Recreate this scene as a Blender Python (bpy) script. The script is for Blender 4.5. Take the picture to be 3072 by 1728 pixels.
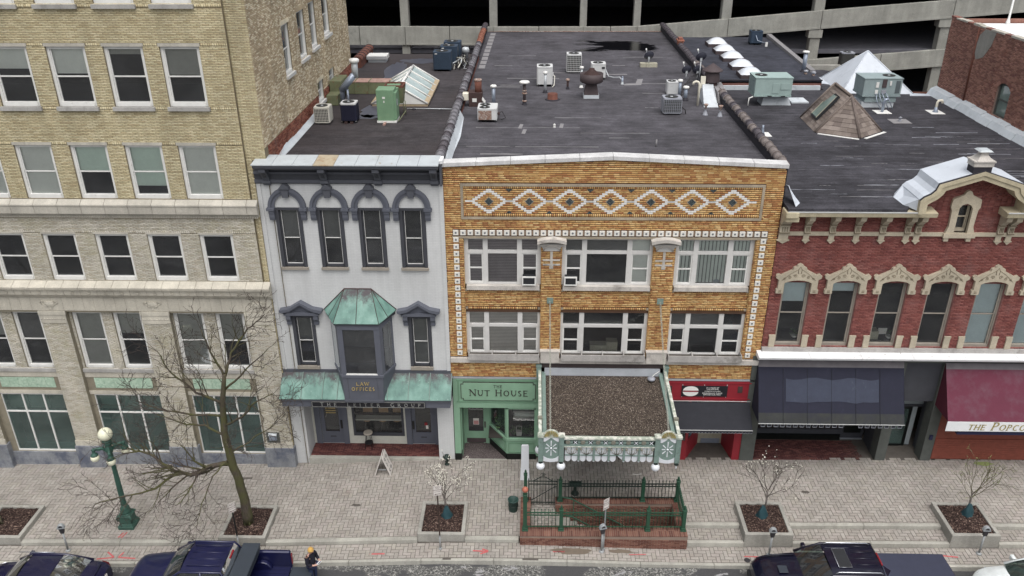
import bpy,bmesh,math,random
import numpy as np
from mathutils import Vector,Matrix
random.seed(7)
for o in list(bpy.data.objects):bpy.data.objects.remove(o)
SC=bpy.context.scene
COL=SC.collection
UNIT=1.14
# ------------------------------------------------------------------ camera
_p,_y,_r=0.45693,-0.027356,-0.004406
_fw=np.array([math.sin(_y)*math.cos(_p),math.cos(_y)*math.cos(_p),-math.sin(_p)])
_rt0=np.array([math.cos(_y),-math.sin(_y),0.0]);_up0=np.cross(_rt0,_fw)
_rt=math.cos(_r)*_rt0+math.sin(_r)*_up0
_up=-math.sin(_r)*_rt0+math.cos(_r)*_up0
CAM=np.array([0.0,-27.5,21.659])
cd=bpy.data.cameras.new('camera');cam=bpy.data.objects.new('camera',cd);COL.objects.link(cam)
cd.sensor_width=36;cd.lens=2496.1/3072*36;cd.clip_start=0.5;cd.clip_end=3000
cam.matrix_world=Matrix(((_rt[0],_up[0],-_fw[0],CAM[0]*UNIT),(_rt[1],_up[1],-_fw[1],CAM[1]*UNIT),(_rt[2],_up[2],-_fw[2],CAM[2]*UNIT),(0,0,0,1)))
SC.camera=cam
# ------------------------------------------------------------------ sky and sun (bright overcast)
W=bpy.data.worlds.new('World');SC.world=W;W.use_nodes=True
nt=W.node_tree;nt.nodes.clear()
sky=nt.nodes.new('ShaderNodeTexSky');sky.sky_type='NISHITA';sky.sun_disc=False
SUN_EL,SUN_AZ=math.radians(66),math.radians(168)
sky.sun_elevation=SUN_EL;sky.sun_rotation=SUN_AZ;sky.air_density=1.0;sky.dust_density=6.0;sky.ozone_density=1.0
hs=nt.nodes.new('ShaderNodeHueSaturation');hs.inputs['Saturation'].default_value=0.30;hs.inputs['Value'].default_value=1.0
bg=nt.nodes.new('ShaderNodeBackground');bg.inputs['Strength'].default_value=0.15
ow=nt.nodes.new('ShaderNodeOutputWorld')
nt.links.new(sky.outputs[0],hs.inputs['Color']);nt.links.new(hs.outputs[0],bg.inputs['Color']);nt.links.new(bg.outputs[0],ow.inputs['Surface'])
sl=bpy.data.lights.new('sun','SUN');sl.energy=1.1;sl.angle=math.radians(70);sl.color=(1.0,0.97,0.93)
sun=bpy.data.objects.new('sun',sl);COL.objects.link(sun)
_sd=Vector((math.sin(SUN_AZ)*math.cos(SUN_EL),math.cos(SUN_AZ)*math.cos(SUN_EL),math.sin(SUN_EL)))
sun.rotation_euler=_sd.to_track_quat('Z','Y').to_euler();sun.location=(0,-40,60)
SC.render.engine='CYCLES'
SC.view_settings.view_transform='Standard';SC.view_settings.look='None'
SC.view_settings.exposure=0.16;SC.view_settings.gamma=1.0;SC.view_settings.use_curve_mapping=False
SC.cycles.max_bounces=6;SC.cycles.diffuse_bounces=3;SC.cycles.glossy_bounces=3;SC.cycles.transparent_max_bounces=12;SC.cycles.transmission_bounces=4
# ------------------------------------------------------------------ mesh helpers
WL={}
ROT={}
class MB:
 """collects faces in world coordinates; build() links them as one mesh object"""
 def __init__(s):s.v=[];s.f=[];s.sm=[]
 def add(s,vs,fs,smooth=False):
  b=len(s.v);s.v+=[tuple(p)for p in vs];s.f+=[tuple(i+b for i in f)for f in fs];s.sm+=[smooth]*len(fs);return s
 def quad(s,a,b,c,d):return s.add([a,b,c,d],[(0,1,2,3)])
 def poly(s,pts):return s.add(pts,[tuple(range(len(pts)))])
 def box(s,x0,x1,y0,y1,z0,z1):
  return s.add([(x0,y0,z0),(x1,y0,z0),(x1,y1,z0),(x0,y1,z0),(x0,y0,z1),(x1,y0,z1),(x1,y1,z1),(x0,y1,z1)],[(0,3,2,1),(4,5,6,7),(0,1,5,4),(1,2,6,5),(2,3,7,6),(3,0,4,7)])
 def hexa(s,p):
  return s.add(p,[(0,3,2,1),(4,5,6,7),(0,1,5,4),(1,2,6,5),(2,3,7,6),(3,0,4,7)])
 def prism(s,pts,d,smooth=False):
  n=len(pts);d=Vector(d);vs=[Vector(p)for p in pts]+[Vector(p)+d for p in pts]
  b=len(s.v);s.v+=[tuple(p)for p in vs]
  s.f.append(tuple(b+i for i in range(n)));s.sm.append(False)
  s.f.append(tuple(b+n+i for i in reversed(range(n))));s.sm.append(False)
  for i in range(n):
   j=(i+1)%n;s.f.append((b+i,b+n+i,b+n+j,b+j));s.sm.append(smooth)
  return s
 def cyl(s,p0,p1,r0,r1=None,n=10,cap=True):
  if r1 is None:r1=r0
  p0=Vector(p0);p1=Vector(p1);d=(p1-p0)
  if d.length<1e-6:return s
  d.normalize();a=d.orthogonal().normalized();c=d.cross(a)
  vs=[]
  for p,r in((p0,r0),(p1,r1)):
   for i in range(n):
    t=2*math.pi*i/n;vs.append(p+a*(r*math.cos(t))+c*(r*math.sin(t)))
  fs=[(i,(i+1)%n,n+(i+1)%n,n+i)for i in range(n)]
  b=len(s.v);s.add(vs,fs,True)
  if cap:
   s.f.append(tuple(b+i for i in reversed(range(n))));s.f.append(tuple(b+n+i for i in range(n)));s.sm+=[False,False]
  return s
 def tube(s,pts,r,n=6,cap=True):
  pts=[Vector(p)for p in pts];m=len(pts);rs=r if isinstance(r,(list,tuple))else[r]*m
  vs=[];ref=None
  for k in range(m):
   d=(pts[min(k+1,m-1)]-pts[max(k-1,0)]).normalized()
   if ref is None:ref=d.orthogonal().normalized()
   a=(ref-d*ref.dot(d));
   a=a.normalized()if a.length>1e-5 else d.orthogonal().normalized()
   ref=a;c=d.cross(a)
   for i in range(n):
    t=2*math.pi*i/n;vs.append(pts[k]+a*(rs[k]*math.cos(t))+c*(rs[k]*math.sin(t)))
  fs=[]
  for k in range(m-1):
   for i in range(n):fs.append((k*n+i,k*n+(i+1)%n,(k+1)*n+(i+1)%n,(k+1)*n+i))
  b=len(s.v);s.add(vs,fs,True)
  if cap:
   s.f.append(tuple(b+i for i in reversed(range(n))));s.f.append(tuple(b+(m-1)*n+i for i in range(n)));s.sm+=[False,False]
  return s
 def lathe(s,c,prof,n=16,axis='z',smooth=True):
  c=Vector(c);vs=[]
  for r,h in prof:
   for i in range(n):
    t=2*math.pi*i/n
    q=(r*math.cos(t),r*math.sin(t),h)if axis=='z' else((r*math.cos(t),h,r*math.sin(t))if axis=='y' else(h,r*math.cos(t),r*math.sin(t)))
    vs.append(c+Vector(q))
  fs=[]
  for k in range(len(prof)-1):
   for i in range(n):fs.append((k*n+i,k*n+(i+1)%n,(k+1)*n+(i+1)%n,(k+1)*n+i))
  b=len(s.v);s.add(vs,fs,smooth)
  s.f.append(tuple(b+i for i in reversed(range(n))));s.f.append(tuple(b+(len(prof)-1)*n+i for i in range(n)));s.sm+=[False,False]
  return s
 def sphere(s,c,r,n=16,m=10,sz=1.0):
  return s.lathe(c,[(max(r*math.sin(math.pi*k/m),1e-4),-r*sz*math.cos(math.pi*k/m))for k in range(m+1)],n)
 def build(s,name,mat,parent=None,local=False,bevel=0,props=None):
  me=bpy.data.meshes.new(name)
  v=s.v
  if parent is not None and not local and parent in WL:
   ox,oy,oz=WL[parent];v=[(a-ox,b-oy,c-oz)for a,b,c in v]
  me.from_pydata(v,[],s.f)
  me.polygons.foreach_set('use_smooth',s.sm)
  me.materials.append(M(mat)if isinstance(mat,str)else mat)
  o=bpy.data.objects.new(name,me);COL.objects.link(o)
  if parent is not None:
   o.parent=parent
   if parent in WL:WL[o]=WL[parent]
  else:WL[o]=(0.0,0.0,0.0)
  if bevel:
   b=o.modifiers.new('bevel','BEVEL');b.width=bevel;b.segments=1;b.limit_method='ANGLE'
  if props:
   for k,q in props.items():o[k]=q
  return o
def tag(o,label,cat,group=None):
 o['label']=label;o['category']=cat
 if group:o['group']=group
 return o
def thing(name,loc,label,cat,group=None,rotz=0.0):
 o=bpy.data.objects.new(name,None);COL.objects.link(o);o.empty_display_size=0.3
 o.location=loc;o.rotation_euler=(0,0,rotz);WL[o]=tuple(loc)
 return tag(o,label,cat,group)
def solo(name,mb,mat,loc,label,cat,group=None,bevel=0):
 """a thing that is one mesh; its origin is put at loc"""
 ox,oy,oz=loc;mb.v=[(a-ox,b-oy,c-oz)for a,b,c in mb.v]
 o=mb.build(name,mat,None,bevel=bevel);o.location=loc;return tag(o,label,cat,group)
def struct(o):o['kind']='structure';return o
def stuff(o):o['kind']='stuff';return o
def cp(o,parent,loc=None):
 c=o.copy();COL.objects.link(c);c.parent=parent
 if loc is not None:c.location=loc
 if parent in WL:WL[c]=WL[parent]
 return c
def copy_tree(root,loc,label=None,rotz=None):
 def rec(o,par):
  c=o.copy();COL.objects.link(c);c.parent=par
  for ch in o.children:rec(ch,c)
  return c
 r=rec(root,None);r.location=loc;WL[r]=tuple(loc)
 if label:r['label']=label
 if rotz is not None:r.rotation_euler=(0,0,rotz)
 return r
def depth(p):
 return float((np.array(p)-CAM)@_fw)
def sub_int(a,b,cuts):
 out=[(a,b)]
 for c,d in cuts:
  nx=[]
  for p,q in out:
   if d<=p or c>=q:nx.append((p,q));continue
   if c>p:nx.append((p,c))
   if d<q:nx.append((d,q))
  out=nx
 return[(p,q)for p,q in out if q-p>0.012]
def brick_wall(parent,mat,O,U,V,rect,holes,course,blen,joint=0.010,vjoint=None,proud=0.012,name='brick',seed=1,pick=300,offs=0.5,jit=0.003,piece_level=None):
 """real bricks on the plane O + u U + v V (normal U x V): the nearest whole ones are objects of their own, the rest are one joined part"""
 rnd=random.Random(seed);vjoint=joint if vjoint is None else vjoint
 O=np.array(O,float);U=np.array(U,float);V=np.array(V,float);N=np.cross(U,V)
 u0,u1,v0,v1=rect;rows=int(round((v1-v0)/course));items=[]
 for k in range(rows):
  za,zb=v0+k*course,v0+(k+1)*course;zc=(za+zb)/2
  cuts=[(h[0],h[1])for h in holes if h[2]<zc<h[3]]
  ph=(k*offs)%1.0 if offs>=0 else rnd.random()
  for a,b in sub_int(u0,u1,cuts):
   x=math.floor((a-u0)/blen-ph)*blen+u0+ph*blen
   while x<b:
    p,q=max(x,a),min(x+blen,b)
    if q-p>0.03:items.append((p+vjoint/2,q-vjoint/2,za+joint/2,zb-joint/2,q-p>blen*0.99))
    x+=blen
 if not items:return
 arr=np.array([i[:4]for i in items]);full=np.array([i[4]for i in items])
 cen=O+np.outer((arr[:,0]+arr[:,1])/2,U)+np.outer((arr[:,2]+arr[:,3])/2,V)
 dep=(cen-CAM)@_fw;order=np.argsort(np.where(full,dep,1e9))
 npick=min(pick,int(full.sum()));chosen=set(order[:npick].tolist())
 off=np.array(WL.get(parent,(0,0,0)))
 if npick:
  bw,bh=blen-vjoint,course-joint
  m=MB();c=[]
  for w in(0,1):
   for du,dv in((-1,-1),(1,-1),(1,1),(-1,1)):
    e=0.003*w
    c.append(tuple(U*(du*(bw/2-e))+V*(dv*(bh/2-e))+N*(proud*w)))
  m.add(c,[(4,5,6,7),(0,1,5,4),(1,2,6,5),(2,3,7,6),(3,0,4,7)])
  first=None
  for i in order[:npick]:
   loc=cen[i]-off+N*rnd.uniform(-jit,jit)
   if first is None:
    first=m.build(name,mat,parent,local=True);first.location=loc
   else:cp(first,parent,loc)
 rest=[i for i in range(len(items))if i not in chosen]
 if rest:
  a=arr[rest];n=len(a);pr=proud+np.array([rnd.uniform(-jit,jit)for _ in range(n)])
  e=0.003
  P=np.zeros((n,8,3))
  cu=[(0,2),(1,2),(1,3),(0,3)]
  for w in(0,1):
   for j,(iu,iv)in enumerate(cu):
    uu=a[:,iu]+(e if iu==0 else-e)*w;vv=a[:,iv]+(e if iv==2 else-e)*w
    P[:,w*4+j,:]=O+np.outer(uu,U)+np.outer(vv,V)+np.outer(pr*w,N)
  P=(P.reshape(-1,3)-off)
  base=np.array([(4,5,6,7),(0,1,5,4),(1,2,6,5),(2,3,7,6),(3,0,4,7)])
  Fc=(base[None]+(np.arange(n)*8)[:,None,None]).reshape(-1,4)
  me=bpy.data.meshes.new(name+'s');me.vertices.add(len(P));me.vertices.foreach_set('co',P.ravel())
  me.loops.add(Fc.size);me.loops.foreach_set('vertex_index',Fc.ravel().astype(np.int32))
  me.polygons.add(len(Fc));me.polygons.foreach_set('loop_start',np.arange(0,Fc.size,4,dtype=np.int32))
  me.polygons.foreach_set('loop_total',np.full(len(Fc),4,dtype=np.int32));me.update(calc_edges=True)
  me.materials.append(M(mat));o=bpy.data.objects.new(name+'_courses',me);COL.objects.link(o);o.parent=parent;o['kind']='stuff'
def sheet(parent,mat,name,O,U,V,rect,holes,reveal=0.2):
 """a wall face with openings, each opening with its four reveals running inwards"""
 O=Vector(O);U=Vector(U);V=Vector(V);N=U.cross(V)
 us=sorted({rect[0],rect[1],*[min(max(h[i],rect[0]),rect[1])for h in holes for i in(0,1)]})
 vs=sorted({rect[2],rect[3],*[min(max(h[i],rect[2]),rect[3])for h in holes for i in(2,3)]})
 m=MB();P=lambda u,v,w=0:O+U*u+V*v-N*w
 for j in range(len(vs)-1):
  run=None
  for i in range(len(us)-1):
   uc,vc=(us[i]+us[i+1])/2,(vs[j]+vs[j+1])/2
   inside=any(h[0]<uc<h[1]and h[2]<vc<h[3]for h in holes)
   if not inside:
    run=(run[0],us[i+1])if run else(us[i],us[i+1])
   if run and(inside or i==len(us)-2):
    m.quad(P(run[0],vs[j]),P(run[1],vs[j]),P(run[1],vs[j+1]),P(run[0],vs[j+1]));run=None
 for h in holes:
  a,b,c,d=h[:4];r=h[4]if len(h)>4 else reveal
  if r<=0:continue
  m.quad(P(a,c),P(a,d),P(a,d,r),P(a,c,r));m.quad(P(b,d),P(b,c),P(b,c,r),P(b,d,r))
  m.quad(P(a,d),P(b,d),P(b,d,r),P(a,d,r));m.quad(P(b,c),P(a,c),P(a,c,r),P(b,c,r))
 return m.build(name,mat,parent)
XA,YA,ZA=(1,0,0),(0,1,0),(0,0,1)
def text(parent,s,loc,size,mat,name='lettering',ext=0.01,rx=90,rz=0,align='CENTER',sx=1.0,spacing=1.0,font_scale=None,bold=0.0):
 cu=bpy.data.curves.new(name,'FONT');cu.body=s;cu.size=size;cu.extrude=ext;cu.align_x=align;cu.align_y='CENTER';cu.space_character=spacing;cu.offset=bold
 o=bpy.data.objects.new('tmp_text',cu);COL.objects.link(o)
 dg=bpy.context.evaluated_depsgraph_get();dg.update()
 me=bpy.data.meshes.new_from_object(o.evaluated_get(dg));COL.objects.unlink(o);bpy.data.objects.remove(o)
 me.materials.clear();me.materials.append(M(mat));me.transform(Matrix.Diagonal((sx,1,1,1)))
 t=bpy.data.objects.new(name,me);COL.objects.link(t);t.rotation_euler=(math.radians(rx),0,math.radians(rz))
 if parent is not None:
  t.parent=parent;w=WL.get(parent,(0,0,0));t.location=(loc[0]-w[0],loc[1]-w[1],loc[2]-w[2])
 else:t.location=loc
 return t
 # ------------------------------------------------------------------ procedural materials
def S(r,g,b):
 f=lambda c:(c/255/12.92)if c/255<=0.04045 else((c/255+0.055)/1.055)**2.4
 r,g,b=f(r),f(g),f(b);l=.3*r+.59*g+.11*b;k=.17
 return(r+(l-r)*k,g+(l-g)*k,b+(l-b)*k,1.0)
class NT:
 def __init__(s,name):
  s.m=bpy.data.materials.new(name);s.m.use_nodes=True;s.t=s.m.node_tree;s.t.nodes.clear()
  s.out=s.t.nodes.new('ShaderNodeOutputMaterial');s.b=s.t.nodes.new('ShaderNodeBsdfPrincipled');s.l(s.b.outputs[0],s.out.inputs[0])
  s._tc=None
 def n(s,ty,**kw):
  x=s.t.nodes.new('ShaderNode'+ty)
  for k,v in kw.items():
   if k in x.inputs:x.inputs[k].default_value=v
   else:setattr(x,k,v)
  return x
 def l(s,a,b):s.t.links.new(a,b)
 def co(s,scale=(1,1,1),rot=(0,0,0)):
  if s._tc is None:s._tc=s.n('TexCoord')
  mp=s.n('Mapping');mp.inputs['Scale'].default_value=scale;mp.inputs['Rotation'].default_value=rot
  s.l(s._tc.outputs['Object'],mp.inputs['Vector']);return mp.outputs[0]
 def noise(s,scale,detail=4,rough=0.6,vec=None,dist=0.0):
  x=s.n('TexNoise');x.inputs['Scale'].default_value=scale;x.inputs['Detail'].default_value=detail;x.inputs['Roughness'].default_value=rough;x.inputs['Distortion'].default_value=dist
  s.l(vec if vec is not None else s.co(),x.inputs['Vector']);return x.outputs['Fac']
 def ramp(s,fac,stops,interp='LINEAR'):
  r=s.n('ValToRGB');r.color_ramp.interpolation=interp;e=r.color_ramp.elements
  while len(e)<len(stops):e.new(0.5)
  for i,(p,c)in enumerate(stops):e[i].position=p;e[i].color=c if len(c)==4 else(*c,1)
  s.l(fac,r.inputs[0]);return r.outputs[0]
 def mul(s,a,b,fac=1.0,mode='MULTIPLY'):
  x=s.n('MixRGB',blend_type=mode);x.inputs[0].default_value=fac if not hasattr(fac,'links')else 1
  if hasattr(fac,'links'):s.l(fac,x.inputs[0])
  for k,q in((1,a),(2,b)):
   if hasattr(q,'links'):s.l(q,x.inputs[k])
   else:x.inputs[k].default_value=q
  return x.outputs[0]
 def math(s,op,a,b=0.0):
  x=s.n('Math',operation=op)
  for k,q in((0,a),(1,b)):
   if hasattr(q,'links'):s.l(q,x.inputs[k])
   else:x.inputs[k].default_value=q
  return x.outputs[0]
 def grey(s,fac,lo,hi,p0=0.3,p1=0.7):return s.ramp(fac,[(p0,(lo,lo,lo)),(p1,(hi,hi,hi))])
 def bump(s,h,strength=0.3,dist=0.01):
  x=s.n('Bump');x.inputs['Strength'].default_value=strength;x.inputs['Distance'].default_value=dist;s.l(h,x.inputs['Height']);s.l(x.outputs[0],s.b.inputs['Normal'])
 def fin(s,col,rough=0.7,metal=0.0,spec=0.4):
  if hasattr(col,'links'):s.l(col,s.b.inputs['Base Color'])
  else:s.b.inputs['Base Color'].default_value=col
  if hasattr(rough,'links'):s.l(rough,s.b.inputs['Roughness'])
  else:s.b.inputs['Roughness'].default_value=rough
  s.b.inputs['Metallic'].default_value=metal;s.b.inputs['Specular IOR Level'].default_value=spec;return s.m
def plain(nm,c,rough=0.7,var=0.16,scale=2.5,metal=0.0,bump=0.0,bscale=50,dirt=None,dirt_amt=(0.52,0.70),streak=False,spec=0.4,fine=0.10,dscale=None):
 t=NT(nm);col=t.mul(c,t.grey(t.noise(scale,5,0.65),1-var,1+var*0.5))
 if fine:col=t.mul(col,t.grey(t.noise(70,3,0.7),1-fine,1+fine))
 if dirt is not None:
  v=t.co((1,1,0.12))if streak else t.co()
  f=t.noise(dscale or scale*1.7,6,0.7,v);col=t.mul(col,dirt,t.ramp(f,[(dirt_amt[0],(0,0,0)),(dirt_amt[1],(1,1,1))]),'MIX')
 if bump:t.bump(t.noise(bscale,4,0.7),bump)
 return t.fin(col,rough,metal,spec)
def brick(nm,cols,rough=0.85,stain=None,stain_amt=(0.55,0.75),var=0.18,scale=0.7,zone=None):
 t=NT(nm);g=t.n('NewGeometry');oi=t.n('ObjectInfo')
 r=t.math('FRACT',t.math('ADD',g.outputs['Random Per Island'],oi.outputs['Random']))
 k=len(cols);col=t.ramp(r,[((i+0.0)/k,c)for i,c in enumerate(cols)],'CONSTANT')
 wn=t.noise(scale,5,0.65)
 gm=t.n('NewGeometry')
 wx=t.n('TexNoise');wx.inputs['Scale'].default_value=scale;wx.inputs['Detail'].default_value=6;wx.inputs['Roughness'].default_value=0.65;t.l(gm.outputs['Position'],wx.inputs['Vector'])
 col=t.mul(col,t.grey(wx.outputs['Fac'],1-var,1+var*0.6))
 fx=t.n('TexNoise');fx.inputs['Scale'].default_value=45;fx.inputs['Detail'].default_value=3;t.l(gm.outputs['Position'],fx.inputs['Vector'])
 col=t.mul(col,t.grey(fx.outputs['Fac'],0.86,1.1))
 mpz=t.n('Mapping');mpz.inputs['Scale'].default_value=(1.1,1.1,.13);t.l(gm.outputs['Position'],mpz.inputs['Vector'])
 vs=t.n('TexNoise');vs.inputs['Scale'].default_value=1.3;vs.inputs['Detail'].default_value=6;vs.inputs['Roughness'].default_value=.68;t.l(mpz.outputs[0],vs.inputs['Vector'])
 col=t.mul(col,t.grey(vs.outputs['Fac'],.80,1.06,.30,.62))
 if stain is not None:
  sx=t.n('TexNoise');sx.inputs['Scale'].default_value=scale*1.3;sx.inputs['Detail'].default_value=7;sx.inputs['Roughness'].default_value=0.7;t.l(gm.outputs['Position'],sx.inputs['Vector'])
  col=t.mul(col,stain,t.ramp(sx.outputs['Fac'],[(stain_amt[0],(0,0,0)),(stain_amt[1],(1,1,1))]),'MIX')
 t.bump(fx.outputs['Fac'],0.15,0.004)
 return t.fin(col,rough,0,0.3)
def glass(nm,tint=(0.97,0.99,0.98),k=1.0,painted_haze=.07,dc=(.30,.31,.33)):  # diffuse film painted over the glass in place of grey reflections; teal in green_glass
 t=NT(nm);t.t.nodes.remove(t.b);tr=t.n('BsdfTransparent');tr.inputs[0].default_value=(*tint,1)
 gl=t.n('BsdfGlossy');gl.inputs['Roughness'].default_value=0.03;gl.inputs['Color'].default_value=(0.9,0.93,0.95,1)
 nz=t.n('TexNoise');nz.inputs['Scale'].default_value=1.6;nz.inputs['Detail'].default_value=2;t.l(t.co(),nz.inputs['Vector'])
 bp=t.n('Bump');bp.inputs['Strength'].default_value=0.06;bp.inputs['Distance'].default_value=0.05;t.l(nz.outputs[0],bp.inputs['Height']);t.l(bp.outputs[0],gl.inputs['Normal'])
 fr=t.n('Fresnel');fr.inputs[0].default_value=1.5
 f=t.math('MINIMUM',t.math('MULTIPLY',fr.outputs[0],1.6*k),1.0)
 mx=t.n('MixShader');t.l(f,mx.inputs[0]);t.l(tr.outputs[0],mx.inputs[1]);t.l(gl.outputs[0],mx.inputs[2]);df=t.n('BsdfDiffuse');df.inputs[0].default_value=(*dc,1);m2=t.n('MixShader');dn=t.ramp(t.noise(.9,4,.6),[(.3,(painted_haze*.6,)*3),(.75,(painted_haze*1.5,)*3)]);t.l(dn,m2.inputs[0]);t.l(mx.outputs[0],m2.inputs[1]);t.l(df.outputs[0],m2.inputs[2]);t.l(m2.outputs[0],t.out.inputs[0]);return t.m
def roofing(nm,c,streak=0.5,patch=0.35,warm=None,wet=None):
 t=NT(nm)
 col=t.mul(c,t.grey(t.noise(0.45,8,0.7),0.66,1.34,.36,.64));col=t.mul(col,t.grey(t.noise(2.6,7,0.72,t.co((.7,1.3,1))),.72,1.26,.36,.64))
 if warm is not None:col=t.mul(col,warm,t.ramp(t.noise(0.22,4,0.6),[(0.45,(0,0,0)),(0.62,(1,1,1))]),'MIX')
 col=t.mul(col,t.grey(t.noise(24,5,0.85),0.60,1.40,0.34,0.66))
 sv=t.noise(1.0,5,0.62,t.co((0.30,4.2,1)))
 area=t.grey(t.noise(0.35,3,0.6),0,1,0.42,0.60)
 sf=t.mul(t.ramp(sv,[(0.52,(0,0,0)),(0.66,(1,1,1))]),area);sf=t.mul(sf,t.grey(t.noise(14,4,.8),0,1,.42,.6))
 pale=tuple(min(1,q*2.6+0.03)for q in c[:3])+(1,)
 col=t.mul(col,pale,t.mul(sf,(streak,streak,streak,1)),'MIX')
 lap=t.n('TexWave',wave_type='BANDS',bands_direction='Y');lap.inputs['Scale'].default_value=0.33;lap.inputs['Distortion'].default_value=0.15;t.l(t.co(),lap.inputs['Vector'])
 col=t.mul(col,t.ramp(lap.outputs['Fac'],[(0.0,(0.72,0.72,0.72)),(0.035,(1,1,1))]),0.8)
 if wet is not None:
  (x0,x1,y0,y1)=wet;sp=t.n('SeparateXYZ');t.l(t._tc.outputs['Object'],sp.inputs[0])
  fx=t.math('SUBTRACT',1.0,t.math('ABSOLUTE',t.math('DIVIDE',t.math('SUBTRACT',sp.outputs[0],(x0+x1)/2),(x1-x0)/2)))
  fy=t.math('SUBTRACT',1.0,t.math('ABSOLUTE',t.math('DIVIDE',t.math('SUBTRACT',sp.outputs[1],(y0+y1)/2),(y1-y0)/2)))
  f=t.math('ADD',t.math('MINIMUM',fx,fy),t.math('MULTIPLY',t.noise(0.8,6,0.66,t.co((0.45,1.5,1))),2.2))
  w=t.ramp(f,[(0.0,(0,0,0)),(1.0,(1,1,1))]);w=t.ramp(t.math('MULTIPLY',f,.5),[(.78,(0,0,0)),(.84,(1,1,1))])
  col=t.mul(col,(0.006,0.006,0.008,1),w,'MIX');rg=t.ramp(w,[(0,(0.85,)*3),(1,(0.12,)*3)])
  t.bump(t.noise(60,4,0.7),0.25,0.01);return t.fin(col,rg,0,0.35)
 t.bump(t.noise(60,4,0.7),0.3,0.01)
 return t.fin(col,0.88,0,0.25)
def copper(nm):
 t=NT(nm)
 pat=t.ramp(t.noise(1.3,5,0.6,t.co((1.4,1.4,0.5))),[(0.30,S(74,112,104)),(0.5,S(98,142,130)),(0.72,S(126,166,154))])
 gen=t._tc.outputs['Generated'];sp=t.n('SeparateXYZ');t.l(gen,sp.inputs[0])
 f=t.math('ADD',t.math('MULTIPLY',sp.outputs[2],0.9),t.math('MULTIPLY',t.math('SUBTRACT',t.noise(1.6,6,0.68,t.co((2.2,2.2,0.45))),0.5),1.5))
 f=t.math('ADD',f,t.math('MULTIPLY',t.math('SUBTRACT',t.noise(90,2,0.6),0.5),0.5))
 col=t.mul(pat,S(72,66,70),t.ramp(f,[(0.52,(0,0,0)),(0.92,(1,1,1))]),'MIX')
 col=t.mul(col,(0.75,0.8,0.8,1),t.ramp(t.noise(30,2,0.6),[(0.735,(0,0,0)),(0.75,(1,1,1))]),'MIX')
 return t.fin(col,0.55,0.0,0.4)
def painted_brick(nm,c):
 t=NT(nm);b=t.n('TexBrick');b.inputs['Scale'].default_value=1;b.inputs['Brick Width'].default_value=.2;b.inputs['Row Height'].default_value=.066;b.inputs['Mortar Size'].default_value=.006;b.inputs['Color1'].default_value=(1,1,1,1);b.inputs['Color2'].default_value=(.955,.955,.955,1);b.inputs['Mortar'].default_value=(.86,.86,.87,1);t.l(t.co(rot=(math.pi/2,0,0)),b.inputs['Vector'])
 col=t.mul(t.mul(c,b.outputs['Color']),t.grey(t.noise(1.1,6,.68,t.co((1,1,.16))),.88,1.04,.34,.62));col=t.mul(col,t.grey(t.noise(.5,5,.65),.94,1.04));t.bump(b.outputs['Fac'],-.25,.006);return t.fin(col,.75)
def speck(nm,stops,scale,rough=0.9,bump=0.5,big=0.0,vor=True):
 t=NT(nm)
 if vor:
  v=t.n('TexVoronoi');v.inputs['Scale'].default_value=scale;t.l(t.co(),v.inputs['Vector'])
  wn=t.n('SeparateColor');t.l(v.outputs['Color'],wn.inputs[0]);f=wn.outputs[0]
 else:f=t.noise(scale,3,0.8)
 col=t.ramp(f,stops)
 if big:col=t.mul(col,t.grey(t.noise(0.5,5,0.65),1-big,1+big))
 t.bump(f,bump,0.02);return t.fin(col,rough,0,0.2)
def concrete(nm,c,stain=None,amt=(0.55,0.75)):
 t=NT(nm);col=t.mul(c,t.grey(t.noise(0.8,6,0.65),0.80,1.14));col=t.mul(col,t.grey(t.noise(25,5,0.75),0.82,1.14))
 col=t.mul(col,t.grey(t.noise(1.2,5,0.7,t.co((1.5,1.5,0.2))),0.82,1.08))
 if stain is not None:col=t.mul(col,stain,t.ramp(t.noise(1.1,7,0.72),[(amt[0],(0,0,0)),(amt[1],(1,1,1))]),'MIX')
 t.bump(t.noise(80,4,0.7),0.2,0.006);return t.fin(col,0.9,0,0.25)
def asphalt(nm):
 t=NT(nm)
 v=t.n('TexVoronoi');v.inputs['Scale'].default_value=26;t.l(t.co(),v.inputs['Vector']);sc=t.n('SeparateColor');t.l(v.outputs['Color'],sc.inputs[0])
 agg=t.ramp(sc.outputs[0],[(0.0,S(58,58,58)),(0.5,S(92,92,90)),(0.85,S(128,128,124)),(1.0,S(165,163,158))])
 slick=t.mul(S(72,72,74),t.grey(t.noise(20,3,0.6),0.85,1.15))
 big=t.ramp(t.noise(0.55,6,0.62,t.co((0.7,1.2,1))),[(0.50,(0,0,0)),(0.535,(1,1,1))])
 col=t.mul(agg,slick,big,'MIX')
 pale=t.ramp(t.noise(0.9,6,0.66,t.co((0.8,1.6,1))),[(0.615,(0,0,0)),(0.63,(1,1,1))])
 col=t.mul(col,t.mul(S(150,150,152),t.grey(t.noise(30,3,0.6),0.8,1.1)),pale,'MIX')
 t.bump(sc.outputs[0],0.4,0.01);return t.fin(col,0.8,0,0.3)
def paint(nm,c,rough=0.25,coat=0.6,metal=0.2):
 t=NT(nm);oi=t.n('ObjectInfo')
 col=t.mul(c,t.grey(t.noise(3,4,0.6),0.86,1.12));t.fin(col,rough,metal,0.5)
 t.b.inputs['Coat Weight'].default_value=coat;t.b.inputs['Coat Roughness'].default_value=0.08;return t.m
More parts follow.
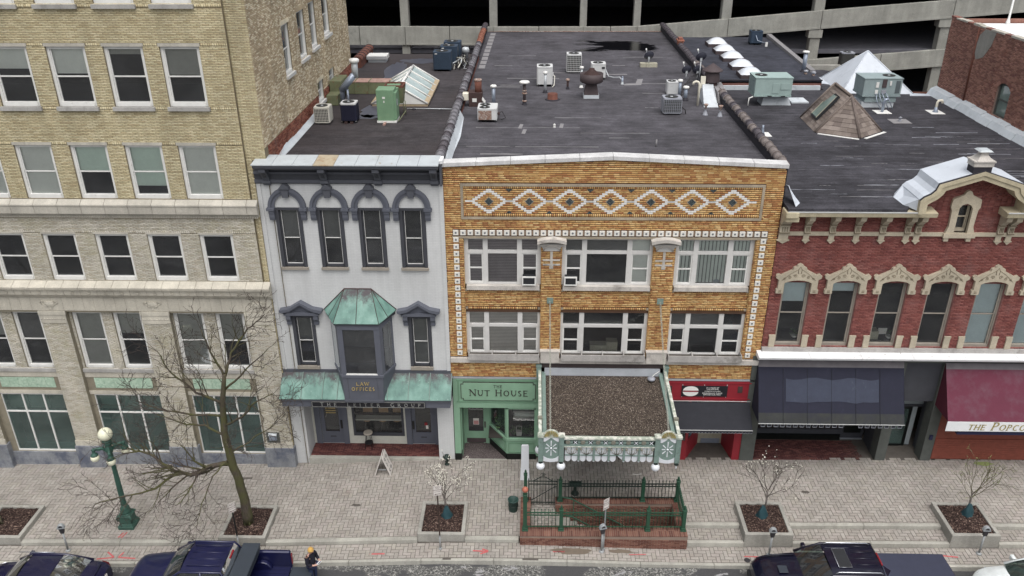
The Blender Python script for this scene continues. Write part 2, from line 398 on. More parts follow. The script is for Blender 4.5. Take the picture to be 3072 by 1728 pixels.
def bark(nm,c1,c2,moss=None):
 t=NT(nm);f=t.noise(9,5,0.7,t.co((3,3,0.6)));col=t.ramp(f,[(0.3,c1),(0.7,c2)])
 if moss is not None:
  col=t.mul(col,moss,t.ramp(t.noise(1.7,4,0.6),[(0.40,(0,0,0)),(0.58,(1,1,1))]),'MIX')
 t.bump(f,0.6,0.02);return t.fin(col,0.9,0,0.2)
def slats(nm,c1,c2,freq,axis=2,rough=0.6):
 t=NT(nm);sp=t.n('SeparateXYZ');t.co();t.l(t._tc.outputs['Object'],sp.inputs[0])
 f=t.math('FRACT',t.math('MULTIPLY',sp.outputs[axis],freq));col=t.ramp(f,[(0.0,c2),(0.25,c1),(0.8,c1),(1.0,c2)])
 return t.fin(t.mul(col,t.grey(t.noise(1.5),0.85,1.1)),rough)
def shingle(nm,cols):
 return brick(nm,cols,0.9,None,var=0.2,scale=1.5)
MATS={}
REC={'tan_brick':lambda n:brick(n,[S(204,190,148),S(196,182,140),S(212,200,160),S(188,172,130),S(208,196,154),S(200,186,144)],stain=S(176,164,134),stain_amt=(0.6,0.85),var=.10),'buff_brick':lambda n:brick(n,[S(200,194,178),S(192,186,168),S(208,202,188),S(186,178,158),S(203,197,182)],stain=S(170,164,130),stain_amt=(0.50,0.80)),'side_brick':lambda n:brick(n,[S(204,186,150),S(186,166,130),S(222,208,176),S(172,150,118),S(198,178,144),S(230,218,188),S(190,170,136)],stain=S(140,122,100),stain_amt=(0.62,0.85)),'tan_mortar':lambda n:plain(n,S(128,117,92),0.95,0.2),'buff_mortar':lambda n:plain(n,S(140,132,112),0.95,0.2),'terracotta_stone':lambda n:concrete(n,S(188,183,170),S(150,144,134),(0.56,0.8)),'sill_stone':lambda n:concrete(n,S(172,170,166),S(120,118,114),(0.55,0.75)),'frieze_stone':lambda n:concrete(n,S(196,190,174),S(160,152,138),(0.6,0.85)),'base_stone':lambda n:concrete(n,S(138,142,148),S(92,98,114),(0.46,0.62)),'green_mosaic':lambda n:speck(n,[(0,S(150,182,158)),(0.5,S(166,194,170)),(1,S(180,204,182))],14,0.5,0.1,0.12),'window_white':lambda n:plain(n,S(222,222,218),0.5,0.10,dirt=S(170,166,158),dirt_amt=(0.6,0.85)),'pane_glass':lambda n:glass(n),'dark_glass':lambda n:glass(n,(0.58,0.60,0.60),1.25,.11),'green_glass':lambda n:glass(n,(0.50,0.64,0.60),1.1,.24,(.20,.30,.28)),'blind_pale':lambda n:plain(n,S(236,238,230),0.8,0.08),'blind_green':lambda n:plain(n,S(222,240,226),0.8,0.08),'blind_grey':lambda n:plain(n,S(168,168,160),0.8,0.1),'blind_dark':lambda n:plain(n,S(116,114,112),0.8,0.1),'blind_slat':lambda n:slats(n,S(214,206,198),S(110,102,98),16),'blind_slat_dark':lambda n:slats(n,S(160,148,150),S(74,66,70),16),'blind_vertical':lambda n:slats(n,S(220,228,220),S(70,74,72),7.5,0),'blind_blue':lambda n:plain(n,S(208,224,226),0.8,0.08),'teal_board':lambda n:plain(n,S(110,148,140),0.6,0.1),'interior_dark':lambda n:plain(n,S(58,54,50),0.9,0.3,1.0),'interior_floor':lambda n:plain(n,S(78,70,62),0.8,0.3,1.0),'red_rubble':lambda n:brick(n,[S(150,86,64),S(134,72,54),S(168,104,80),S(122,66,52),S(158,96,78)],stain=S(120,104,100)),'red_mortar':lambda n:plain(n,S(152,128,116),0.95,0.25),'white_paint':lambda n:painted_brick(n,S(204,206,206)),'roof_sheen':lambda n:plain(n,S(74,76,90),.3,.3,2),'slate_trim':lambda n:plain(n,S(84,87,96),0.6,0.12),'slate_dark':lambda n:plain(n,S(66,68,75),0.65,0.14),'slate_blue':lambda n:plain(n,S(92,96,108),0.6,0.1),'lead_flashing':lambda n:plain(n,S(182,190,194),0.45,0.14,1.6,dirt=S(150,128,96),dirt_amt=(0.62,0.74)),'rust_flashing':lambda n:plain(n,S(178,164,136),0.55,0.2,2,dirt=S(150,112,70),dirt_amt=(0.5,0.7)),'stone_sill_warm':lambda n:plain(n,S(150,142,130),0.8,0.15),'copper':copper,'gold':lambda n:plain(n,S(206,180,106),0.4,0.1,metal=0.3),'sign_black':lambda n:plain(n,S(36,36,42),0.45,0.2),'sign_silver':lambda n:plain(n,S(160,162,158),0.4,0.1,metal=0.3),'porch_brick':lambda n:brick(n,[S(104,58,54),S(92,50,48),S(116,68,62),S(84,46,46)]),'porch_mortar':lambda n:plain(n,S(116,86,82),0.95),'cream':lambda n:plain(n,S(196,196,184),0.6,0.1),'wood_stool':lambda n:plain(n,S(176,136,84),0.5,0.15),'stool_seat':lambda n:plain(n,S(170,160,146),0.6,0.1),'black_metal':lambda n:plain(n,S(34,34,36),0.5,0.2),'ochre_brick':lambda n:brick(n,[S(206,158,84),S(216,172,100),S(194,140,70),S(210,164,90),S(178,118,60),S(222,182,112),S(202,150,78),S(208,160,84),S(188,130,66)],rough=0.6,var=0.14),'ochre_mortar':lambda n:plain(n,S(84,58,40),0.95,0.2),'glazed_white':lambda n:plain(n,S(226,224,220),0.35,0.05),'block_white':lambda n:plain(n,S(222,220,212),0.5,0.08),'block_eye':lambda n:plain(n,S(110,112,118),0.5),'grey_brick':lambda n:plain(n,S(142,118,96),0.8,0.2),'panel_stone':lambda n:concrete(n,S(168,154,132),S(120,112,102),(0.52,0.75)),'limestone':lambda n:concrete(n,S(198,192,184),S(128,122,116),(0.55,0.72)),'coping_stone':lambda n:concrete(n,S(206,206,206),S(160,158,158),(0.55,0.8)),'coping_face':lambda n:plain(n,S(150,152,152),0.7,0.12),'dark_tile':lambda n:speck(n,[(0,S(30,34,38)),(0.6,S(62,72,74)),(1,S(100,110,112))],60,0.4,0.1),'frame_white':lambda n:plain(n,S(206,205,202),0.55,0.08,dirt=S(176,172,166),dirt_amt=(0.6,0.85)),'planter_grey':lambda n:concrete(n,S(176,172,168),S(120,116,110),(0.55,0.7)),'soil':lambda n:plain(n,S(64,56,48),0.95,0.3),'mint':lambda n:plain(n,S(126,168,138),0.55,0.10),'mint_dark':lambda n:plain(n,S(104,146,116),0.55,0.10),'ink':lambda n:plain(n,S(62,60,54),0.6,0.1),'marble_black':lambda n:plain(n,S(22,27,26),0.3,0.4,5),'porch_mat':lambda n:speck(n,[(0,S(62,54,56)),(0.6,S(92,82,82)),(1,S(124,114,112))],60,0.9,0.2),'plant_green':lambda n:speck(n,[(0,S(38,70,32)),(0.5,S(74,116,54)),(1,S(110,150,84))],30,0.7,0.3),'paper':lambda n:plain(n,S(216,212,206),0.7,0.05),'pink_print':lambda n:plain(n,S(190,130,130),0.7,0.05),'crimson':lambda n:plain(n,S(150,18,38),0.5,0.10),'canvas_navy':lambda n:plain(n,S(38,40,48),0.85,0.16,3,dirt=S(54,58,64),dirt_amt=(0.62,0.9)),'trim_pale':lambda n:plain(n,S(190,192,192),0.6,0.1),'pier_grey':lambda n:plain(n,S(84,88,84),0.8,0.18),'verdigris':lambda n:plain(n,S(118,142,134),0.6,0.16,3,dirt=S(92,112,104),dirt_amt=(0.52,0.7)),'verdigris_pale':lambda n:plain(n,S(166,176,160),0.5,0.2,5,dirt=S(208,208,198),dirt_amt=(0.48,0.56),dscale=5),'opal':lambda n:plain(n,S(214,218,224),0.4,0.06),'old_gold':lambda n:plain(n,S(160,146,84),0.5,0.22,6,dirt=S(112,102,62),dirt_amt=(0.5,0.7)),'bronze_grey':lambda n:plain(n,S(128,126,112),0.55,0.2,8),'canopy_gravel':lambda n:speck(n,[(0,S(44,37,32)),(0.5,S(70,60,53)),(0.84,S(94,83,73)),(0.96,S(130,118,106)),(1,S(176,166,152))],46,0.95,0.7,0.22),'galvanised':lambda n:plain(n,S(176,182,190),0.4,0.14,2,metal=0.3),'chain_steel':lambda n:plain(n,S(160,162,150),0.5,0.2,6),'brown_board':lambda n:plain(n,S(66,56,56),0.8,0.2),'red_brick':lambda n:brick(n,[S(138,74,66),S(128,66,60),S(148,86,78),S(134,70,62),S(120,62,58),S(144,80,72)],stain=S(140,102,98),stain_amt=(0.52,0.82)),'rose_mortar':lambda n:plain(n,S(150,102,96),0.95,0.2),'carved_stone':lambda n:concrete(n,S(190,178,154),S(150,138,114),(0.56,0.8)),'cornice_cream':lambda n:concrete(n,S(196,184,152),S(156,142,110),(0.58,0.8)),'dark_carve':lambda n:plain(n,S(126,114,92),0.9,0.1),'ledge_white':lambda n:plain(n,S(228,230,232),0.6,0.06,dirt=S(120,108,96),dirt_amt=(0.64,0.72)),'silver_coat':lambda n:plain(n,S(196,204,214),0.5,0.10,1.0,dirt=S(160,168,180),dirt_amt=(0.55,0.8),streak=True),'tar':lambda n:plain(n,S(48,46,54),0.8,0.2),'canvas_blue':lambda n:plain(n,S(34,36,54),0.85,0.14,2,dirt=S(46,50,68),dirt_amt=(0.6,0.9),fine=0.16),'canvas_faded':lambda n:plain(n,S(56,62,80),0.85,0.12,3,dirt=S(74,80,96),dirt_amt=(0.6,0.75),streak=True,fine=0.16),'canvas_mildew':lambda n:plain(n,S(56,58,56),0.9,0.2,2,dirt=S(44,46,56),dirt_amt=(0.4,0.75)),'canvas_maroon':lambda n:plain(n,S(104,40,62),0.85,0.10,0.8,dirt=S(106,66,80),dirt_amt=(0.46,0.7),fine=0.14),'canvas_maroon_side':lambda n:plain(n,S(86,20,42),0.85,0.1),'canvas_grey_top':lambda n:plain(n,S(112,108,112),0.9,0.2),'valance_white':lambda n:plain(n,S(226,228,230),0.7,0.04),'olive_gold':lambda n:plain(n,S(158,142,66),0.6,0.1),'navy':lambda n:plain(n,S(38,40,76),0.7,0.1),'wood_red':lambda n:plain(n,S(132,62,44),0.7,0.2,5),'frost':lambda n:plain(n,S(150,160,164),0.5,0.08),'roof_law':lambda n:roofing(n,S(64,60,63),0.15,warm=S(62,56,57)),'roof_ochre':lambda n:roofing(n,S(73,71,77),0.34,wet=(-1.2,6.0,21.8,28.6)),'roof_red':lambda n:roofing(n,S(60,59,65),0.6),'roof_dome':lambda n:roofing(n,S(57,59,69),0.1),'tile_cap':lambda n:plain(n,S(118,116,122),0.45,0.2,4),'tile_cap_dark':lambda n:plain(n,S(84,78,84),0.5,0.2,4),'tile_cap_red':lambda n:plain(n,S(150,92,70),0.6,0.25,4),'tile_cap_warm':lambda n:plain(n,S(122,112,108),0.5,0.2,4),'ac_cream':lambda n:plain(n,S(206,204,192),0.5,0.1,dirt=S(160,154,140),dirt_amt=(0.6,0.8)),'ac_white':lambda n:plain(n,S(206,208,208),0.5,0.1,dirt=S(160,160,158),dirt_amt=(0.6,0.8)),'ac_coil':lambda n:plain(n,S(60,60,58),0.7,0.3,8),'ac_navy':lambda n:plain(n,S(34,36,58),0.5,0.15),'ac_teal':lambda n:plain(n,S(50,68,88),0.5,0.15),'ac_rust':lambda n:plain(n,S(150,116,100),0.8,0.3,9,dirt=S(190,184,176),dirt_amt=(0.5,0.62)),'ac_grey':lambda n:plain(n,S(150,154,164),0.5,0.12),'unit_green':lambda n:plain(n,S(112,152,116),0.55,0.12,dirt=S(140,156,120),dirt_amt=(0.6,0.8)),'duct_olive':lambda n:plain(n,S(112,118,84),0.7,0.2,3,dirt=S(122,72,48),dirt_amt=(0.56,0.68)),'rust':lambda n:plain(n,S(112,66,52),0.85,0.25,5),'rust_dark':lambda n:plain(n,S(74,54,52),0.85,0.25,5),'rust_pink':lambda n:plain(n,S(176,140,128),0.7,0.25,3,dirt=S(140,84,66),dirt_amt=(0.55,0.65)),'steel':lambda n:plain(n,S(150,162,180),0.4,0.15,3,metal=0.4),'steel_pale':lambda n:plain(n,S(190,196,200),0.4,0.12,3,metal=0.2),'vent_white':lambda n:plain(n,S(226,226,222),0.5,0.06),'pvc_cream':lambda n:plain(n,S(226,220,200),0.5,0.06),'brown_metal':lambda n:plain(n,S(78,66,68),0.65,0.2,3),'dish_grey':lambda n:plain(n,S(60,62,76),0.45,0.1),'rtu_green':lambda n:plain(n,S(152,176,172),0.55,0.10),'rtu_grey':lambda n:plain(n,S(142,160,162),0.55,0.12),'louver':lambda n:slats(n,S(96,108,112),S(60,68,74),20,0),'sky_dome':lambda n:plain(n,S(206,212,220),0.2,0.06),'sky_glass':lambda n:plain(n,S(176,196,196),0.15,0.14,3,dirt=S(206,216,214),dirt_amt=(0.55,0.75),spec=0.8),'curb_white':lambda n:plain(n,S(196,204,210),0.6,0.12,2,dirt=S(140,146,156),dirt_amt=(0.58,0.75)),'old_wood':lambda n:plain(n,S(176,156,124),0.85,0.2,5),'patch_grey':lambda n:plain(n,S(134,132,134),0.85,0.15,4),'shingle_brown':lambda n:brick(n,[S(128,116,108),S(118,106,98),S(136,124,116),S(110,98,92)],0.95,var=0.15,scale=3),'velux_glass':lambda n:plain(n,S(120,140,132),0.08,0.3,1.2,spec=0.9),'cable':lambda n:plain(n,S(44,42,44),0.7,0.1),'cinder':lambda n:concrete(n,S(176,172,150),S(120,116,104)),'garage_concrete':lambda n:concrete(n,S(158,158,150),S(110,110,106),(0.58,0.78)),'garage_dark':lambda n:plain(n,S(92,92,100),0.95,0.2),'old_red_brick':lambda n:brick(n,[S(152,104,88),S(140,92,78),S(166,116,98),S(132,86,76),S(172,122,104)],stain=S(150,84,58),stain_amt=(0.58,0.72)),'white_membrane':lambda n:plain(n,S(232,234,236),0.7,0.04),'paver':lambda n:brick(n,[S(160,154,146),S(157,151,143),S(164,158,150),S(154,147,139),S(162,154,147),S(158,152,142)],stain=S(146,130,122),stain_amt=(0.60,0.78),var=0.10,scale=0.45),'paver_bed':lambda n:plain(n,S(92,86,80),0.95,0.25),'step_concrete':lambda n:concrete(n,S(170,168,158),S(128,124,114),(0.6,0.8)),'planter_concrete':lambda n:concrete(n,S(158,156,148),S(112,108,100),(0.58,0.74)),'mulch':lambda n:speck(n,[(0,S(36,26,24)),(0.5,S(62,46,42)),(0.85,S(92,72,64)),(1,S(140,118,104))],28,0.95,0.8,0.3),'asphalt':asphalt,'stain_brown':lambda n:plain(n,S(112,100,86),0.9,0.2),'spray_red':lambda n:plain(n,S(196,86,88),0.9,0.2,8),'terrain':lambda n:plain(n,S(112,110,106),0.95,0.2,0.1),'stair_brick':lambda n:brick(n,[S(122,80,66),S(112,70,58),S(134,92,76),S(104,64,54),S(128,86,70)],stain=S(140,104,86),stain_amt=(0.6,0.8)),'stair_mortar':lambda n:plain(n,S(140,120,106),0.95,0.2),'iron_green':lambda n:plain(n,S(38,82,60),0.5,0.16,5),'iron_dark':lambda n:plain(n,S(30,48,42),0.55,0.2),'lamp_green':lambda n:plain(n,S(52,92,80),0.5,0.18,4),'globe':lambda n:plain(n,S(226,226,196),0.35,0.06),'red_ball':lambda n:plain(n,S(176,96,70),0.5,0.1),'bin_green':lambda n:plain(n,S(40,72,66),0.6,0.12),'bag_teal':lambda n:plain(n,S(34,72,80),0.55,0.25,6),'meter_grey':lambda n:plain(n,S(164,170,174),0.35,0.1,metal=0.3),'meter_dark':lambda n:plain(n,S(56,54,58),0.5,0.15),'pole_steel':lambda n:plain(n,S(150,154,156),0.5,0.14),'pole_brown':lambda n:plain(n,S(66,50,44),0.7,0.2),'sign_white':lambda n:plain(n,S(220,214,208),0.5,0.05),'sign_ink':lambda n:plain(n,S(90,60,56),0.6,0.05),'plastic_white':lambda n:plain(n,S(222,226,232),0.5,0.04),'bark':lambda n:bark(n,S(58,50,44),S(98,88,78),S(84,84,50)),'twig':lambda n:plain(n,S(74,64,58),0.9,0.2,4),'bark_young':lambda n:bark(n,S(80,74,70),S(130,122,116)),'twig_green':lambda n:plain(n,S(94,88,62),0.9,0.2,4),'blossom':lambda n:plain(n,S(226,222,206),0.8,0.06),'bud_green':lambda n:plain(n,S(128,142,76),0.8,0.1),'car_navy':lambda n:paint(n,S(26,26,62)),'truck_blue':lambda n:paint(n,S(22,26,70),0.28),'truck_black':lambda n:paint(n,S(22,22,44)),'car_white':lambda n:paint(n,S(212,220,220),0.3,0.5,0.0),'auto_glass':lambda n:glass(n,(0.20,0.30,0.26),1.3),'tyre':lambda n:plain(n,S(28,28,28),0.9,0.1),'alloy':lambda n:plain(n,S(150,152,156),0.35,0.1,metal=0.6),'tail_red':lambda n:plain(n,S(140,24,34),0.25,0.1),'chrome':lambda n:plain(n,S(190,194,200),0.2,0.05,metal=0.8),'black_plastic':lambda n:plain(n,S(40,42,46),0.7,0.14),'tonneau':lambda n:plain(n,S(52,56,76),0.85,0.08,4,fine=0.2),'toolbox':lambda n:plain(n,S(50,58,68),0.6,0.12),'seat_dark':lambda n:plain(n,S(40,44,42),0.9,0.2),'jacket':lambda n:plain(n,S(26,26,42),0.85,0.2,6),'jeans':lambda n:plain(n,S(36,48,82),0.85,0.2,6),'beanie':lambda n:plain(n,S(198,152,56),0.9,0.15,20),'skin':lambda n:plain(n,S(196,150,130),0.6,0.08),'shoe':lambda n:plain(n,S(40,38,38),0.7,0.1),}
def M(k):
 if k not in MATS:MATS[k]=REC[k](k)
 return MATS[k]
 # ------------------------------------------------------------------ ground, road, pavement
GX=[-60,-26,-9.4,-3,8.5,20,60];GZ=[-0.9,-0.3,0.0,0.3,0.45,0.6,1.1]
def g(x):return float(np.interp(x,GX,GZ))
def low(x):return g(x)-(0.13 if x<0 else(0.30 if x>5 else 0.13+0.17*x/5.0))
def road(x):return float(np.interp(x,[-60,-26,-9.4,-3,8.5,20,60],[-1.2,-0.60,-0.30,0.0,-0.02,0.1,0.5]))
KN=sorted(set([-60,-40,-26,-20,-15,-9.4,-6,-3,-0.4,0,2.5,5,5.6,8.5,12,16,20,40,60]))
def strip(name,mat,zf,y0,y1,dz=0.0,parent=None,xs=None):
 m=MB();xs=xs or KN
 for a,b in zip(xs[:-1],xs[1:]):
  m.quad((a,y0,zf(a)+dz),(b,y0,zf(b)+dz),(b,y1,zf(b)+dz),(a,y1,zf(a)+dz))
 return m.build(name,mat,parent)
m=MB();m.quad((-1500,-1500,-4.0),(1500,-1500,-4.0),(1500,1500,-4.0),(-1500,1500,-4.0));struct(m.build('ground','terrain'))
struct(strip('road','asphalt',road,-70,-5.52))
PLA,ST_Y,CU_Y=[-60,-0.4],-4.65,-5.55
PLANT={'A':-19.62,'B':-10.52,'C':-3.23,'D':8.50,'E':15.76}
PX=0.86
def in_planter(x,y,e=0.0):return any(abs(x-c)<PX+e for c in PLANT.values())and-4.62-e<y<-2.80+e
pave=MB()
def bed(xs,zf,y0,y1):
 for a,b in zip(xs[:-1],xs[1:]):
  pave.quad((a,y0,zf(a)-0.014),(b,y0,zf(b)-0.014),(b,y1,zf(b)-0.014),(a,y1,zf(a)-0.014))
bed([k for k in KN if k<=-0.4],g,-4.6,2.0);bed([k for k in KN if-0.4<=k<=5.6],g,-2.66,2.0);bed([k for k in KN if k>=5.6],g,-3.8,2.0)
bed([k for k in KN if k>=5.6],lambda x:g(x)-0.135,-4.6,-3.8);bed(KN,low,-5.5,-4.6)
pavement=struct(pave.build('pavement','paver_bed'))
def pavers():
 a=0.15;rnd=random.Random(3);H=[]
 x0,x1=-24.5,22.0;y0,y1=-5.42,.2
 for i in range(int((x1-x0)/a)):
  for j in range(int((y1-y0)/a)):
   v=(i-j)%4
   if v==0:r=(x0+i*a,x0+(i+2)*a,y0+j*a,y0+(j+1)*a)
   elif v==2:r=(x0+i*a,x0+(i+1)*a,y0+(j-1)*a,y0+(j+1)*a)
   else:continue
   cx,cy=(r[0]+r[1])/2,(r[2]+r[3])/2
   if in_planter(cx,cy,-0.12):continue
   if-0.25<cx<5.45 and-4.55<cy<-2.8:continue
   zones=((-4.44,.2,0),(-5.40,-4.66,2))if cx<2.5 else((-3.67,.2,0),(-4.45,-3.87,1),(-5.40,-4.63,2))
   for za,zb_,kz in zones:
    ya,yb=max(r[2],za),min(r[3],zb_)
    if yb-ya<.04:continue
    z=g(cx)if kz==0 else(g(cx)-0.135 if kz==1 else low(cx));whole=yb-ya>r[3]-r[2]-.001
    H.append(((r[0],r[1],ya,yb),z,v,depth((cx,cy,z))+(0 if whole else 99)))
 H.sort(key=lambda q:q[3])
 near=[q for q in H if abs(q[0][0]+1)<30][:300];ids=set(id(q)for q in near)
 e=0.009;first={}
 for q in near:
  r,z,v,d=q;w,h=(r[1]-r[0])/2-e,(r[3]-r[2])/2-e
  loc=((r[0]+r[1])/2,(r[2]+r[3])/2,z+rnd.uniform(-0.003,0.003))
  if v not in first:
   b=MB();b.box(-w,w,-h,h,-0.03,0.0);o=b.build('paver','paver',pavement,local=True);o.location=loc;first[v]=o
  else:cp(first[v],pavement,loc)
 rest=[q for q in H if id(q)not in ids];n=len(rest)
 R=np.array([q[0]for q in rest]);Z=np.array([q[1]for q in rest])+np.array([rnd.uniform(-0.004,0.004)for _ in rest])
 P=np.zeros((n,8,3))
 for w in(0,1):
  for k,(ix,iy)in enumerate(((0,2),(1,2),(1,3),(0,3))):
   P[:,w*4+k,0]=R[:,ix]+(e if ix==0 else-e);P[:,w*4+k,1]=R[:,iy]+(e if iy==2 else-e)
   gz=np.interp(P[:,w*4+k,0],GX,GZ)-np.interp((R[:,0]+R[:,1])/2,GX,GZ)
   P[:,w*4+k,2]=Z+gz-(0.03 if w==0 else 0)
 Fc=(np.array([(4,5,6,7),(0,1,5,4),(1,2,6,5),(2,3,7,6),(3,0,4,7)])[None]+(np.arange(n)*8)[:,None,None]).reshape(-1,4)
 me=bpy.data.meshes.new('pavers');me.from_pydata(P.reshape(-1,3).tolist(),[],Fc.tolist());me.materials.append(M('paver'))
 o=bpy.data.objects.new('paver_field',me);COL.objects.link(o);o.parent=pavement;stuff(o)
pavers()
def kerb_run(root,segs,zf,yb,yf,h,piece=3.0,name='kerb_stone'):
 for a,b in segs:
  n=max(1,int(round((b-a)/piece)))
  for i in range(n):
   p,q=a+(b-a)*i/n+0.006,a+(b-a)*(i+1)/n-0.006;m=MB()
   m.hexa([(p,yf,zf(p)-h),(q,yf,zf(q)-h),(q,yb,zf(q)-h),(p,yb,zf(p)-h),(p,yf+0.012,zf(p)),(q,yf+0.012,zf(q)),(q,yb,zf(q)),(p,yb,zf(p))])
   m.build(name,'step_concrete',root,bevel=0.012)
def root_mesh(name):
 return name
E_=PX
steps=MB();
for a,b in zip(KN[:-1],KN[1:]):
 steps.quad((a,-4.66,low(a)-0.02),(b,-4.66,low(b)-0.02),(b,-4.44,low(b)-0.02),(a,-4.44,low(a)-0.02))
step_root=struct(steps.build('step','paver_bed'))
kerb_run(step_root,[(-45,PLANT['A']-E_),(PLANT['A']+E_,PLANT['B']-E_),(PLANT['B']+E_,PLANT['C']-E_),(PLANT['C']+E_,-0.42)],lambda x:g(x)+0.003,-4.45,ST_Y,0.16,4.2)
kerb_run(step_root,[(5.62,PLANT['D']-E_),(PLANT['D']+E_,PLANT['E']-E_),(PLANT['E']+E_,45)],lambda x:g(x)+0.003,-3.68,-3.86,0.17,3.6)
kerb_run(step_root,[(5.62,PLANT['D']-E_),(PLANT['D']+E_,PLANT['E']-E_),(PLANT['E']+E_,45)],lambda x:g(x)-0.132,-4.46,-4.62,0.20,3.6)
cb=MB()
for a,b in zip(KN[:-1],KN[1:]):cb.quad((a,-5.56,road(a)-0.03),(b,-5.56,road(b)-0.03),(b,-5.40,road(b)-0.03),(a,-5.40,road(a)-0.03))
curb_root=struct(cb.build('curb','paver_bed'))
kerb_run(curb_root,[(-45,45)],lambda x:low(x)+0.003,-5.41,CU_Y,0.30,2.6)
def decal(name,mat,pts_list,dz=0.006):
 m=MB()
 for pts in pts_list:m.poly([(x,y,(low(x)if y<ST_Y else g(x))+dz)for x,y in pts])
 o=m.build(name,mat,pavement);return o
def dash(x0,y0,x1,y1,w=0.03):
 d=Vector((x1-x0,y1-y0));n=Vector((-d.y,d.x)).normalized()*w
 return[(x0-n.x,y0-n.y),(x1-n.x,y1-n.y),(x1+n.x,y1+n.y),(x0+n.x,y0+n.y)]
decal('paint_mark','spray_red',[dash(-5.75,-5.17,-5.20,-5.17)])
decal('paint_mark','spray_red',[dash(-2.05,-5.07,-1.55,-5.10),dash(-1.72,-4.98,-1.50,-5.08),dash(-1.78,-5.22,-1.50,-5.10)])
decal('paint_mark','spray_red',[dash(0.80,-5.06,1.22,-5.05)])
decal('paint_mark','spray_red',[dash(3.5,-5.10,4.1,-5.06,0.02)])
decal('paint_mark','spray_red',[dash(7.55,-5.10,8.1,-5.12,0.025)])
decal('paint_mark','spray_red',[dash(14.4,-5.0,15.0,-5.08,0.03)])
decal('paint_mark','spray_red',[dash(-15.22,-4.38,-15.12,-4.12,0.025),dash(-15.10,-4.40,-15.0,-4.10,0.025)])
decal('paint_mark','spray_red',[dash(-15.0,-5.25,-15.35,-4.98,0.03),dash(-14.85,-5.25,-14.75,-5.0,0.03),dash(-14.82,-5.25,-14.2,-5.30,0.03),dash(-15.0,-5.25,-15.6,-5.33,0.03)])
def blot(cx,cy,rx,ry,seed,n=22):
 r=random.Random(seed);return[(cx+rx*math.cos(2*math.pi*i/n)*(0.7+0.5*r.random()),cy+ry*math.sin(2*math.pi*i/n)*(0.7+0.5*r.random()))for i in range(n)]
decal('water_stain','stain_brown',[blot(1.45,-5.0,0.7,0.16,5)]);decal('water_stain','stain_brown',[blot(3.2,-4.95,0.5,0.10,8)])
decal('missing_paver','paver_bed',[[(-11.7,-1.3),(-11.55,-1.3),(-11.55,-1.05),(-11.25,-1.05),(-11.25,-0.95),(-11.7,-0.95)]],0.009)
decal('missing_paver','paver_bed',[blot(-6.7,-2.7,0.2,0.07,2)],0.009);decal('missing_paver','paver_bed',[blot(10.55,-2.0,0.16,0.08,4)],0.009)
decal('moss_patch','bud_green',[blot(18.1,-0.25,0.4,0.14,9)],0.009)
# ------------------------------------------------------------------ window helper
def dh_window(parent,x0,x1,z0,z1,Y,fr=0.07,rec=0.14,mat='window_white',mid=0.5,glassm='pane_glass',blind=None,sill_h=0.10,plane='y',name='window',rail=0.045,stile=0.035):
 """double-hung window: frame (the part) with two panes and blinds as sub-parts. plane 'y': faces -Y; 'x+': faces +X, x0,x1 are then y values and Y is the x of the wall"""
 def T(u,w,v):return(u,Y+w,v)if plane=='y' else(Y-w,u,v)
 def bx(m,u0,u1,w0,w1,v0,v1):
  c=[T(a,b,v)for v in(v0,v1)for a,b in((u0,w0),(u1,w0),(u1,w1),(u0,w1))];m.hexa(c)
 m=MB();zm=z0+(z1-z0)*(1-mid)
 bx(m,x0,x0+fr,rec-0.06,rec+0.06,z0,z1);bx(m,x1-fr,x1,rec-0.06,rec+0.06,z0,z1)
 bx(m,x0+fr,x1-fr,rec-0.06,rec+0.06,z1-fr,z1);bx(m,x0+fr,x1-fr,rec-0.09,rec+0.06,z0,z0+sill_h)
 bx(m,x0+fr,x1-fr,rec-0.02,rec+0.03,zm-rail/2,zm+rail/2)
 a,b=x0+fr,x1-fr
 for(c,d,w)in((z0+sill_h,zm-rail/2,0.02),(zm+rail/2,z1-fr,-0.0)):
  bx(m,a,a+stile,rec-0.03+w,rec+0.02+w,c,d);bx(m,b-stile,b,rec-0.03+w,rec+0.02+w,c,d)
 f=m.build(name,mat,parent)
 for c,d,w in((z0+sill_h,zm-rail/2,0.025),(zm+rail/2,z1-fr,0.0)):
  p=MB();p.quad(T(a+stile,rec+w,c),T(b-stile,rec+w,c),T(b-stile,rec+w,d),T(a+stile,rec+w,d));p.build('pane',glassm,f)
 if blind:
  for bm,lo,hi in blind:
   p=MB();c,d=z0+(z1-z0)*lo,z0+(z1-z0)*hi
   p.quad(T(x0,rec+0.055,c),T(x1,rec+0.055,c),T(x1,rec+0.055,d),T(x0,rec+0.055,d));p.build('blind',bm,f)
 return f
def shell(parent,x0,x1,y0,y1,z0,z1,mat,floors=(),top=True):
 """side and back walls and floor slabs, so that rooms behind the glass are dark and closed"""
 m=MB();m.quad((x1,y1,z0),(x0,y1,z0),(x0,y1,z1),(x1,y1,z1));m.quad((x0,y0,z0),(x0,y0,z1),(x0,y1,z1),(x0,y1,z0));m.quad((x1,y0,z0),(x1,y1,z0),(x1,y1,z1),(x1,y0,z1))
 m.build('outer_wall',mat,parent)
 f=MB();d=min(y1,y0+5.0)
 for zf in floors:f.box(x0+0.05,x1-0.05,y0+0.32,d,zf-0.12,zf)
 f.quad((x0+0.06,d,z0),(x1-0.06,d,z0),(x1-0.06,d,z1),(x0+0.06,d,z1))
 f.build('room_partition','interior_floor',parent)
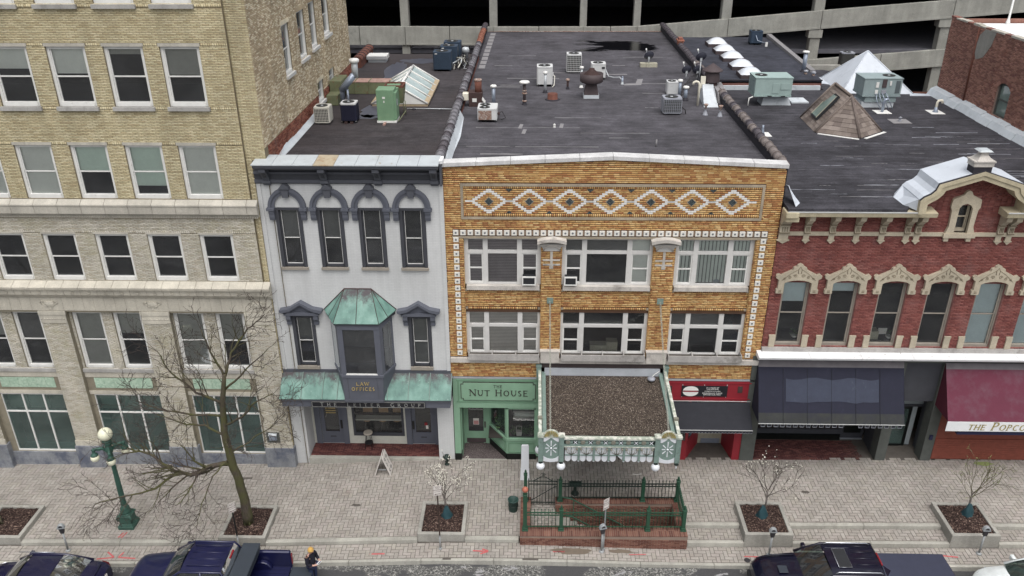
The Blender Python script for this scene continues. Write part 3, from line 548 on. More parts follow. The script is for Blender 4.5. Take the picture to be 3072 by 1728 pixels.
 # ------------------------------------------------------------------ tan brick office building (left)
TX0,TX1,TY=-30.0,-9.9,-0.20
tan=thing('office_building',(-16,-0.2,-0.3),'tall tan brick office building with paired windows filling the left edge','building')
COLA=[-24.7,-22.81,-20.94,-19.07,-17.17,-15.24,-13.34,-11.49];WA=0.65
COLD=[-24.7,-22.8,-20.9,-18.99,-17.08,-15.16,-13.25,-11.36];WD=0.61
hA=[(c-WA,c+WA,18.15,20.1)for c in COLA];hB=[(c-WA,c+WA,14.88,16.84)for c in COLA];hC=[(c-WA,c+WA,11.62,13.55)for c in COLA];hD=[(c-WD,c+WD,8.42,10.27)for c in COLD]
PIER=[(-26.6,-25.55),(-22.62,-21.55),(-18.60,-17.60),(-14.72,-13.65),(-10.77,-9.70)]
bays=[(-25.55,-22.62,-0.25,7.08),(-21.55,-18.60,-0.25,7.08),(-17.60,-14.72,-0.25,7.08),(-13.65,-10.77,-0.25,7.08)]
O0=(0,TY,0)
sheet(tan,'tan_mortar','wall',O0,XA,ZA,(TX0,TX1,11.5,22),hA+hB+hC,0.16)
sheet(tan,'buff_mortar','wall',O0,XA,ZA,(TX0,TX1,7.7,11.5),hD,0.16)
sheet(tan,'buff_mortar','wall',O0,XA,ZA,(TX0,-9.7,-0.5,7.7),bays,0.20)
soldA=[(TX0,TX1,z,z+0.107)for z in(18.04,16.84,14.76,13.55)]
brick_wall(tan,'tan_brick',O0,XA,ZA,(TX0+4,TX1,11.62,21.2),hA+hB+hC+soldA,0.0533,0.20,0.011,0.011,seed=11,pick=300)
for z,hh in((18.04,hA),(16.84,[]),(14.76,hB),(13.55,[])):
 cuts=[(c-WA-0.05,c+WA+0.05,z-1,z+1)for c in COLA]
 brick_wall(tan,'tan_brick',O0,XA,ZA,(TX0+4,TX1,z,z+0.107),cuts,0.107,0.075,0.012,0.014,name='soldier_brick',seed=5,pick=0,proud=0.016)
brick_wall(tan,'buff_brick',O0,XA,ZA,(TX0+4,TX1,8.42,10.86),hD+[(TX0,TX1,10.30,10.40)],0.0533,0.20,0.010,0.010,seed=12,pick=0)
brick_wall(tan,'buff_brick',O0,XA,ZA,(TX0+4,TX1,10.30,10.40),[(c-WD,c+WD,10.2,10.35)for c in COLD],0.10,0.075,0.012,0.014,name='soldier_brick',seed=6,pick=0)
for a,b in PIER[1:]:
 brick_wall(tan,'buff_brick',O0,XA,ZA,(a,b,1.16,6.60),[],0.0533,0.20,0.009,0.009,seed=13,pick=0)
sheet(tan,'tan_mortar','wall',(0,-0.08,0),XA,ZA,(-9.9,-9.2,-0.4,22),[(-9.69,-9.0,-1,12.96)],0);brick_wall(tan,'tan_brick',(0,-0.08,0),XA,ZA,(-9.9,-9.2,0.1,21.0),[(-9.69,-9.0,-1,12.98)],0.0533,0.20,0.011,0.011,seed=14,pick=0)
m=MB();m.quad((-9.9,TY,-.5),(-9.9,-.07,-.5),(-9.9,-.07,22),(-9.9,TY,22));m.quad((-9.69,-.08,-.5),(-9.69,.1,-.5),(-9.69,.1,12.96),(-9.69,-.08,12.96));m.build('pilaster_return','tan_mortar',tan)
SW=[(3.5,4.47,15.12,16.92),(5.72,6.80,15.26,17.08),(7.58,8.62,15.36,17.18),(9.84,11.02,15.5,17.2),(7.80,8.80,13.04,13.92),(9.99,10.99,13.26,14.0)]
sheet(tan,'tan_mortar','side_wall',(-9.2,0,0),YA,ZA,(-0.08,14.8,12.3,22),SW,0.15)
brick_wall(tan,'side_brick',(-9.2,0,0),YA,ZA,(-0.08,14.8,13.42,20.5),SW,0.0533,0.20,0.010,0.010,seed=15,pick=0)
brick_wall(tan,'red_rubble',(-9.2,0,0),YA,ZA,(0.3,14.8,12.55,13.42),SW,0.0533,0.20,0.010,0.010,seed=16,pick=0,jit=0.008)
m=MB();m.prism([(-9.19,0.6,12.6),(-9.0,0.6,12.71),(-8.97,2.5,12.72),(-9.0,6.0,12.72),(-8.98,7.4,12.72),(-9.19,7.4,12.92),(-9.19,4.0,12.84),(-9.19,2.2,12.90)],(0,0,0.01));m.build('base_flashing','curb_white',tan)
for(a,b,c,d)in SW:
 big=c>14.5
 dh_window(tan,a,b,c,d,-9.2,0.06,0.10,plane='x+',glassm='dark_glass',blind=[('blind_grey',0.0 if big else 0.5,1.0)]if big else None)
 q=MB();q.box(-9.21,-9.10,a-0.06,b+0.06,c-0.12,c);q.build('sill','frame_white',tan)
 q=MB();q.box(-9.20,-9.175,a-0.08,b+0.08,d,d+0.16);q.build('lintel','side_brick',tan)
m=MB();m.quad((TX0,14.8,-0.5),(TX0,14.8,22),(-9.2,14.8,22),(-9.2,14.8,-0.5));m.quad((TX0,TY,22),(-9.2,TY,22),(-9.2,14.8,22),(TX0,14.8,22));m.quad((TX0,TY,-0.5),(TX0,14.8,-0.5),(TX0,14.8,22),(TX0,TY,22));m.quad((-9.22,-0.08,-0.5),(-9.22,14.8,-0.5),(-9.22,14.8,12.4),(-9.22,-0.08,12.4));m.build('outer_wall','tan_mortar',tan)
m=MB()
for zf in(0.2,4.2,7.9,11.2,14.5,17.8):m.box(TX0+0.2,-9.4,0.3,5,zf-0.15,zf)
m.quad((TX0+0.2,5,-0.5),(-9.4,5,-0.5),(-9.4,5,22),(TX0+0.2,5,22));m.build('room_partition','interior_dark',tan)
BB={(1,4):[('blind_pale',0.62,1.0)],(1,5):[('blind_pale',0.54,1.0)],(1,6):[('blind_grey',0.86,1.0)],(1,7):[('blind_grey',0.52,1.0)],(1,3):[('blind_pale',0.5,1)],(2,4):[('blind_pale',0.0,1.0)],(2,5):[('blind_green',0.5,1.0)],(2,6):[('blind_green',0.22,1.0)],(2,7):[('blind_pale',0.0,1.0)],(2,3):[('blind_pale',0.0,1)]}
for r,(rows,cols,w)in enumerate(((hA,COLA,WA),(hB,COLA,WA),(hC,COLA,WA),(hD,COLD,WD))):
 for i,(a,b,c,d)in enumerate(rows):
  if a<-25.4:continue
  dh_window(tan,a,b,c,d,TY,0.09,0.12,blind=BB.get((r,i)),sill_h=0.14,mid=0.5)
  if r<3:
   for k in range(3):
    p,q=a-0.04+(b-a+0.08)*k/3+0.004,a-0.04+(b-a+0.08)*(k+1)/3-0.004
    t=MB();t.box(p,q,TY-0.022,TY+0.1,d,d+0.105);t.build('lintel_stone','terracotta_stone',tan)
    if r<2:
     p,q=a-0.06+(b-a+0.12)*k/3+0.004,a-0.06+(b-a+0.12)*(k+1)/3-0.004
     t=MB();t.box(p,q,TY-0.10,TY+0.14,c-0.13,c);t.build('sill_stone','sill_stone',tan)
  else:
   t=MB();t.box(a-0.03,b+0.03,TY-0.015,TY+0.1,d,d+0.07);t.build('lintel_stone','terracotta_stone',tan)
x=TX0+4
i=0
while x<-9.75:
 q=min(x+0.84,-9.66);t=MB()
 t.prism([(x+0.006,TY,10.97),(x+0.006,TY-0.05,10.97),(x+0.006,TY-0.09,11.06),(x+0.006,TY-0.17,11.10),(x+0.006,TY-0.18,11.36),(x+0.006,TY-0.20,11.40),(x+0.006,TY-0.20,11.45),(x+0.006,TY,11.60)],(q-x-0.012,0,0));t.build('belt_block','terracotta_stone',tan,bevel=0.006)
 x+=0.84
m=MB();x=TX0+4
while x<-9.7:m.box(x,x+0.028,TY-0.10,TY-0.02,10.93,11.0);x+=0.06
m.build('dentil_row','terracotta_stone',tan)
x=TX0+4
while x<-9.75:
 q=min(x+0.62,-9.62);t=MB()
 t.prism([(x+0.005,TY,7.74),(x+0.005,TY-0.10,7.76),(x+0.005,TY-0.14,7.82),(x+0.005,TY-0.20,7.90),(x+0.005,TY-0.22,8.12),(x+0.005,TY-0.30,8.16),(x+0.005,TY-0.31,8.25),(x+0.005,TY,8.41)],(q-x-0.01,0,0));o=t.build('belt_block','frieze_stone',tan,bevel=0.005)
 if q-x>0.5:
  r=MB();cx,cz=(x+q)/2,8.01;yb=TY-0.215
  for k in range(6):
   an=k*math.pi/3;r.lathe((cx+0.05*math.cos(an),yb,cz+0.05*math.sin(an)),[(0.001,-0.02),(0.026,-0.012),(0.028,0.0)],6,'y')
  r.lathe((cx,yb,cz),[(0.001,-0.028),(0.02,-0.018),(0.022,0.0)],6,'y');r.build('rosette','frieze_stone',o)
 x+=0.62
m=MB();x=TX0+4
while x<-9.66:m.box(x,x+0.034,TY-0.29,TY-0.20,8.125,8.16);x+=0.062
m.build('bead_row','frieze_stone',tan)
x=TX0+4
while x<-9.75:
 q=min(x+0.40,-9.70);t=MB();t.box(x+0.004,q-0.004,TY-0.03,TY+0.05,7.16,7.73);t.build('frieze_stone','frieze_stone',tan);x+=0.40
for a,b in PIER[1:]:
 cx=(a+b)/2;t=MB();y=TY-0.035
 t.lathe((cx,y,7.22),[(0.06,0),(0.075,0.02),(0.03,0.06),(0.13,0.13),(0.20,0.20),(0.21,0.27),(0.17,0.30),(0.22,0.34)],10)
 t.v=[(vx,y+(vy-y)*0.28,vz)for vx,vy,vz in t.v]
 for s in(-1,1):
  t.tube([(cx+s*0.21,y,7.50),(cx+s*0.30,y-0.01,7.56),(cx+s*0.34,y,7.48),(cx+s*0.27,y,7.42)],0.018,5)
  t.tube([(cx,y,7.40),(cx+s*0.12,y-0.02,7.34),(cx+s*0.24,y,7.44)],0.02,5)
 t.build('urn_relief','frieze_stone',tan)
 t=MB();t.box(a-0.02,b+0.02,TY-0.06,TY+0.02,6.98,7.14);t.box(a,b,TY-0.035,TY+0.02,6.62,6.98);t.build('pier_capital','frieze_stone',tan)
 t=MB();xx=a+0.06
 while xx<b-0.05:t.lathe((xx,TY-0.036,6.80),[(0.001,-0.014),(0.03,-0.01),(0.042,0)],8,'y');xx+=0.105
 t.build('capital_relief','frieze_stone',tan)
 t=MB();t.box(a-0.02,b+0.02,TY-0.05,TY+0.02,0.92,1.16);t.build('pier_plinth','frieze_stone',tan)
 t=MB();t.box(a-0.06,b+0.06,TY-0.09,TY+0.2,-0.6,0.92);t.build('pier_base','base_stone',tan,bevel=0.01)
BY=TY+0.18
EW=[[(-25.4,-24.3),(-23.8,-22.75)],[(-21.4,-20.24),(-19.80,-18.72)],[(-17.50,-16.34),(-15.93,-14.82)],[(-13.62,-12.44),(-12.0,-10.89)]]
GW=[(-25.3,-22.8),(-21.25,-18.70),(-17.45,-14.80),(-13.52,-10.91)]
for k,(a,b,c,d)in enumerate(bays):
 hs_=[(p,q,4.50,7.0)for p,q in EW[k]]+[(GW[k][0],GW[k][1],0.46,3.29)]
 sheet(tan,'buff_mortar','bay_wall',(0,BY,0),XA,ZA,(a,b,-0.5,7.1),hs_,0.15)
 if k==0:continue
 brick_wall(tan,'buff_brick',(0,BY,0),XA,ZA,(a,b,3.3,7.06),hs_+[(a,b,3.42,4.49)],0.0533,0.20,0.010,0.010,seed=20+k,pick=0)
 t=MB();t.box(a+0.01,b-0.01,BY-0.08,BY+0.05,4.36,4.50);t.build('bay_sill','sill_stone',tan)
 t=MB();t.box(a+0.01,b-0.01,BY-0.03,BY+0.05,4.10,4.36);t.build('bay_band','frieze_stone',tan)
 n=6;w=(GW[k][1]-GW[k][0]-0.35)/n
 for i in range(n):
  t=MB();x0=GW[k][0]+0.17+i*w;t.box(x0+0.004,x0+w-0.004,BY-0.018,BY+0.05,3.60,4.06);t.build('mosaic_panel','green_mosaic',tan)
 t=MB();t.box(a+0.01,b-0.01,BY-0.02,BY+0.05,3.30,3.46);t.build('bay_band','frieze_stone',tan)
 t=MB();t.box(a+0.01,b-0.01,BY-0.05,BY+0.1,-0.6,0.44);t.build('bay_base','base_stone',tan)
 BL={1:[('blind_grey',0.55,1),('blind_dark',0.5,1)],2:[('blind_grey',0.0,1),('blind_grey',0.60,1)],3:[('blind_grey',0.0,1),('blind_grey',0.5,1)]}[k]
 for i,(p,q)in enumerate(EW[k]):
  dh_window(tan,p,q,4.50,7.0,BY,0.09,0.13,blind=[BL[i]],sill_h=0.12)
 x0,x1=GW[k];m=MB();zz0,zz1,zt=0.46,3.29,2.41;y0,y1=BY+0.02,BY+0.10
 for xx in(x0,x0+(x1-x0)/3,x0+2*(x1-x0)/3,x1):m.box(max(xx-0.03,x0),min(xx+0.03,x1),y0,y1,zz0,zz1)
 for zz in(zz0+0.03,zt,zz1-0.03):m.box(x0,x1,y0+0.004,y1-0.004,zz-0.03,zz+0.03)
 f=m.build('window','window_white',tan)
 for i in range(3):
  p,q=x0+(x1-x0)*i/3+0.03,x0+(x1-x0)*(i+1)/3-0.03
  for c_,d_ in((zz0+0.06,zt-0.03),(zt+0.03,zz1-0.06)):
   t=MB();t.quad((p,BY+0.06,c_),(q,BY+0.06,c_),(q,BY+0.06,d_),(p,BY+0.06,d_));t.build('pane','green_glass',f)
  if not(k==3):
   t=MB();t.quad((p,BY+0.3,zt),(q,BY+0.3,zt),(q,BY+0.3,zz1),(p,BY+0.3,zz1));t.build('blind','blind_grey' if i<2 or k==2 else 'blind_dark',f)
 t=MB();t.box(x0,x1,BY+0.12,BY+0.6,zz0-0.02,zz0+0.02);t.box(x0,x0+0.05,BY+0.12,BY+0.6,zz0,zt);t.build('window_board','teal_board',f)
t=MB();t.box(-10.70,-10.17,TY-0.03,TY+0.02,1.17,1.67);f=t.build('night_deposit_box','pier_grey',tan)
t=MB();t.box(-10.58,-10.28,TY-0.09,TY-0.03,1.32,1.58);t.build('hatch','steel',f);t=MB();t.prism([(-10.60,TY-0.03,1.60),(-10.60,TY-0.12,1.55),(-10.60,TY-0.12,1.58),(-10.60,TY-0.03,1.64)],(0.34,0,0));t.build('hood','meter_grey',f)
# ------------------------------------------------------------------ stroke lettering with serifs
GLY={'T':(0.86,[('v',.43,0,1),('h',.02,.84,1)],[(.43,0)]),'H':(0.95,[('v',.17,0,1),('v',.78,0,1),('h',.17,.78,.52)],[(.17,0),(.17,1),(.78,0),(.78,1)]),'E':(0.78,[('v',.17,0,1),('h',.17,.70,1),('h',.17,.60,.53),('h',.17,.73,0)],[(.17,0),(.17,1)]),'N':(0.98,[('n',.16,0,1),('n',.84,0,1),('l',.14,1,.86,0,1)],[(.16,0),(.84,1),(.12,1)]),'U':(0.93,[('v',.17,.30,1),('n',.78,.30,1),('a',.475,.32,.305,.32,180,360)],[(.17,1),(.78,1)]),'O':(1.0,[('a',.5,.5,.43,.5,0,360)],[]),'S':(0.66,[('a',.33,.745,.23,.255,30,270),('a',.33,.25,.25,.25,-150,90)],[]),'L':(0.74,[('v',.17,0,1),('h',.17,.70,0)],[(.17,0),(.17,1)]),'I':(0.36,[('v',.18,0,1)],[(.18,0),(.18,1)]),'R':(0.88,[('v',.17,0,1),('a',.42,.755,.26,.245,-90,90),('h',.17,.44,1),('h',.17,.44,.51),('l',.42,.5,.80,0,1)],[(.17,0),(.17,1)]),'P':(0.78,[('v',.17,0,1),('a',.42,.74,.26,.26,-90,90),('h',.17,.44,1),('h',.17,.44,.48)],[(.17,0),(.17,1)]),'G':(0.95,[('a',.5,.5,.42,.5,45,330),('v',.80,.05,.42)],[(.80,.42)]),'A':(0.95,[('l',.08,0,.48,1,0),('l',.48,1,.87,0,1),('h',.25,.70,.36)],[(.08,0),(.87,0)]),'W':(1.25,[('l',.05,1,.35,0,1),('l',.35,0,.63,1,0),('l',.63,1,.92,0,1),('l',.92,0,1.2,1,0)],[(.07,1),(1.18,1)]),'F':(0.74,[('v',.17,0,1),('h',.17,.70,1),('h',.17,.60,.52)],[(.17,0),(.17,1)]),'C':(0.9,[('a',.5,.5,.42,.5,50,310)],[])}
def letters(parent,s,x,z,y,h,mat,gap=0.12,th=0.13,d=0.012,center=True,name='lettering',small=1.0,slant=0.0,space=0.5):
 """capitals standing on the plane y, x is the middle of the line, z the foot"""
 tot=0;W_=[]
 for i,c in enumerate(s):
  k=h if(i==0 or s[i-1]==' ')else h*small
  w=space*h if c==' ' else GLY[c][0]*k
  W_.append((w,k));tot+=w+gap*h
 tot-=gap*h;px=x-tot/2 if center else x;m=MB()
 def bar(x0,z0,x1,z1,t):
  dx,dz=x1-x0,z1-z0;L=math.hypot(dx,dz)or 1;nx,nz=-dz/L*t/2,dx/L*t/2
  sh=lambda a,b:(a+slant*(b-z),y,b)
  m.prism([sh(x0-nx,z0-nz),sh(x1-nx,z1-nz),sh(x1+nx,z1+nz),sh(x0+nx,z0+nz)],(0,-d,0))
 for c,(w,k)in zip(s,W_):
  if c!=' ':
   for st in GLY[c][1]:
    t=th*k
    if st[0]in 'vn':bar(px+st[1]*k,z+st[2]*k,px+st[1]*k,z+st[3]*k,t if st[0]=='v' else t*0.6)
    elif st[0]=='h':zz=z+min(max(st[3],.04),.96)*k;bar(px+st[1]*k,zz,px+st[2]*k,zz,t*0.6)
    elif st[0]=='l':bar(px+st[1]*k,z+st[2]*k,px+st[3]*k,z+st[4]*k,t if st[5]else t*0.6)
    else:
     _,cx,cy,rx,ry,a0,a1=st;n=max(6,int((a1-a0)/24));rx-=th/2;ry-=th/3
     P=[(px+(cx+rx*math.cos(math.radians(a0+(a1-a0)*i/n)))*k,z+(cy+ry*math.sin(math.radians(a0+(a1-a0)*i/n)))*k)for i in range(n+1)]
     for i in range(n):
      am=math.radians(a0+(a1-a0)*(i+.5)/n);bar(*P[i],*P[i+1],t*(0.55+0.5*abs(math.cos(am))))
   for sx,sz in GLY[c][2]:zz=z+(0.03 if sz<.5 else sz-0.03)*k;bar(px+(sx-.13)*k,zz,px+(sx+.13)*k,zz,0.06*k)
  px+=w+gap*h
 return m.build(name,mat,parent)
 # ------------------------------------------------------------------ white painted law office
law=thing('law_office_building',(-6.4,0,0),'narrow white painted three-storey building with slate trim and a copper-roofed bay','building')
LX0,LX1=-9.68,-3.16
AC=[-8.69,-7.21,-5.74,-4.28]
hU=[(c-0.45,c+0.45,8.94,11.22)for c in AC];hL=[(-9.07,-8.24,4.73,6.90),(-4.66,-3.83,4.73,6.90)]
sheet(law,'white_paint','wall',(0,0,0),XA,ZA,(LX0,LX1,4.42,12.3),hU+hL+[(-7.45,-5.45,4.5,6.6)],0.16)
m=MB();m.box(LX0-0.02,LX0+0.14,-0.045,0.05,4.45,12.2);m.build('corner_board','white_paint',law);m=MB();m.box(LX1-0.12,LX1+0.02,-0.045,0.05,4.45,12.2);m.build('corner_board','white_paint',law)
m=MB();m.quad((LX0,21,-.3),(LX0,21,12.6),(LX1,21,12.6),(LX1,21,-.3));m.quad((LX0,0,-.3),(LX0,21,-.3),(LX0,21,12.6),(LX0,0,12.6));m.quad((LX1,0,3.3),(LX1,0,12.6),(LX1,21,12.6),(LX1,21,3.3));m.build('outer_wall','red_rubble',law)
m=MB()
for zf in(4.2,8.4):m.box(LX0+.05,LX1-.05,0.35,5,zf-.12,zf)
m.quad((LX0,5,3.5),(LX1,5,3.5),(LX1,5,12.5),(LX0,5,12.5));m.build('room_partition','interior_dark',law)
m=MB();m.box(LX0-0.05,LX1+0.03,-0.08,0.1,12.16,12.84);f=m.build('frieze','slate_dark',law)
m=MB();m.box(LX0-0.02,LX1,-0.12,-0.08,12.20,12.32);m.box(LX0-0.02,LX1,-0.14,-0.08,12.52,12.60);m.build('moulding','slate_trim',f)
m=MB();m.prism([(LX0+0.14,0.1,12.78),(LX0+0.14,-0.50,12.80),(LX0+0.14,-0.55,12.86),(LX0+0.14,-0.60,12.88),(LX0+0.14,-0.62,13.0),(LX0+0.14,0.1,13.02)],(LX1-LX0-0.22,0,0));m.build('cornice','slate_trim',law)
nsh=9
for i in range(nsh):
 a,b=LX0+0.10+(LX1-LX0-0.14)*i/nsh,LX0+0.10+(LX1-LX0-0.14)*(i+1)/nsh;m=MB()
 m.hexa([(a+.006,-0.655,12.985),(b-.006,-0.655,12.985),(b-.006,0.30,13.05),(a+.006,0.30,13.05),(a+.006,-0.655,13.012),(b-.006,-0.655,13.012),(b-.006,0.30,13.085),(a+.006,0.30,13.085)]);m.build('flashing_sheet','rust_flashing' if i==3 else 'lead_flashing',law)
m=MB();m.box(LX0,LX1,0.12,0.30,12.5,13.05);m.build('parapet','tar',law)
for i,c in enumerate((-9.27,-7.25,-5.38,-3.42)):
 m=MB();w=0.12
 m.prism([(c-w,-0.08,12.30),(c-w,-0.16,12.30),(c-w,-0.22,12.42),(c-w,-0.40,12.62),(c-w,-0.52,12.70),(c-w,-0.52,12.82),(c-w,-0.08,12.82)],(2*w,0,0));m.box(c-w-0.03,c+w+0.03,-0.20,-0.08,12.20,12.30)
 m.prism([(c-w,-0.10,12.10),(c+w,-0.10,12.10),(c+w*1.5,-0.10,12.20),(c-w*1.5,-0.10,12.20)],(0,0.06,0));b=m.build('bracket','slate_trim',law,bevel=0.008)
 m=MB();m.prism([(c-0.05,-0.235,12.42),(c-0.05,-0.425,12.62),(c-0.05,-0.41,12.64),(c-0.05,-0.22,12.44)],(0.10,0,0));m.build('bracket_panel','slate_dark',b)
m=MB();m.box(LX1-0.05,LX1+0.02,-0.3,0.3,12.16,12.95);m.build('cornice_end','slate_trim',law);m=MB();m.box(LX1-0.06,LX1+0.06,-0.25,0.3,12.95,13.06);m.build('cap_stone','ledge_white',law)
for i,c in enumerate(AC):
 h=thing_=None
 m=MB();n=18;zs=11.26
 for(ro,ri,y0,y1)in((0.675,0.57,-0.13,0.0),(0.60,0.46,-0.085,0.0)):
  for k in range(n):
   a0,a1=math.pi*k/n,math.pi*(k+1)/n
   pt=lambda r,a,y:(c+r*math.cos(a),y,zs+r*1.08*math.sin(a))
   m.hexa([pt(ri,a0,y0),pt(ro,a0,y0),pt(ro,a0,y1),pt(ri,a0,y1),pt(ri,a1,y0),pt(ro,a1,y0),pt(ro,a1,y1),pt(ri,a1,y1)])
 hood=m.build('arched_hood','slate_blue',law)
 for s in(-1,1):
  m=MB();x0,x1=sorted((c+s*0.47,c+s*0.66));m.prism([(x0,0,10.80),(x0,-0.10,10.80),(x0,-0.13,10.92),(x0,-0.13,11.05),(x0,-0.16,11.07),(x0,-0.16,11.18),(x0,0,11.18)],(x1-x0,0,0));x0,x1=sorted((c+s*0.44,c+s*0.72));m.box(x0,x1,-0.20,0,11.18,11.27);m.build('hood_corbel','slate_blue',hood)
 m=MB();m.prism([(c-0.10,-0.16,11.66),(c+0.10,-0.16,11.66),(c+0.14,-0.16,11.98),(c-0.14,-0.16,11.98)],(0,0.16,0));m.prism([(c-0.18,-0.20,11.98),(c+0.18,-0.20,11.98),(c+0.18,-0.20,12.03),(c+0.09,-0.20,12.13),(c,-0.20,12.17),(c-0.09,-0.20,12.13),(c-0.18,-0.20,12.03)],(0,0.20,0));m.build('keystone','slate_trim',hood)
 a,b,zz0,zz1=hU[i]
 m=MB();m.box(a-0.02,a+0.10,-0.03,0.16,zz0,zz1);m.box(b-0.10,b+0.02,-0.03,0.16,zz0,zz1);m.box(a-0.02,b+0.02,-0.035,0.16,zz1-0.06,zz1+0.03);m.build('casing','slate_dark',law)
 dh_window(law,a+0.10,b-0.10,zz0,zz1-0.05,0.0,0.05,0.13,mat='slate_dark',stile=0.02,rail=0.05,glassm='dark_glass',blind=[('blind_grey',0.5,1.0)]if i<2 else None)
 m=MB()
 for q in(a+0.155,b-0.17):m.box(q,q+0.015,0.085,0.10,zz0+0.1,zz1-0.1)
 m.box(a+0.155,b-0.155,0.085,0.10,(zz0+zz1)/2-0.03,(zz0+zz1)/2+0.0);m.box(a+0.155,b-0.155,0.085,0.10,zz0+0.10,zz0+0.13);m.build('sash_bead','window_white',law)
 m=MB();m.box(a-0.05,b+0.05,-0.10,0.12,zz0-0.09,zz0);m.build('sill','stone_sill_warm',law)
for i,(a,b,zz0,zz1)in enumerate(hL):
 c=(a+b)/2
 m=MB();m.box(a-0.02,a+0.10,-0.03,0.16,zz0,zz1);m.box(b-0.10,b+0.02,-0.03,0.16,zz0,zz1);m.box(a-0.02,b+0.02,-0.035,0.16,zz1-0.06,zz1+0.03);m.build('casing','slate_dark',law)
 dh_window(law,a+0.09,b-0.09,zz0,zz1-0.05,0.0,0.05,0.13,mat='slate_dark',stile=0.02,glassm='dark_glass',blind=[('blind_grey',0.5 if i==0 else 0.0,1.0)])
 m=MB()
 for q in(a+0.145,b-0.16):m.box(q,q+0.015,0.085,0.10,zz0+0.1,zz1-0.1)
 m.box(a+0.145,b-0.145,0.085,0.10,(zz0+zz1)/2-0.03,(zz0+zz1)/2+0.0);m.box(a+0.145,b-0.145,0.085,0.10,zz0+0.10,zz0+0.13);m.build('sash_bead','window_white',law)
 m=MB();m.box(a-0.02,b+0.02,-0.10,0.12,zz0-0.13,zz0);m.build('sill','stone_sill_warm',law)
 zb=7.06
 m=MB()
 for(w0,y0,a_,t_)in((0.80,-0.26,0.0,0.08),(0.74,-0.20,-0.06,0.07)):
  m.prism([(c-w0,y0,zb+0.10+a_),(c-w0+0.10,y0,zb+0.06+a_),(c-0.40,y0,zb+0.16+a_),(c,y0,zb+0.42+a_),(c+0.40,y0,zb+0.16+a_),(c+w0-0.10,y0,zb+0.06+a_),(c+w0,y0,zb+0.10+a_),(c+w0,y0,zb+0.10+a_+t_),(c+0.42,y0,zb+0.26+a_),(c,y0,zb+0.42+a_+t_*1.3),(c-0.42,y0,zb+0.26+a_),(c-w0,y0,zb+0.10+a_+t_)],(0,-y0,0))
 m.box(c-0.66,c+0.66,-0.20,0,zb-0.06,zb+0.06);m.prism([(c-0.6,-0.08,zb+0.02),(c+0.6,-0.08,zb+0.02),(c,-0.08,zb+0.36)],(0,0.08,0));hood=m.build('pediment_hood','slate_blue',law)
 for s in(-1,1):
  m=MB();x0,x1=sorted((c+s*0.43,c+s*0.60));m.prism([(x0,0,6.56),(x0,-0.09,6.56),(x0,-0.10,6.70),(x0,-0.17,6.82),(x0,-0.17,7.0),(x0,0,7.0)],(x1-x0,0,0));m.build('hood_corbel','slate_blue',hood)
m=MB();m.box(LX0-0.02,LX1+0.02,-0.06,0.06,4.36,4.56);m.build('awning_flashing','slate_trim',law)
for xs in((-9.74,-8.90,-8.08,-7.50,-7.20),(-5.60,-5.55,-4.75,-3.93,-3.10)):
 for a,b in zip(xs[:-1],xs[1:]):
  if b-a<0.1:a=b-0.1
  m=MB();m.hexa([(a+.004,-0.80,3.66),(b-.004,-0.80,3.66),(b-.004,-0.04,4.40),(a+.004,-0.04,4.40),(a+.004,-0.82,3.69),(b-.004,-0.82,3.69),(b-.004,-0.05,4.44),(a+.004,-0.05,4.44)]);s_=m.build('copper_sheet','copper',law)
  m=MB();m.hexa([(b-.012,-0.80,3.69),(b+.012,-0.80,3.69),(b+.012,-0.05,4.44),(b-.012,-0.05,4.44),(b-.012,-0.84,3.72),(b+.012,-0.84,3.72),(b+.012,-0.07,4.47),(b-.012,-0.07,4.47)]);m.build('seam','verdigris',s_)
m=MB();m.box(-9.68,-3.14,-0.74,0.2,3.30,3.66);m.build('entablature','slate_blue',law);m=MB();m.box(-9.70,-3.12,-0.79,-0.74,3.58,3.66);m.build('entablature_moulding','slate_trim',law)
m=MB();m.box(-8.52,-4.10,-0.80,-0.745,3.32,3.585);s_=m.build('sign_board','sign_black',law)
m=MB()
for a,b,c,d in((-8.50,-4.12,3.328,3.345),(-8.50,-4.12,3.560,3.577),(-8.50,-8.48,3.33,3.57),(-4.14,-4.12,3.33,3.57)):m.box(a,b,-0.806,-0.80,c,d)
m.build('sign_border','sign_silver',s_);letters(s_,'THE LEITER GROUP',-6.22,3.375,-0.802,0.165,'sign_silver',gap=0.75,small=0.9,space=0.9)
bx=thing
P_=lambda x,y,z:(x,y,z)
wl,wr,fl,fr_,yf=-7.62,-5.28,-7.18,-5.62,-0.90
zt,zs,zb=7.08,4.80,3.70
m=MB();cx=(wl+wr)/2
lo=[(-7.42,0,3.55),(-7.16,yf+0.06,zb),(-5.70,yf+0.06,zb),(-5.80+0.2,0,3.55)]
m.quad((fl,yf,zs),(-7.16,yf+0.06,zb),(-5.68,yf+0.06,zb),(fr_,yf,zs));m.quad((wl,0,zs),(-7.45,0,zb),(-7.16,yf+0.06,zb),(fl,yf,zs));m.quad((fr_,yf,zs),(-5.68,yf+0.06,zb),(-5.42,0,zb),(wr,0,zs));m.quad((-7.16,yf+0.06,zb),(-7.45,0,zb),(-5.42,0,zb),(-5.68,yf+0.06,zb))
apron=m.build('bay_apron','slate_blue',law)
m=MB();m.box(-7.18,-5.66,yf+0.02,yf+0.10,zb-0.10,zb);m.build('apron_foot','slate_trim',apron)
m=MB()
for q in(-6.98,-5.86):m.prism([(q-0.012,yf-0.008,zs-0.06),(q+0.012,yf-0.008,zs-0.06),(q+0.012,yf+0.052,zb+0.05),(q-0.012,yf+0.052,zb+0.05)],(0,0.01,0))
m.build('apron_bead','slate_trim',apron)
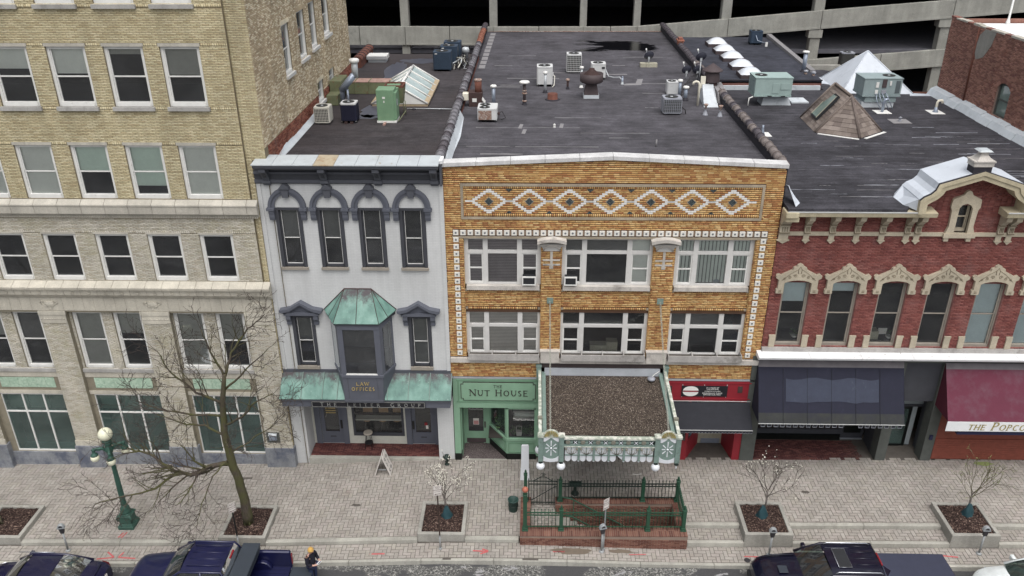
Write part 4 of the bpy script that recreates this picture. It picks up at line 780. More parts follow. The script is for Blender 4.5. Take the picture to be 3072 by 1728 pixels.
letters(apron,'LAW',-6.42,4.40,yf-0.0,0.145,'gold',gap=0.25,d=0.02);letters(apron,'OFFICES',-6.42,4.16,yf+0.012,0.145,'gold',gap=0.16,d=0.02)
m=MB()
def post(a,b,t=0.11):
 for z0,z1 in((zs,zt),):
  m.cyl((a,b,z0),(a,b,z1),t,n=4)
m.hexa([(fl-0.02,yf-0.03,zs-0.05),(fr_+0.02,yf-0.03,zs-0.05),(wr+0.03,0,zs-0.05),(wl-0.03,0,zs-0.05),(fl-0.02,yf-0.03,zs+0.06),(fr_+0.02,yf-0.03,zs+0.06),(wr+0.03,0,zs+0.06),(wl-0.03,0,zs+0.06)])
m.hexa([(fl,yf,6.80),(fr_,yf,6.80),(wr,0,6.80),(wl,0,6.80),(fl,yf,zt),(fr_,yf,zt),(wr,0,zt),(wl,0,zt)])
for(x0,y0,x1,y1)in((fl,yf,fl+0.19,yf),(fr_-0.21,yf,fr_,yf),(fl,yf,fl-0.10,yf+0.20),(wl+0.07,-0.14,wl,0),(fr_,yf,fr_+0.08,yf+0.20),(wr-0.06,-0.14,wr,0)):
 d=Vector((x1-x0,y1-y0,0)).normalized();nn=Vector((-d.y,d.x,0))*0.07
 if nn.y<0:nn=-nn
 m.hexa([(x0,y0,zs+0.05),(x1,y1,zs+0.05),(x1+nn.x,y1+nn.y,zs+0.05),(x0+nn.x,y0+nn.y,zs+0.05),(x0,y0,6.81),(x1,y1,6.81),(x1+nn.x,y1+nn.y,6.81),(x0+nn.x,y0+nn.y,6.81)])
bay=m.build('bay_window','slate_blue',law)
m=MB();m.quad((fl+0.18,yf+0.04,zs+0.06),(fr_-0.2,yf+0.04,zs+0.06),(fr_-0.2,yf+0.04,6.8),(fl+0.18,yf+0.04,6.8));m.build('pane','dark_glass',bay)
m=MB();m.quad((wl+0.05,-0.12,zs+0.06),(fl-0.08,yf+0.18,zs+0.06),(fl-0.08,yf+0.18,6.8),(wl+0.05,-0.12,6.8));m.build('pane','dark_glass',bay);m=MB();m.quad((fr_+0.07,yf+0.18,zs+0.06),(wr-0.05,-0.12,zs+0.06),(wr-0.05,-0.12,6.8),(fr_+0.07,yf+0.18,6.8));m.build('pane','dark_glass',bay)
m=MB();m.box(fl+0.17,fr_-0.19,yf-0.01,yf+0.05,zs+0.06,zs+0.10);m.build('sash_bead','window_white',bay);m=MB();m.quad((wl,0.3,5.4),(wr,0.3,5.4),(wr,0.3,6.8),(wl,0.3,6.8));m.build('blind','blind_dark',bay)
tl,tr=(-6.97,0,8.06),(-5.98,0,8.06);wl2,wr2=(-7.82,0,7.18),(-5.09,0,7.20);f1,f2_=(-7.28,-0.98,7.10),(-5.60,-0.98,7.10)
mid=lambda a,b,t:tuple(a[i]+(b[i]-a[i])*t for i in range(3))
tm,fm=mid(tl,tr,.5),mid(f1,f2_,.5);lm,rm=mid(wl2,f1,.5),mid(wr2,f2_,.5)
for q in((tl,wl2,lm),(tl,lm,f1),(tl,f1,fm,tm),(tm,fm,f2_,tr),(tr,f2_,rm),(tr,rm,wr2)):
 m=MB();c0=np.mean(np.array(q),0);m.prism([tuple(p)for p in q],(0,0.02,-0.03));m.build('copper_sheet','copper',law)
m=MB()
for a,b in((tl,lm),(tl,f1),(tm,fm),(tr,f2_),(tr,rm)):m.tube([a,b],0.014,4)
m.tube([wl2,tl,tr,wr2],0.03,4);m.build('seam','rust_dark',law)
m=MB();m.hexa([(f1[0]+.03,f1[1]+.03,7.02),(f2_[0]-.03,f2_[1]+.03,7.02),(wr2[0]-.05,0,7.02),(wl2[0]+.05,0,7.02),(f1[0]+.03,f1[1]+.03,7.09),(f2_[0]-.03,f2_[1]+.03,7.09),(wr2[0]-.05,0,7.15),(wl2[0]+.05,0,7.15)]);m.build('bay_soffit','slate_dark',law)
PZ=0.30;RY=0.98
m=MB();m.box(-9.68,-9.12,0.0,RY+0.1,-0.4,3.3);m.build('porch_pier','white_paint',law);m=MB();m.box(-3.76,-3.12,0.0,RY+0.1,-0.2,3.3);m.build('porch_pier','white_paint',law)
m=MB();m.box(-9.13,-3.75,0.0,3.2,-0.3,PZ-0.012);m.build('porch_floor','porch_mortar',law)
m=MB();m.hexa([(-9.12,-0.10,-0.2),(-3.78,-0.04,0.0),(-3.78,0.12,0.0),(-9.12,0.12,0.0),(-9.12,-0.10,PZ),(-3.78,-0.04,PZ),(-3.78,0.12,PZ+0.003),(-9.12,0.12,PZ+0.003)]);m.build('porch_step','step_concrete',law)
brick_wall(law,'porch_brick',(0,0,PZ-0.012),XA,YA,(-9.12,-3.76,0.13,RY),[],0.077,0.21,0.010,seed=31,pick=300,name='floor_brick',proud=0.012,jit=0.001)
m=MB();m.box(-9.13,-3.75,0.0,RY,3.2,3.3);m.build('porch_ceiling','slate_dark',law)
m=MB()
sheet(law,'cream','porch_wall',(0,RY,0),XA,ZA,(-9.13,-3.75,0.0,3.3),[(-8.78,-7.86,0.3,2.75),(-7.44,-5.30,0.70,2.75),(-4.98,-4.02,0.3,2.75)],0.08)
for x0,x1 in((-8.78,-7.86),(-4.98,-4.02)):
 m=MB();m.box(x0-0.24,x0,RY-0.05,RY+0.02,PZ,3.2);m.box(x1,x1+0.22,RY-0.05,RY+0.02,PZ,3.2);m.box(x0,x1,RY-0.05,RY+0.02,2.55,3.2);m.box(x0,x1,RY+0.0,RY+0.1,PZ,PZ+0.05);m.build('door_frame','slate_blue',law)
 m=MB();y0,y1=RY+0.02,RY+0.07;m.box(x0,x0+0.16,y0,y1,PZ+0.05,2.55);m.box(x1-0.16,x1,y0,y1,PZ+0.05,2.55);m.box(x0+0.16,x1-0.16,y0,y1,PZ+0.05,0.86);m.box(x0+0.16,x1-0.16,y0,y1,2.40,2.55);d=m.build('door','slate_blue',law)
 m=MB();m.quad((x0+0.16,y0+0.03,0.86),(x1-0.16,y0+0.03,0.86),(x1-0.16,y0+0.03,2.40),(x0+0.16,y0+0.03,2.40));m.build('pane','dark_glass',d)
 hx=x1-0.10 if x0<-6 else x0+0.02;m=MB();m.box(hx,hx+0.09,y0-0.035,y0,1.05,1.45);m.build('handle','black_metal',d);m=MB();m.box((x0+x1)/2-0.12,(x0+x1)/2+0.12,y0-0.01,y0,0.60,0.66);m.build('letter_slot','slate_dark',d);m=MB();m.box(x0,x1,RY-0.01,RY+0.06,PZ,PZ+0.02);m.build('threshold','meter_grey',d)
 if x0<-6:
  for k,(s_,w)in enumerate((('o o o o',.3),('o o o o o',.4),('o o o o',.34))):
   m=MB()
   for j in range(9):m.box(-8.53+j*0.046,-8.53+j*0.046+0.03,y0+0.012,y0+0.018,2.0-k*0.11,2.05-k*0.11)
   m.build('gilt_lettering','gold',d)
 else:
  m=MB();m.box(-4.40,-4.30,y0+0.012,y0+0.02,1.05,1.22);m.build('notice','paper',d);m=MB();m.box(-4.45,-4.33,y0+0.012,y0+0.02,1.22,1.36);m.build('notice','tail_red',d)
m=MB()
for a,b,c,d in((-7.44,-7.34,0.70,2.75),(-5.40,-5.30,0.70,2.75),(-7.34,-5.40,0.70,0.84),(-7.34,-5.40,2.6,2.75)):m.box(a,b,RY-0.02,RY+0.06,c,d)
f=m.build('shop_window','slate_dark',law);m=MB();m.quad((-7.34,RY+0.03,0.84),(-5.40,RY+0.03,0.84),(-5.40,RY+0.03,2.6),(-7.34,RY+0.03,2.6));m.build('pane','pane_glass',f)
m=MB();m.box(-7.4,-5.35,RY+0.25,RY+0.55,1.28,1.34);m.build('counter','cream',f)
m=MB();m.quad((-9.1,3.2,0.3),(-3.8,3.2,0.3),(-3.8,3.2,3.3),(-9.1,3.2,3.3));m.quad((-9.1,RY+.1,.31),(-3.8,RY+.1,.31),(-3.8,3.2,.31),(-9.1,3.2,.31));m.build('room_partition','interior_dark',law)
def stool(loc,label,seat,group=None,hgt=0.78):
 t=thing('bar_stool',loc,label,'stool',group);x,y,z=loc
 m=MB();m.lathe((x,y,z+hgt-0.07),[(0.17,0),(0.19,0.02),(0.19,0.06),(0.15,0.075)],14);m.build('seat',seat,t)
 for k in range(4):
  a=math.pi/4+k*math.pi/2;m=MB();m.tube([(x+0.20*math.cos(a),y+0.20*math.sin(a),z),(x+0.11*math.cos(a),y+0.11*math.sin(a),z+hgt-0.07)],0.014,6);m.build('leg','black_metal',t)
 m=MB();m.lathe((x,y,z+0.25),[(0.165,0),(0.175,0),(0.175,0.02),(0.165,0.02)],14);m.build('foot_ring','black_metal',t);return t
stool((-6.78,0.70,PZ),'round grey-topped stool with black legs on the red brick porch','stool_seat')
for i,(x,lb)in enumerate(((-7.0,'left wooden stool inside the window behind the porch stool'),(-6.32,'middle wooden stool at the counter inside the porch window'),(-5.72,'right wooden stool at the counter inside the porch window'))):
 t=stool((x,RY+0.75,PZ+0.02),lb,'wood_stool','stools at the window counter',0.72)
 m=MB();m.prism([(x-0.2,RY+0.95,1.22),(x+0.2,RY+0.95,1.22),(x+0.2,RY+0.95,1.42),(x+0.12,RY+0.95,1.50),(x-0.12,RY+0.95,1.50),(x-0.2,RY+0.95,1.42)],(0,0.03,0));m.build('backrest','wood_stool',t)
 # ------------------------------------------------------------------ ochre brick building with white diamonds
och=thing('ochre_brick_building',(2.75,0,0.3),'ochre brick building with seven white diamonds in its frieze and three bays','building')
OX0,OX1=-3.14,8.66
BAYS=[(-2.50,0.31),(1.05,4.34),(5.12,7.96)]
hb=[(a,b,5.19,10.12)for a,b in BAYS]
sheet(och,'ochre_mortar','wall',(0,0,0),XA,ZA,(OX0,OX1,4.28,12.72),hb,0.24)
def gable(x):return 12.78+0.27*(1-abs(x-2.72)/5.9)
m=MB();m.poly([(OX0,0,12.72),(OX1,0,12.72),(OX1,0,gable(OX1)),(2.72,0,gable(2.72)),(OX0,0,gable(OX0))]);m.build('gable_infill','ochre_mortar',och)
panel=(-2.45,7.92,10.94,12.08)
BK=0.07;ZB=4.29
holesb=hb+[(-2.54,8.01,10.85,12.17),(-2.86,8.32,10.11,10.45),(OX0,OX1,4.92,5.18)]+[(c-0.10,c+0.10,5.27,10.2)for c in(-2.75,8.19)]+[(0.30,5.20,4.0,5.2)]
brick_wall(och,'ochre_brick',(0,0,0),XA,ZA,(OX0,OX1,ZB,ZB+BK*120),holesb,BK,0.20,0.019,0.003,seed=41,pick=300,offs=-1)
for k in range(6):
 z=12.69+k*BK;half=5.9*(1-max(0,(z+BK-12.80)/0.27))if z+BK>12.80 else 5.9
 if half<0.3:break
 brick_wall(och,'ochre_brick',(0,0,0),XA,ZA,(max(OX0,2.72-half),min(OX1,2.72+half),z,z+BK),[],BK,0.20,0.019,0.003,seed=60+k,pick=0,offs=-1)
for a,b,c,d in((-2.54,8.01,12.08,12.17),(-2.54,8.01,10.85,10.94),(-2.54,-2.45,10.94,12.08),(7.92,8.01,10.94,12.08)):
 m=MB();m.box(a,b,-0.035,0.02,c,d);m.build('panel_frame','panel_stone',och)
PYb=0.0
white=[]
for c in[-1.55+1.415*i for i in range(7)]:
 for r,offs in((6,(0,)),(5,(.095,)),(4,(.20,)),(3,(.295,)),(2,(.39,)),(1,(.485,)),(0,(.58,.74))):
  for s in((-1,1)if r else(-1,1)):
   for o_ in offs:
    for q in((-1,1)if r else(1,)):
     if r==6 and s==1:continue
     white.append((round(c+s*o_,3),11.525+q*r*BK))
white=sorted(set(white));wh=[]
for x,z in white:
 k=round((z-0.035-10.95)/BK);
holes_w=[(x-0.095,x+0.095,z-0.034,z+0.034)for x,z in white]
PB0=11.525-BK*6.5
brick_wall(och,'ochre_brick',(0,PYb,0),XA,ZA,(-2.35,7.82,PB0,PB0+BK*13),holes_w,BK,0.20,0.019,0.003,seed=42,pick=0,offs=-1)
for z0,z1,sd in((11.985,12.075,3),(10.945,11.065,4)):brick_wall(och,'ochre_brick',(0,0,0),XA,ZA,(-2.45,7.92,z0,z1),[],z1-z0,0.072,0.012,0.02,name='soldier_brick',seed=sd,pick=0,proud=0.02)
for x0 in(-2.45,7.82):brick_wall(och,'ochre_brick',(0,0,0),XA,ZA,(x0,x0+0.10,PB0,PB0+BK*13),[],BK,0.10,0.016,0.006,seed=7,pick=0)
m0=None
for x,z in white:
 if m0 is None:
  m=MB();m.box(-0.092,0.092,-0.017,0.005,-0.029,0.029);m0=m.build('glazed_brick','glazed_white',och,local=True);m0.location=(x-2.75,0,z-0.3)
 else:cp(m0,och,(x-2.75,0,z-0.3))
for i in range(7):
 c=-1.55+1.415*i;m=MB();m.prism([(c-.17,-0.02,11.52),(c,-0.02,11.35),(c+.17,-0.02,11.52),(c,-0.02,11.69)],(0,0.02,0));f=m.build('diamond_border','panel_stone',och)
 m=MB();m.prism([(c-.14,-0.026,11.52),(c,-0.026,11.38),(c+.14,-0.026,11.52),(c,-0.026,11.66)],(0,0.015,0));m.build('diamond_tile','dark_tile',f)
 if i<6:
  c+=0.7075
  for s,z in((-1,11.975),(1,11.07)):
   m=MB();m.prism([(c-.12,-0.02,z),(c,-0.02,z+s*0.11),(c+.12,-0.02,z)][::-s],(0,0.02,0));m.build('triangle_tile','dark_tile',och)
xs=[OX0-0.02+(OX1-OX0+0.06)*i/10 for i in range(11)];xs[5]=2.72
for a,b in zip(xs[:-1],xs[1:]):
 za,zb_=gable(a),gable(b);m=MB();p,q=a+0.005,b-0.005
 m.hexa([(p,-0.09,za),(q,-0.09,zb_),(q,0.30,zb_+0.02),(p,0.30,za+0.02),(p,-0.09,za+0.145),(q,-0.09,zb_+0.145),(q,0.30,zb_+0.175),(p,0.30,za+0.175)]);c_=m.build('coping_stone','coping_stone',och,bevel=0.008)
m=MB();m.hexa([(OX0,0.0,12.0),(OX1,0.0,12.0),(OX1,0.26,12.0),(OX0,0.26,12.0),(OX0,0.02,12.77),(OX1,0.02,12.77),(OX1,0.26,12.77),(OX0,0.26,12.77)]);m.prism([(OX0,0.02,12.77),(OX1,0.02,12.77),(2.72,0.02,13.04)],(0,0.24,0));m.build('parapet','tar',och)
m=MB();m.box(-0.095,0.095,-0.045,0.01,-0.095,0.095);blk=None
e_=MB();e_.lathe((0,-0.045,0),[(0.001,-0.012),(0.018,-0.010),(0.022,-0.006),(0.036,-0.004),(0.040,0)],10,'y')
spots=[(-2.755+0.2608*i,10.335)for i in range(43)]+[(-2.755,10.065-0.2765*i)for i in range(18)]+[(8.19,10.065-0.2765*i)for i in range(18)]
for x,z in spots:
 loc=(x-2.75,0,z-0.3)
 if blk is None:
  blk=m.build('terracotta_block','block_white',och,local=True,bevel=0.006);blk.location=loc;eye=e_.build('block_eye','block_eye',blk,local=True)
 else:
  c=cp(blk,och,loc);e2=eye.copy();COL.objects.link(e2);e2.parent=c
m=MB();m.box(-2.88,8.34,-0.025,0.02,10.115,10.20);m.build('string_course','panel_stone',och)
for i in range(42):
 x=-2.755+0.2608*(i+0.5);m=MB();m.box(x-0.032,x+0.032,-0.012,0.01,10.245,10.43);m.build('grey_brick','grey_brick',och)
for c in(-2.755,8.19):
 mm=MB()
 for i in range(17):z=10.065-0.2765*(i+0.5);mm.box(c-0.09,c+0.09,-0.012,0.01,z-0.034,z+0.034)
 mm.build('block_packing','ochre_brick',och)
def bay_window(a,b,z0,z1,zt,zm,m1,m2,mats,blinds,sill):
 Y=0.20;m=MB();mw=0.09
 m.box(a-.14,a+0.06,Y-0.04,Y+0.07,z0,z1);m.box(b-0.06,b+.14,Y-0.04,Y+0.07,z0,z1)
 for c in(m1,m2):m.box(c-mw,c+mw,Y-0.06,Y+0.07,z0,z1)
 m.box(a,b,Y-0.045,Y+0.065,z1-0.05,z1);m.box(a,b,Y-0.045,Y+0.065,z0,z0+0.06);m.box(a,b,Y-0.05,Y+0.065,zt-0.07,zt+0.05)
 f=m.build('window','frame_white',och)
 cols=((a+0.06,m1-mw),(m1+mw,m2-mw),(m2+mw,b-0.06))
 for i,(p,q)in enumerate(cols):
  t=MB();t.quad((p,Y+.02,zt+.05),(q,Y+.02,zt+.05),(q,Y+.02,z1-.05),(p,Y+.02,z1-.05));t.build('pane','pane_glass',f)
  if i==1:
   t=MB();t.quad((p,Y+.02,z0+.06),(q,Y+.02,z0+.06),(q,Y+.02,zt-.07),(p,Y+.02,zt-.07));t.build('pane','pane_glass',f)
  else:
   s=MB();e=0.05
   s.box(p,p+e,Y-.02,Y+.03,z0+.06,zt-.07);s.box(q-e,q,Y-.02,Y+.03,z0+.06,zt-.07);s.box(p+e,q-e,Y-.02,Y+.03,zm-.025,zm+.025);s.box(p+e,q-e,Y-.02,Y+.03,z0+.06,z0+.11);s.box(p+e,q-e,Y-.02,Y+.03,zt-.12,zt-.07);s.build('sash','window_white',f)
   for c,d in((z0+.11,zm-.025),(zm+.025,zt-.12)):
    t=MB();t.quad((p+e,Y+.01,c),(q-e,Y+.01,c),(q-e,Y+.01,d),(p+e,Y+.01,d));t.build('pane','pane_glass',f)
  for(ci,bm,lo,hi)in blinds:
   if ci==i:
    t=MB();t.quad((p,Y+.075,lo),(q,Y+.075,lo),(q,Y+.075,hi),(p,Y+.075,hi));t.build('blind',bm,f)
 if sill:
  t=MB();t.box(a-0.03,b+0.03,-0.02,Y+0.05,z0-0.17,z0-0.005);t.build('sill','limestone',f)
 return f
U=(8.22,10.06,9.53,8.87);L_=(5.27,7.10,6.50,5.87)
bay_window(-2.40,0.23,*U[:2],U[2],U[3],-1.72,-0.48,None,[(0,'blind_slat_dark',8.2,10.1),(1,'blind_slat_dark',8.2,10.1),(2,'blind_slat_dark',8.75,10.1)],True)
bay_window(1.14,4.28,*U[:2],U[2],U[3],1.87,3.50,None,[(0,'blind_dark',8.8,10.1),(2,'blind_pale',8.2,10.1),(1,'blind_dark',9.4,10.1)],True)
bay_window(5.21,7.86,*U[:2],U[2],U[3],5.88,7.11,None,[(0,'blind_vertical',8.3,10.1),(1,'blind_vertical',8.3,10.1),(2,'blind_vertical',8.3,10.1)],True)
bay_window(-2.42,0.26,*L_[:2],L_[2],L_[3],-1.72,-0.46,None,[(0,'blind_slat',5.2,7.2),(1,'blind_slat',5.2,7.2),(2,'blind_slat',5.2,7.2)],False)
bay_window(1.10,4.27,*L_[:2],L_[2],L_[3],1.86,3.50,None,[],False)
bay_window(5.16,7.90,*L_[:2],L_[2],L_[3],5.84,7.08,None,[(0,'blind_dark',6.5,7.2),(1,'blind_dark',6.5,7.2)],False)
for x in(2.55,3.0):
 pass
for a,b in BAYS:
 sheet(och,'ochre_mortar','spandrel',(0,0.10,0),XA,ZA,(a,b,7.08,8.06),[],0)
 brick_wall(och,'ochre_brick',(0,0.10,0),XA,ZA,(a,b,7.32,7.32+BK*9),[],BK,0.20,0.019,0.003,seed=int(a*10)+90,pick=0,offs=-1)
 for z0 in(7.20,7.955):brick_wall(och,'ochre_brick',(0,0.10,0),XA,ZA,(a+0.1,b-0.1,z0,z0+0.10),[],0.10,0.072,0.012,0.018,name='soldier_brick',seed=8,pick=0,proud=0.02)
 for x in(a+0.0,b-0.10):
  for z0 in(7.20,7.955):m=MB();m.box(x+.004,x+.096,0.075,0.12,z0+.004,z0+.096);m.build('corner_block','panel_stone',och)
 brick_wall(och,'ochre_brick',(a,0,0),YA,ZA,(0.0,0.2,5.2,5.2+BK*70),[],BK,0.20,0.019,0.003,seed=9,pick=0)
 brick_wall(och,'ochre_brick',(b,0,0),(0,-1,0),ZA,(-0.2,0.0,5.2,5.2+BK*70),[],BK,0.20,0.019,0.003,seed=10,pick=0)
for a,b in((0.31,1.05),(4.34,5.12)):
 c=(a+b)/2;m=MB();n=10
 top=[]
 for k in range(n+1):
  t=k/n;x=c-0.52+1.04*t;top.append((x,10.0+0.09*math.sin(math.pi*t)))
 m.prism([(x,-0.30,z)for x,z in top]+[(x,-0.30,z+0.12)for x,z in reversed(top)],(0,0.30,0));cap=m.build('capital','limestone',och)
 m=MB();m.prism([(x*1.0,-0.24,z-0.05)for x,z in top]+[(x,-0.24,z+0.02)for x,z in reversed(top)],(0,0.24,0));m.build('capital_moulding','stone_sill_warm',cap)
 m=MB()
 for k in range(6):
  t0,t1=k/6,(k+1)/6;w=lambda t:0.30+0.16*t*t;y=lambda t:-0.03-0.20*t*t;zz=lambda t:9.64+0.33*t
  m.hexa([(c-w(t0),y(t0),zz(t0)),(c+w(t0),y(t0),zz(t0)),(c+w(t0),0,zz(t0)),(c-w(t0),0,zz(t0)),(c-w(t1),y(t1),zz(t1)),(c+w(t1),y(t1),zz(t1)),(c+w(t1),0,zz(t1)),(c-w(t1),0,zz(t1))])
 m.build('capital_bell','frame_white',cap)
 m=MB()
 for s in(-1,1):m.tube([(c+s*0.30,-0.05,9.66),(c+s*0.24,-0.09,9.78),(c+s*0.10,-0.16,9.90),(c,-0.20,9.96)],0.022,5)
 m.build('capital_rib','limestone',cap)
 m=MB();m.box(c-0.045,c+0.045,-0.03,0.01,9.10,9.62);m.box(c-0.07,c+0.07,-0.035,0.01,8.94,9.08);m.box(c-0.31,c+0.31,-0.028,0.01,9.25,9.31);m.box(c-0.31,c+0.31,-0.028,0.01,9.07,9.13);m.build('cross_inlay','limestone',och)
 m=MB();m.box(a+0.01,b-0.01,-0.16,0.02,5.02,5.50);m.box(a-0.02,b+0.02,-0.19,0.02,5.50,5.56);m.build('pedestal','limestone',och,bevel=0.008)
for a,b in((OX0+.02,0.30),(0.33,5.10),(5.13,OX1-.03)):
 m=MB();m.box(a,b,-0.12,0.02,4.98,5.17);m.build('ledge','limestone',och)
for(a,b),n in zip(((-2.42,0.28),(1.10,4.28),(5.16,7.94)),(3,4,3)):
 m=MB();m.box(a,b,-0.26,-0.22,5.17,5.44);m.box(a,a+0.03,-0.22,0.16,5.17,5.44);m.box(b-0.03,b,-0.22,0.16,5.17,5.44);m.box(a+.03,b-.03,0.12,0.16,5.17,5.25);f=m.build('window_box','planter_grey',och)
 m=MB()
 for k in range(1,n):x=a+(b-a)*k/n;m.box(x-0.02,x+0.02,-0.22,0.12,5.22,5.43)
 m.build('divider','planter_grey',f);m=MB();m.box(a+.03,b-.03,-0.22,0.12,5.18,5.30);m.build('planting_soil','soil',f)
for c in(0.655,4.72):
 m=MB();m.box(c-0.115,c+0.115,-0.05,0.01,7.53,7.76);m.build('chain_plate','verdigris',och)
def ac_win(x0,x1,z0):
 t=thing('window_air_conditioner',((x0+x1)/2,0.1,z0),'white-framed window air conditioner in the %s ochre bay'%('left' if x0<1 else 'middle'),'air conditioner','window air conditioners')
 m=MB();m.box(x0,x1,-0.10,0.18,z0,z0+0.30);m.build('housing','black_plastic',t)
 m=MB()
 for a,b,c,d in((x0-.02,x0+.02,z0-.02,z0+.32),(x1-.02,x1+.02,z0-.02,z0+.32),(x0+.02,x1-.02,z0-.02,z0+.02),(x0+.02,x1-.02,z0+.28,z0+.32)):m.box(a,b,-0.115,-0.06,c,d)
 m.build('front_frame','vent_white',t)
ac_win(-0.36,0.10,8.32);ac_win(1.18,1.60,8.32)
cq=thing('ceramic_plate',(6.75,0.26,8.30),'pale oval plate leaning behind glass of the vertical-blind window','plate');m=MB();m.lathe((6.75,0.24,8.36),[(0.001,-0.01),(0.11,-0.008),(0.12,0.0),(0.001,0.01)],16,'y');m.v=[(x,y,8.36+(z-8.36)*0.7)for x,y,z in m.v];m.build('plate_disc','frost',cq)
for i,(x,w,h,lb)in enumerate(((2.55,0.62,0.20,'low cardboard box behind the lower middle window'),(3.08,0.42,0.34,'taller cream box beside a low box behind lower middle window'))):
 m=MB();m.box(x-w/2,x+w/2,0.40,0.75,5.24,5.24+h+0.06);solo('storage_box',m,'cinder',(x,0.55,5.24),lb,'box')
Gz=0.33
def bxp(name,mat,*b,parent=och,bevel=0):m=MB();m.box(*b);return m.build(name,mat,parent,bevel=bevel)
bxp('store_flashing','galvanised',OX0+.04,0.30,-0.06,0.1,4.22,4.275)
fas=bxp('shop_fascia','mint',OX0+.05,0.28,-0.04,0.12,3.05,4.22)
for a,b,c,d in((-2.95,0.24,4.10,4.16),(-2.95,0.24,3.11,3.17),(-2.90,-2.85,3.17,4.10),(0.19,0.24,3.17,4.10)):bxp('fascia_moulding','mint_dark',a,b,-0.06,-0.04,c,d,parent=fas)
def notch(x0,x1,z0,z1,n):return[(x0+n,z0),(x1-n,z0),(x1-n,z0+n),(x1,z0+n),(x1,z1-n),(x1-n,z1-n),(x1-n,z1),(x0+n,z1),(x0+n,z1-n),(x0,z1-n),(x0,z0+n),(x0+n,z0+n)]
m=MB();m.prism([(x,-0.075,z)for x,z in notch(-2.78,0.16,3.22,4.07,0.09)],(0,0.03,0));sg=m.build('sign_board','ink',fas)
m=MB();m.prism([(x,-0.084,z)for x,z in notch(-2.755,0.135,3.245,4.045,0.09)],(0,0.03,0));m.build('sign_face','mint',sg)
letters(sg,'THE',-1.32,3.82,-0.084,0.125,'ink',gap=0.12);letters(sg,'NUT HOUSE',-1.30,3.44,-0.084,0.30,'ink',gap=0.10,small=0.88,th=0.15,space=0.45)
m=MB();m.tube([(-2.2,-0.095,3.44),(-1.3,-0.095,3.40),(-0.4,-0.095,3.44)],0.003,4);
bxp('shop_lintel','mint',OX0+.05,0.28,-0.05,0.14,2.86,3.05)
bxp('shop_pilaster','mint',OX0+.05,-2.84,-0.05,0.2,0.62,2.86);bxp('pilaster_plinth','marble_black',OX0+.04,-2.82,-0.07,0.2,0.1,0.62)
bxp('shop_pilaster','mint',0.17,0.33,-0.03,0.2,0.5,2.86)
DY=1.06
bxp('recess_side','mint',-2.84,-2.80,0.2,DY+0.1,0.3,2.86)
m=MB();m.poly([(-2.82,-0.05,Gz),(-1.0,-0.02,Gz+.02),(-1.74,DY,Gz),(-2.82,DY,Gz)]);m.build('entry_floor','porch_mat',och)
bxp('entry_sill','step_concrete',-2.84,-1.0,-0.10,-0.03,0.1,Gz+0.02)
m=MB();m.box(-2.82,-2.74,DY-.03,DY+.06,Gz,2.86);m.box(-1.86,-1.72,DY-.03,DY+.06,Gz,2.86);m.box(-2.74,-1.86,DY-.03,DY+.06,2.34,2.86);m.build('door_frame','mint',och)
m=MB();m.box(-2.74,-2.62,DY,DY+.05,Gz,2.34);m.box(-1.99,-1.86,DY,DY+.05,Gz,2.34);m.box(-2.62,-1.99,DY,DY+.05,Gz+.02,0.92);m.box(-2.62,-1.99,DY,DY+.05,2.22,2.34);d=m.build('door','mint',och)
m=MB();m.quad((-2.62,DY+.025,.92),(-1.99,DY+.025,.92),(-1.99,DY+.025,2.22),(-2.62,DY+.025,2.22));m.build('pane','dark_glass',d);bxp('kick_plate','brown_metal',-2.70,-1.90,DY-.008,DY,Gz+.03,0.58,parent=d);bxp('push_plate','brown_metal',-1.96,-1.90,DY-.02,DY,1.12,1.42,parent=d);bxp('notice','paper',-2.42,-2.18,DY+.015,DY+.022,1.25,1.56,parent=d);bxp('notice_print','pink_print',-2.40,-2.20,DY+.008,DY+.014,1.27,1.45,parent=d)
text(d,'TheNutHouse',(-2.31,DY+.012,2.02),0.10,'vent_white',ext=0.002)
bxp('transom_wall','mint',-2.82,-1.72,DY+.02,DY+.05,2.86,3.0)
PL=[(-1.74,DY),(-1.0,0.0),(0.20,0.0)]
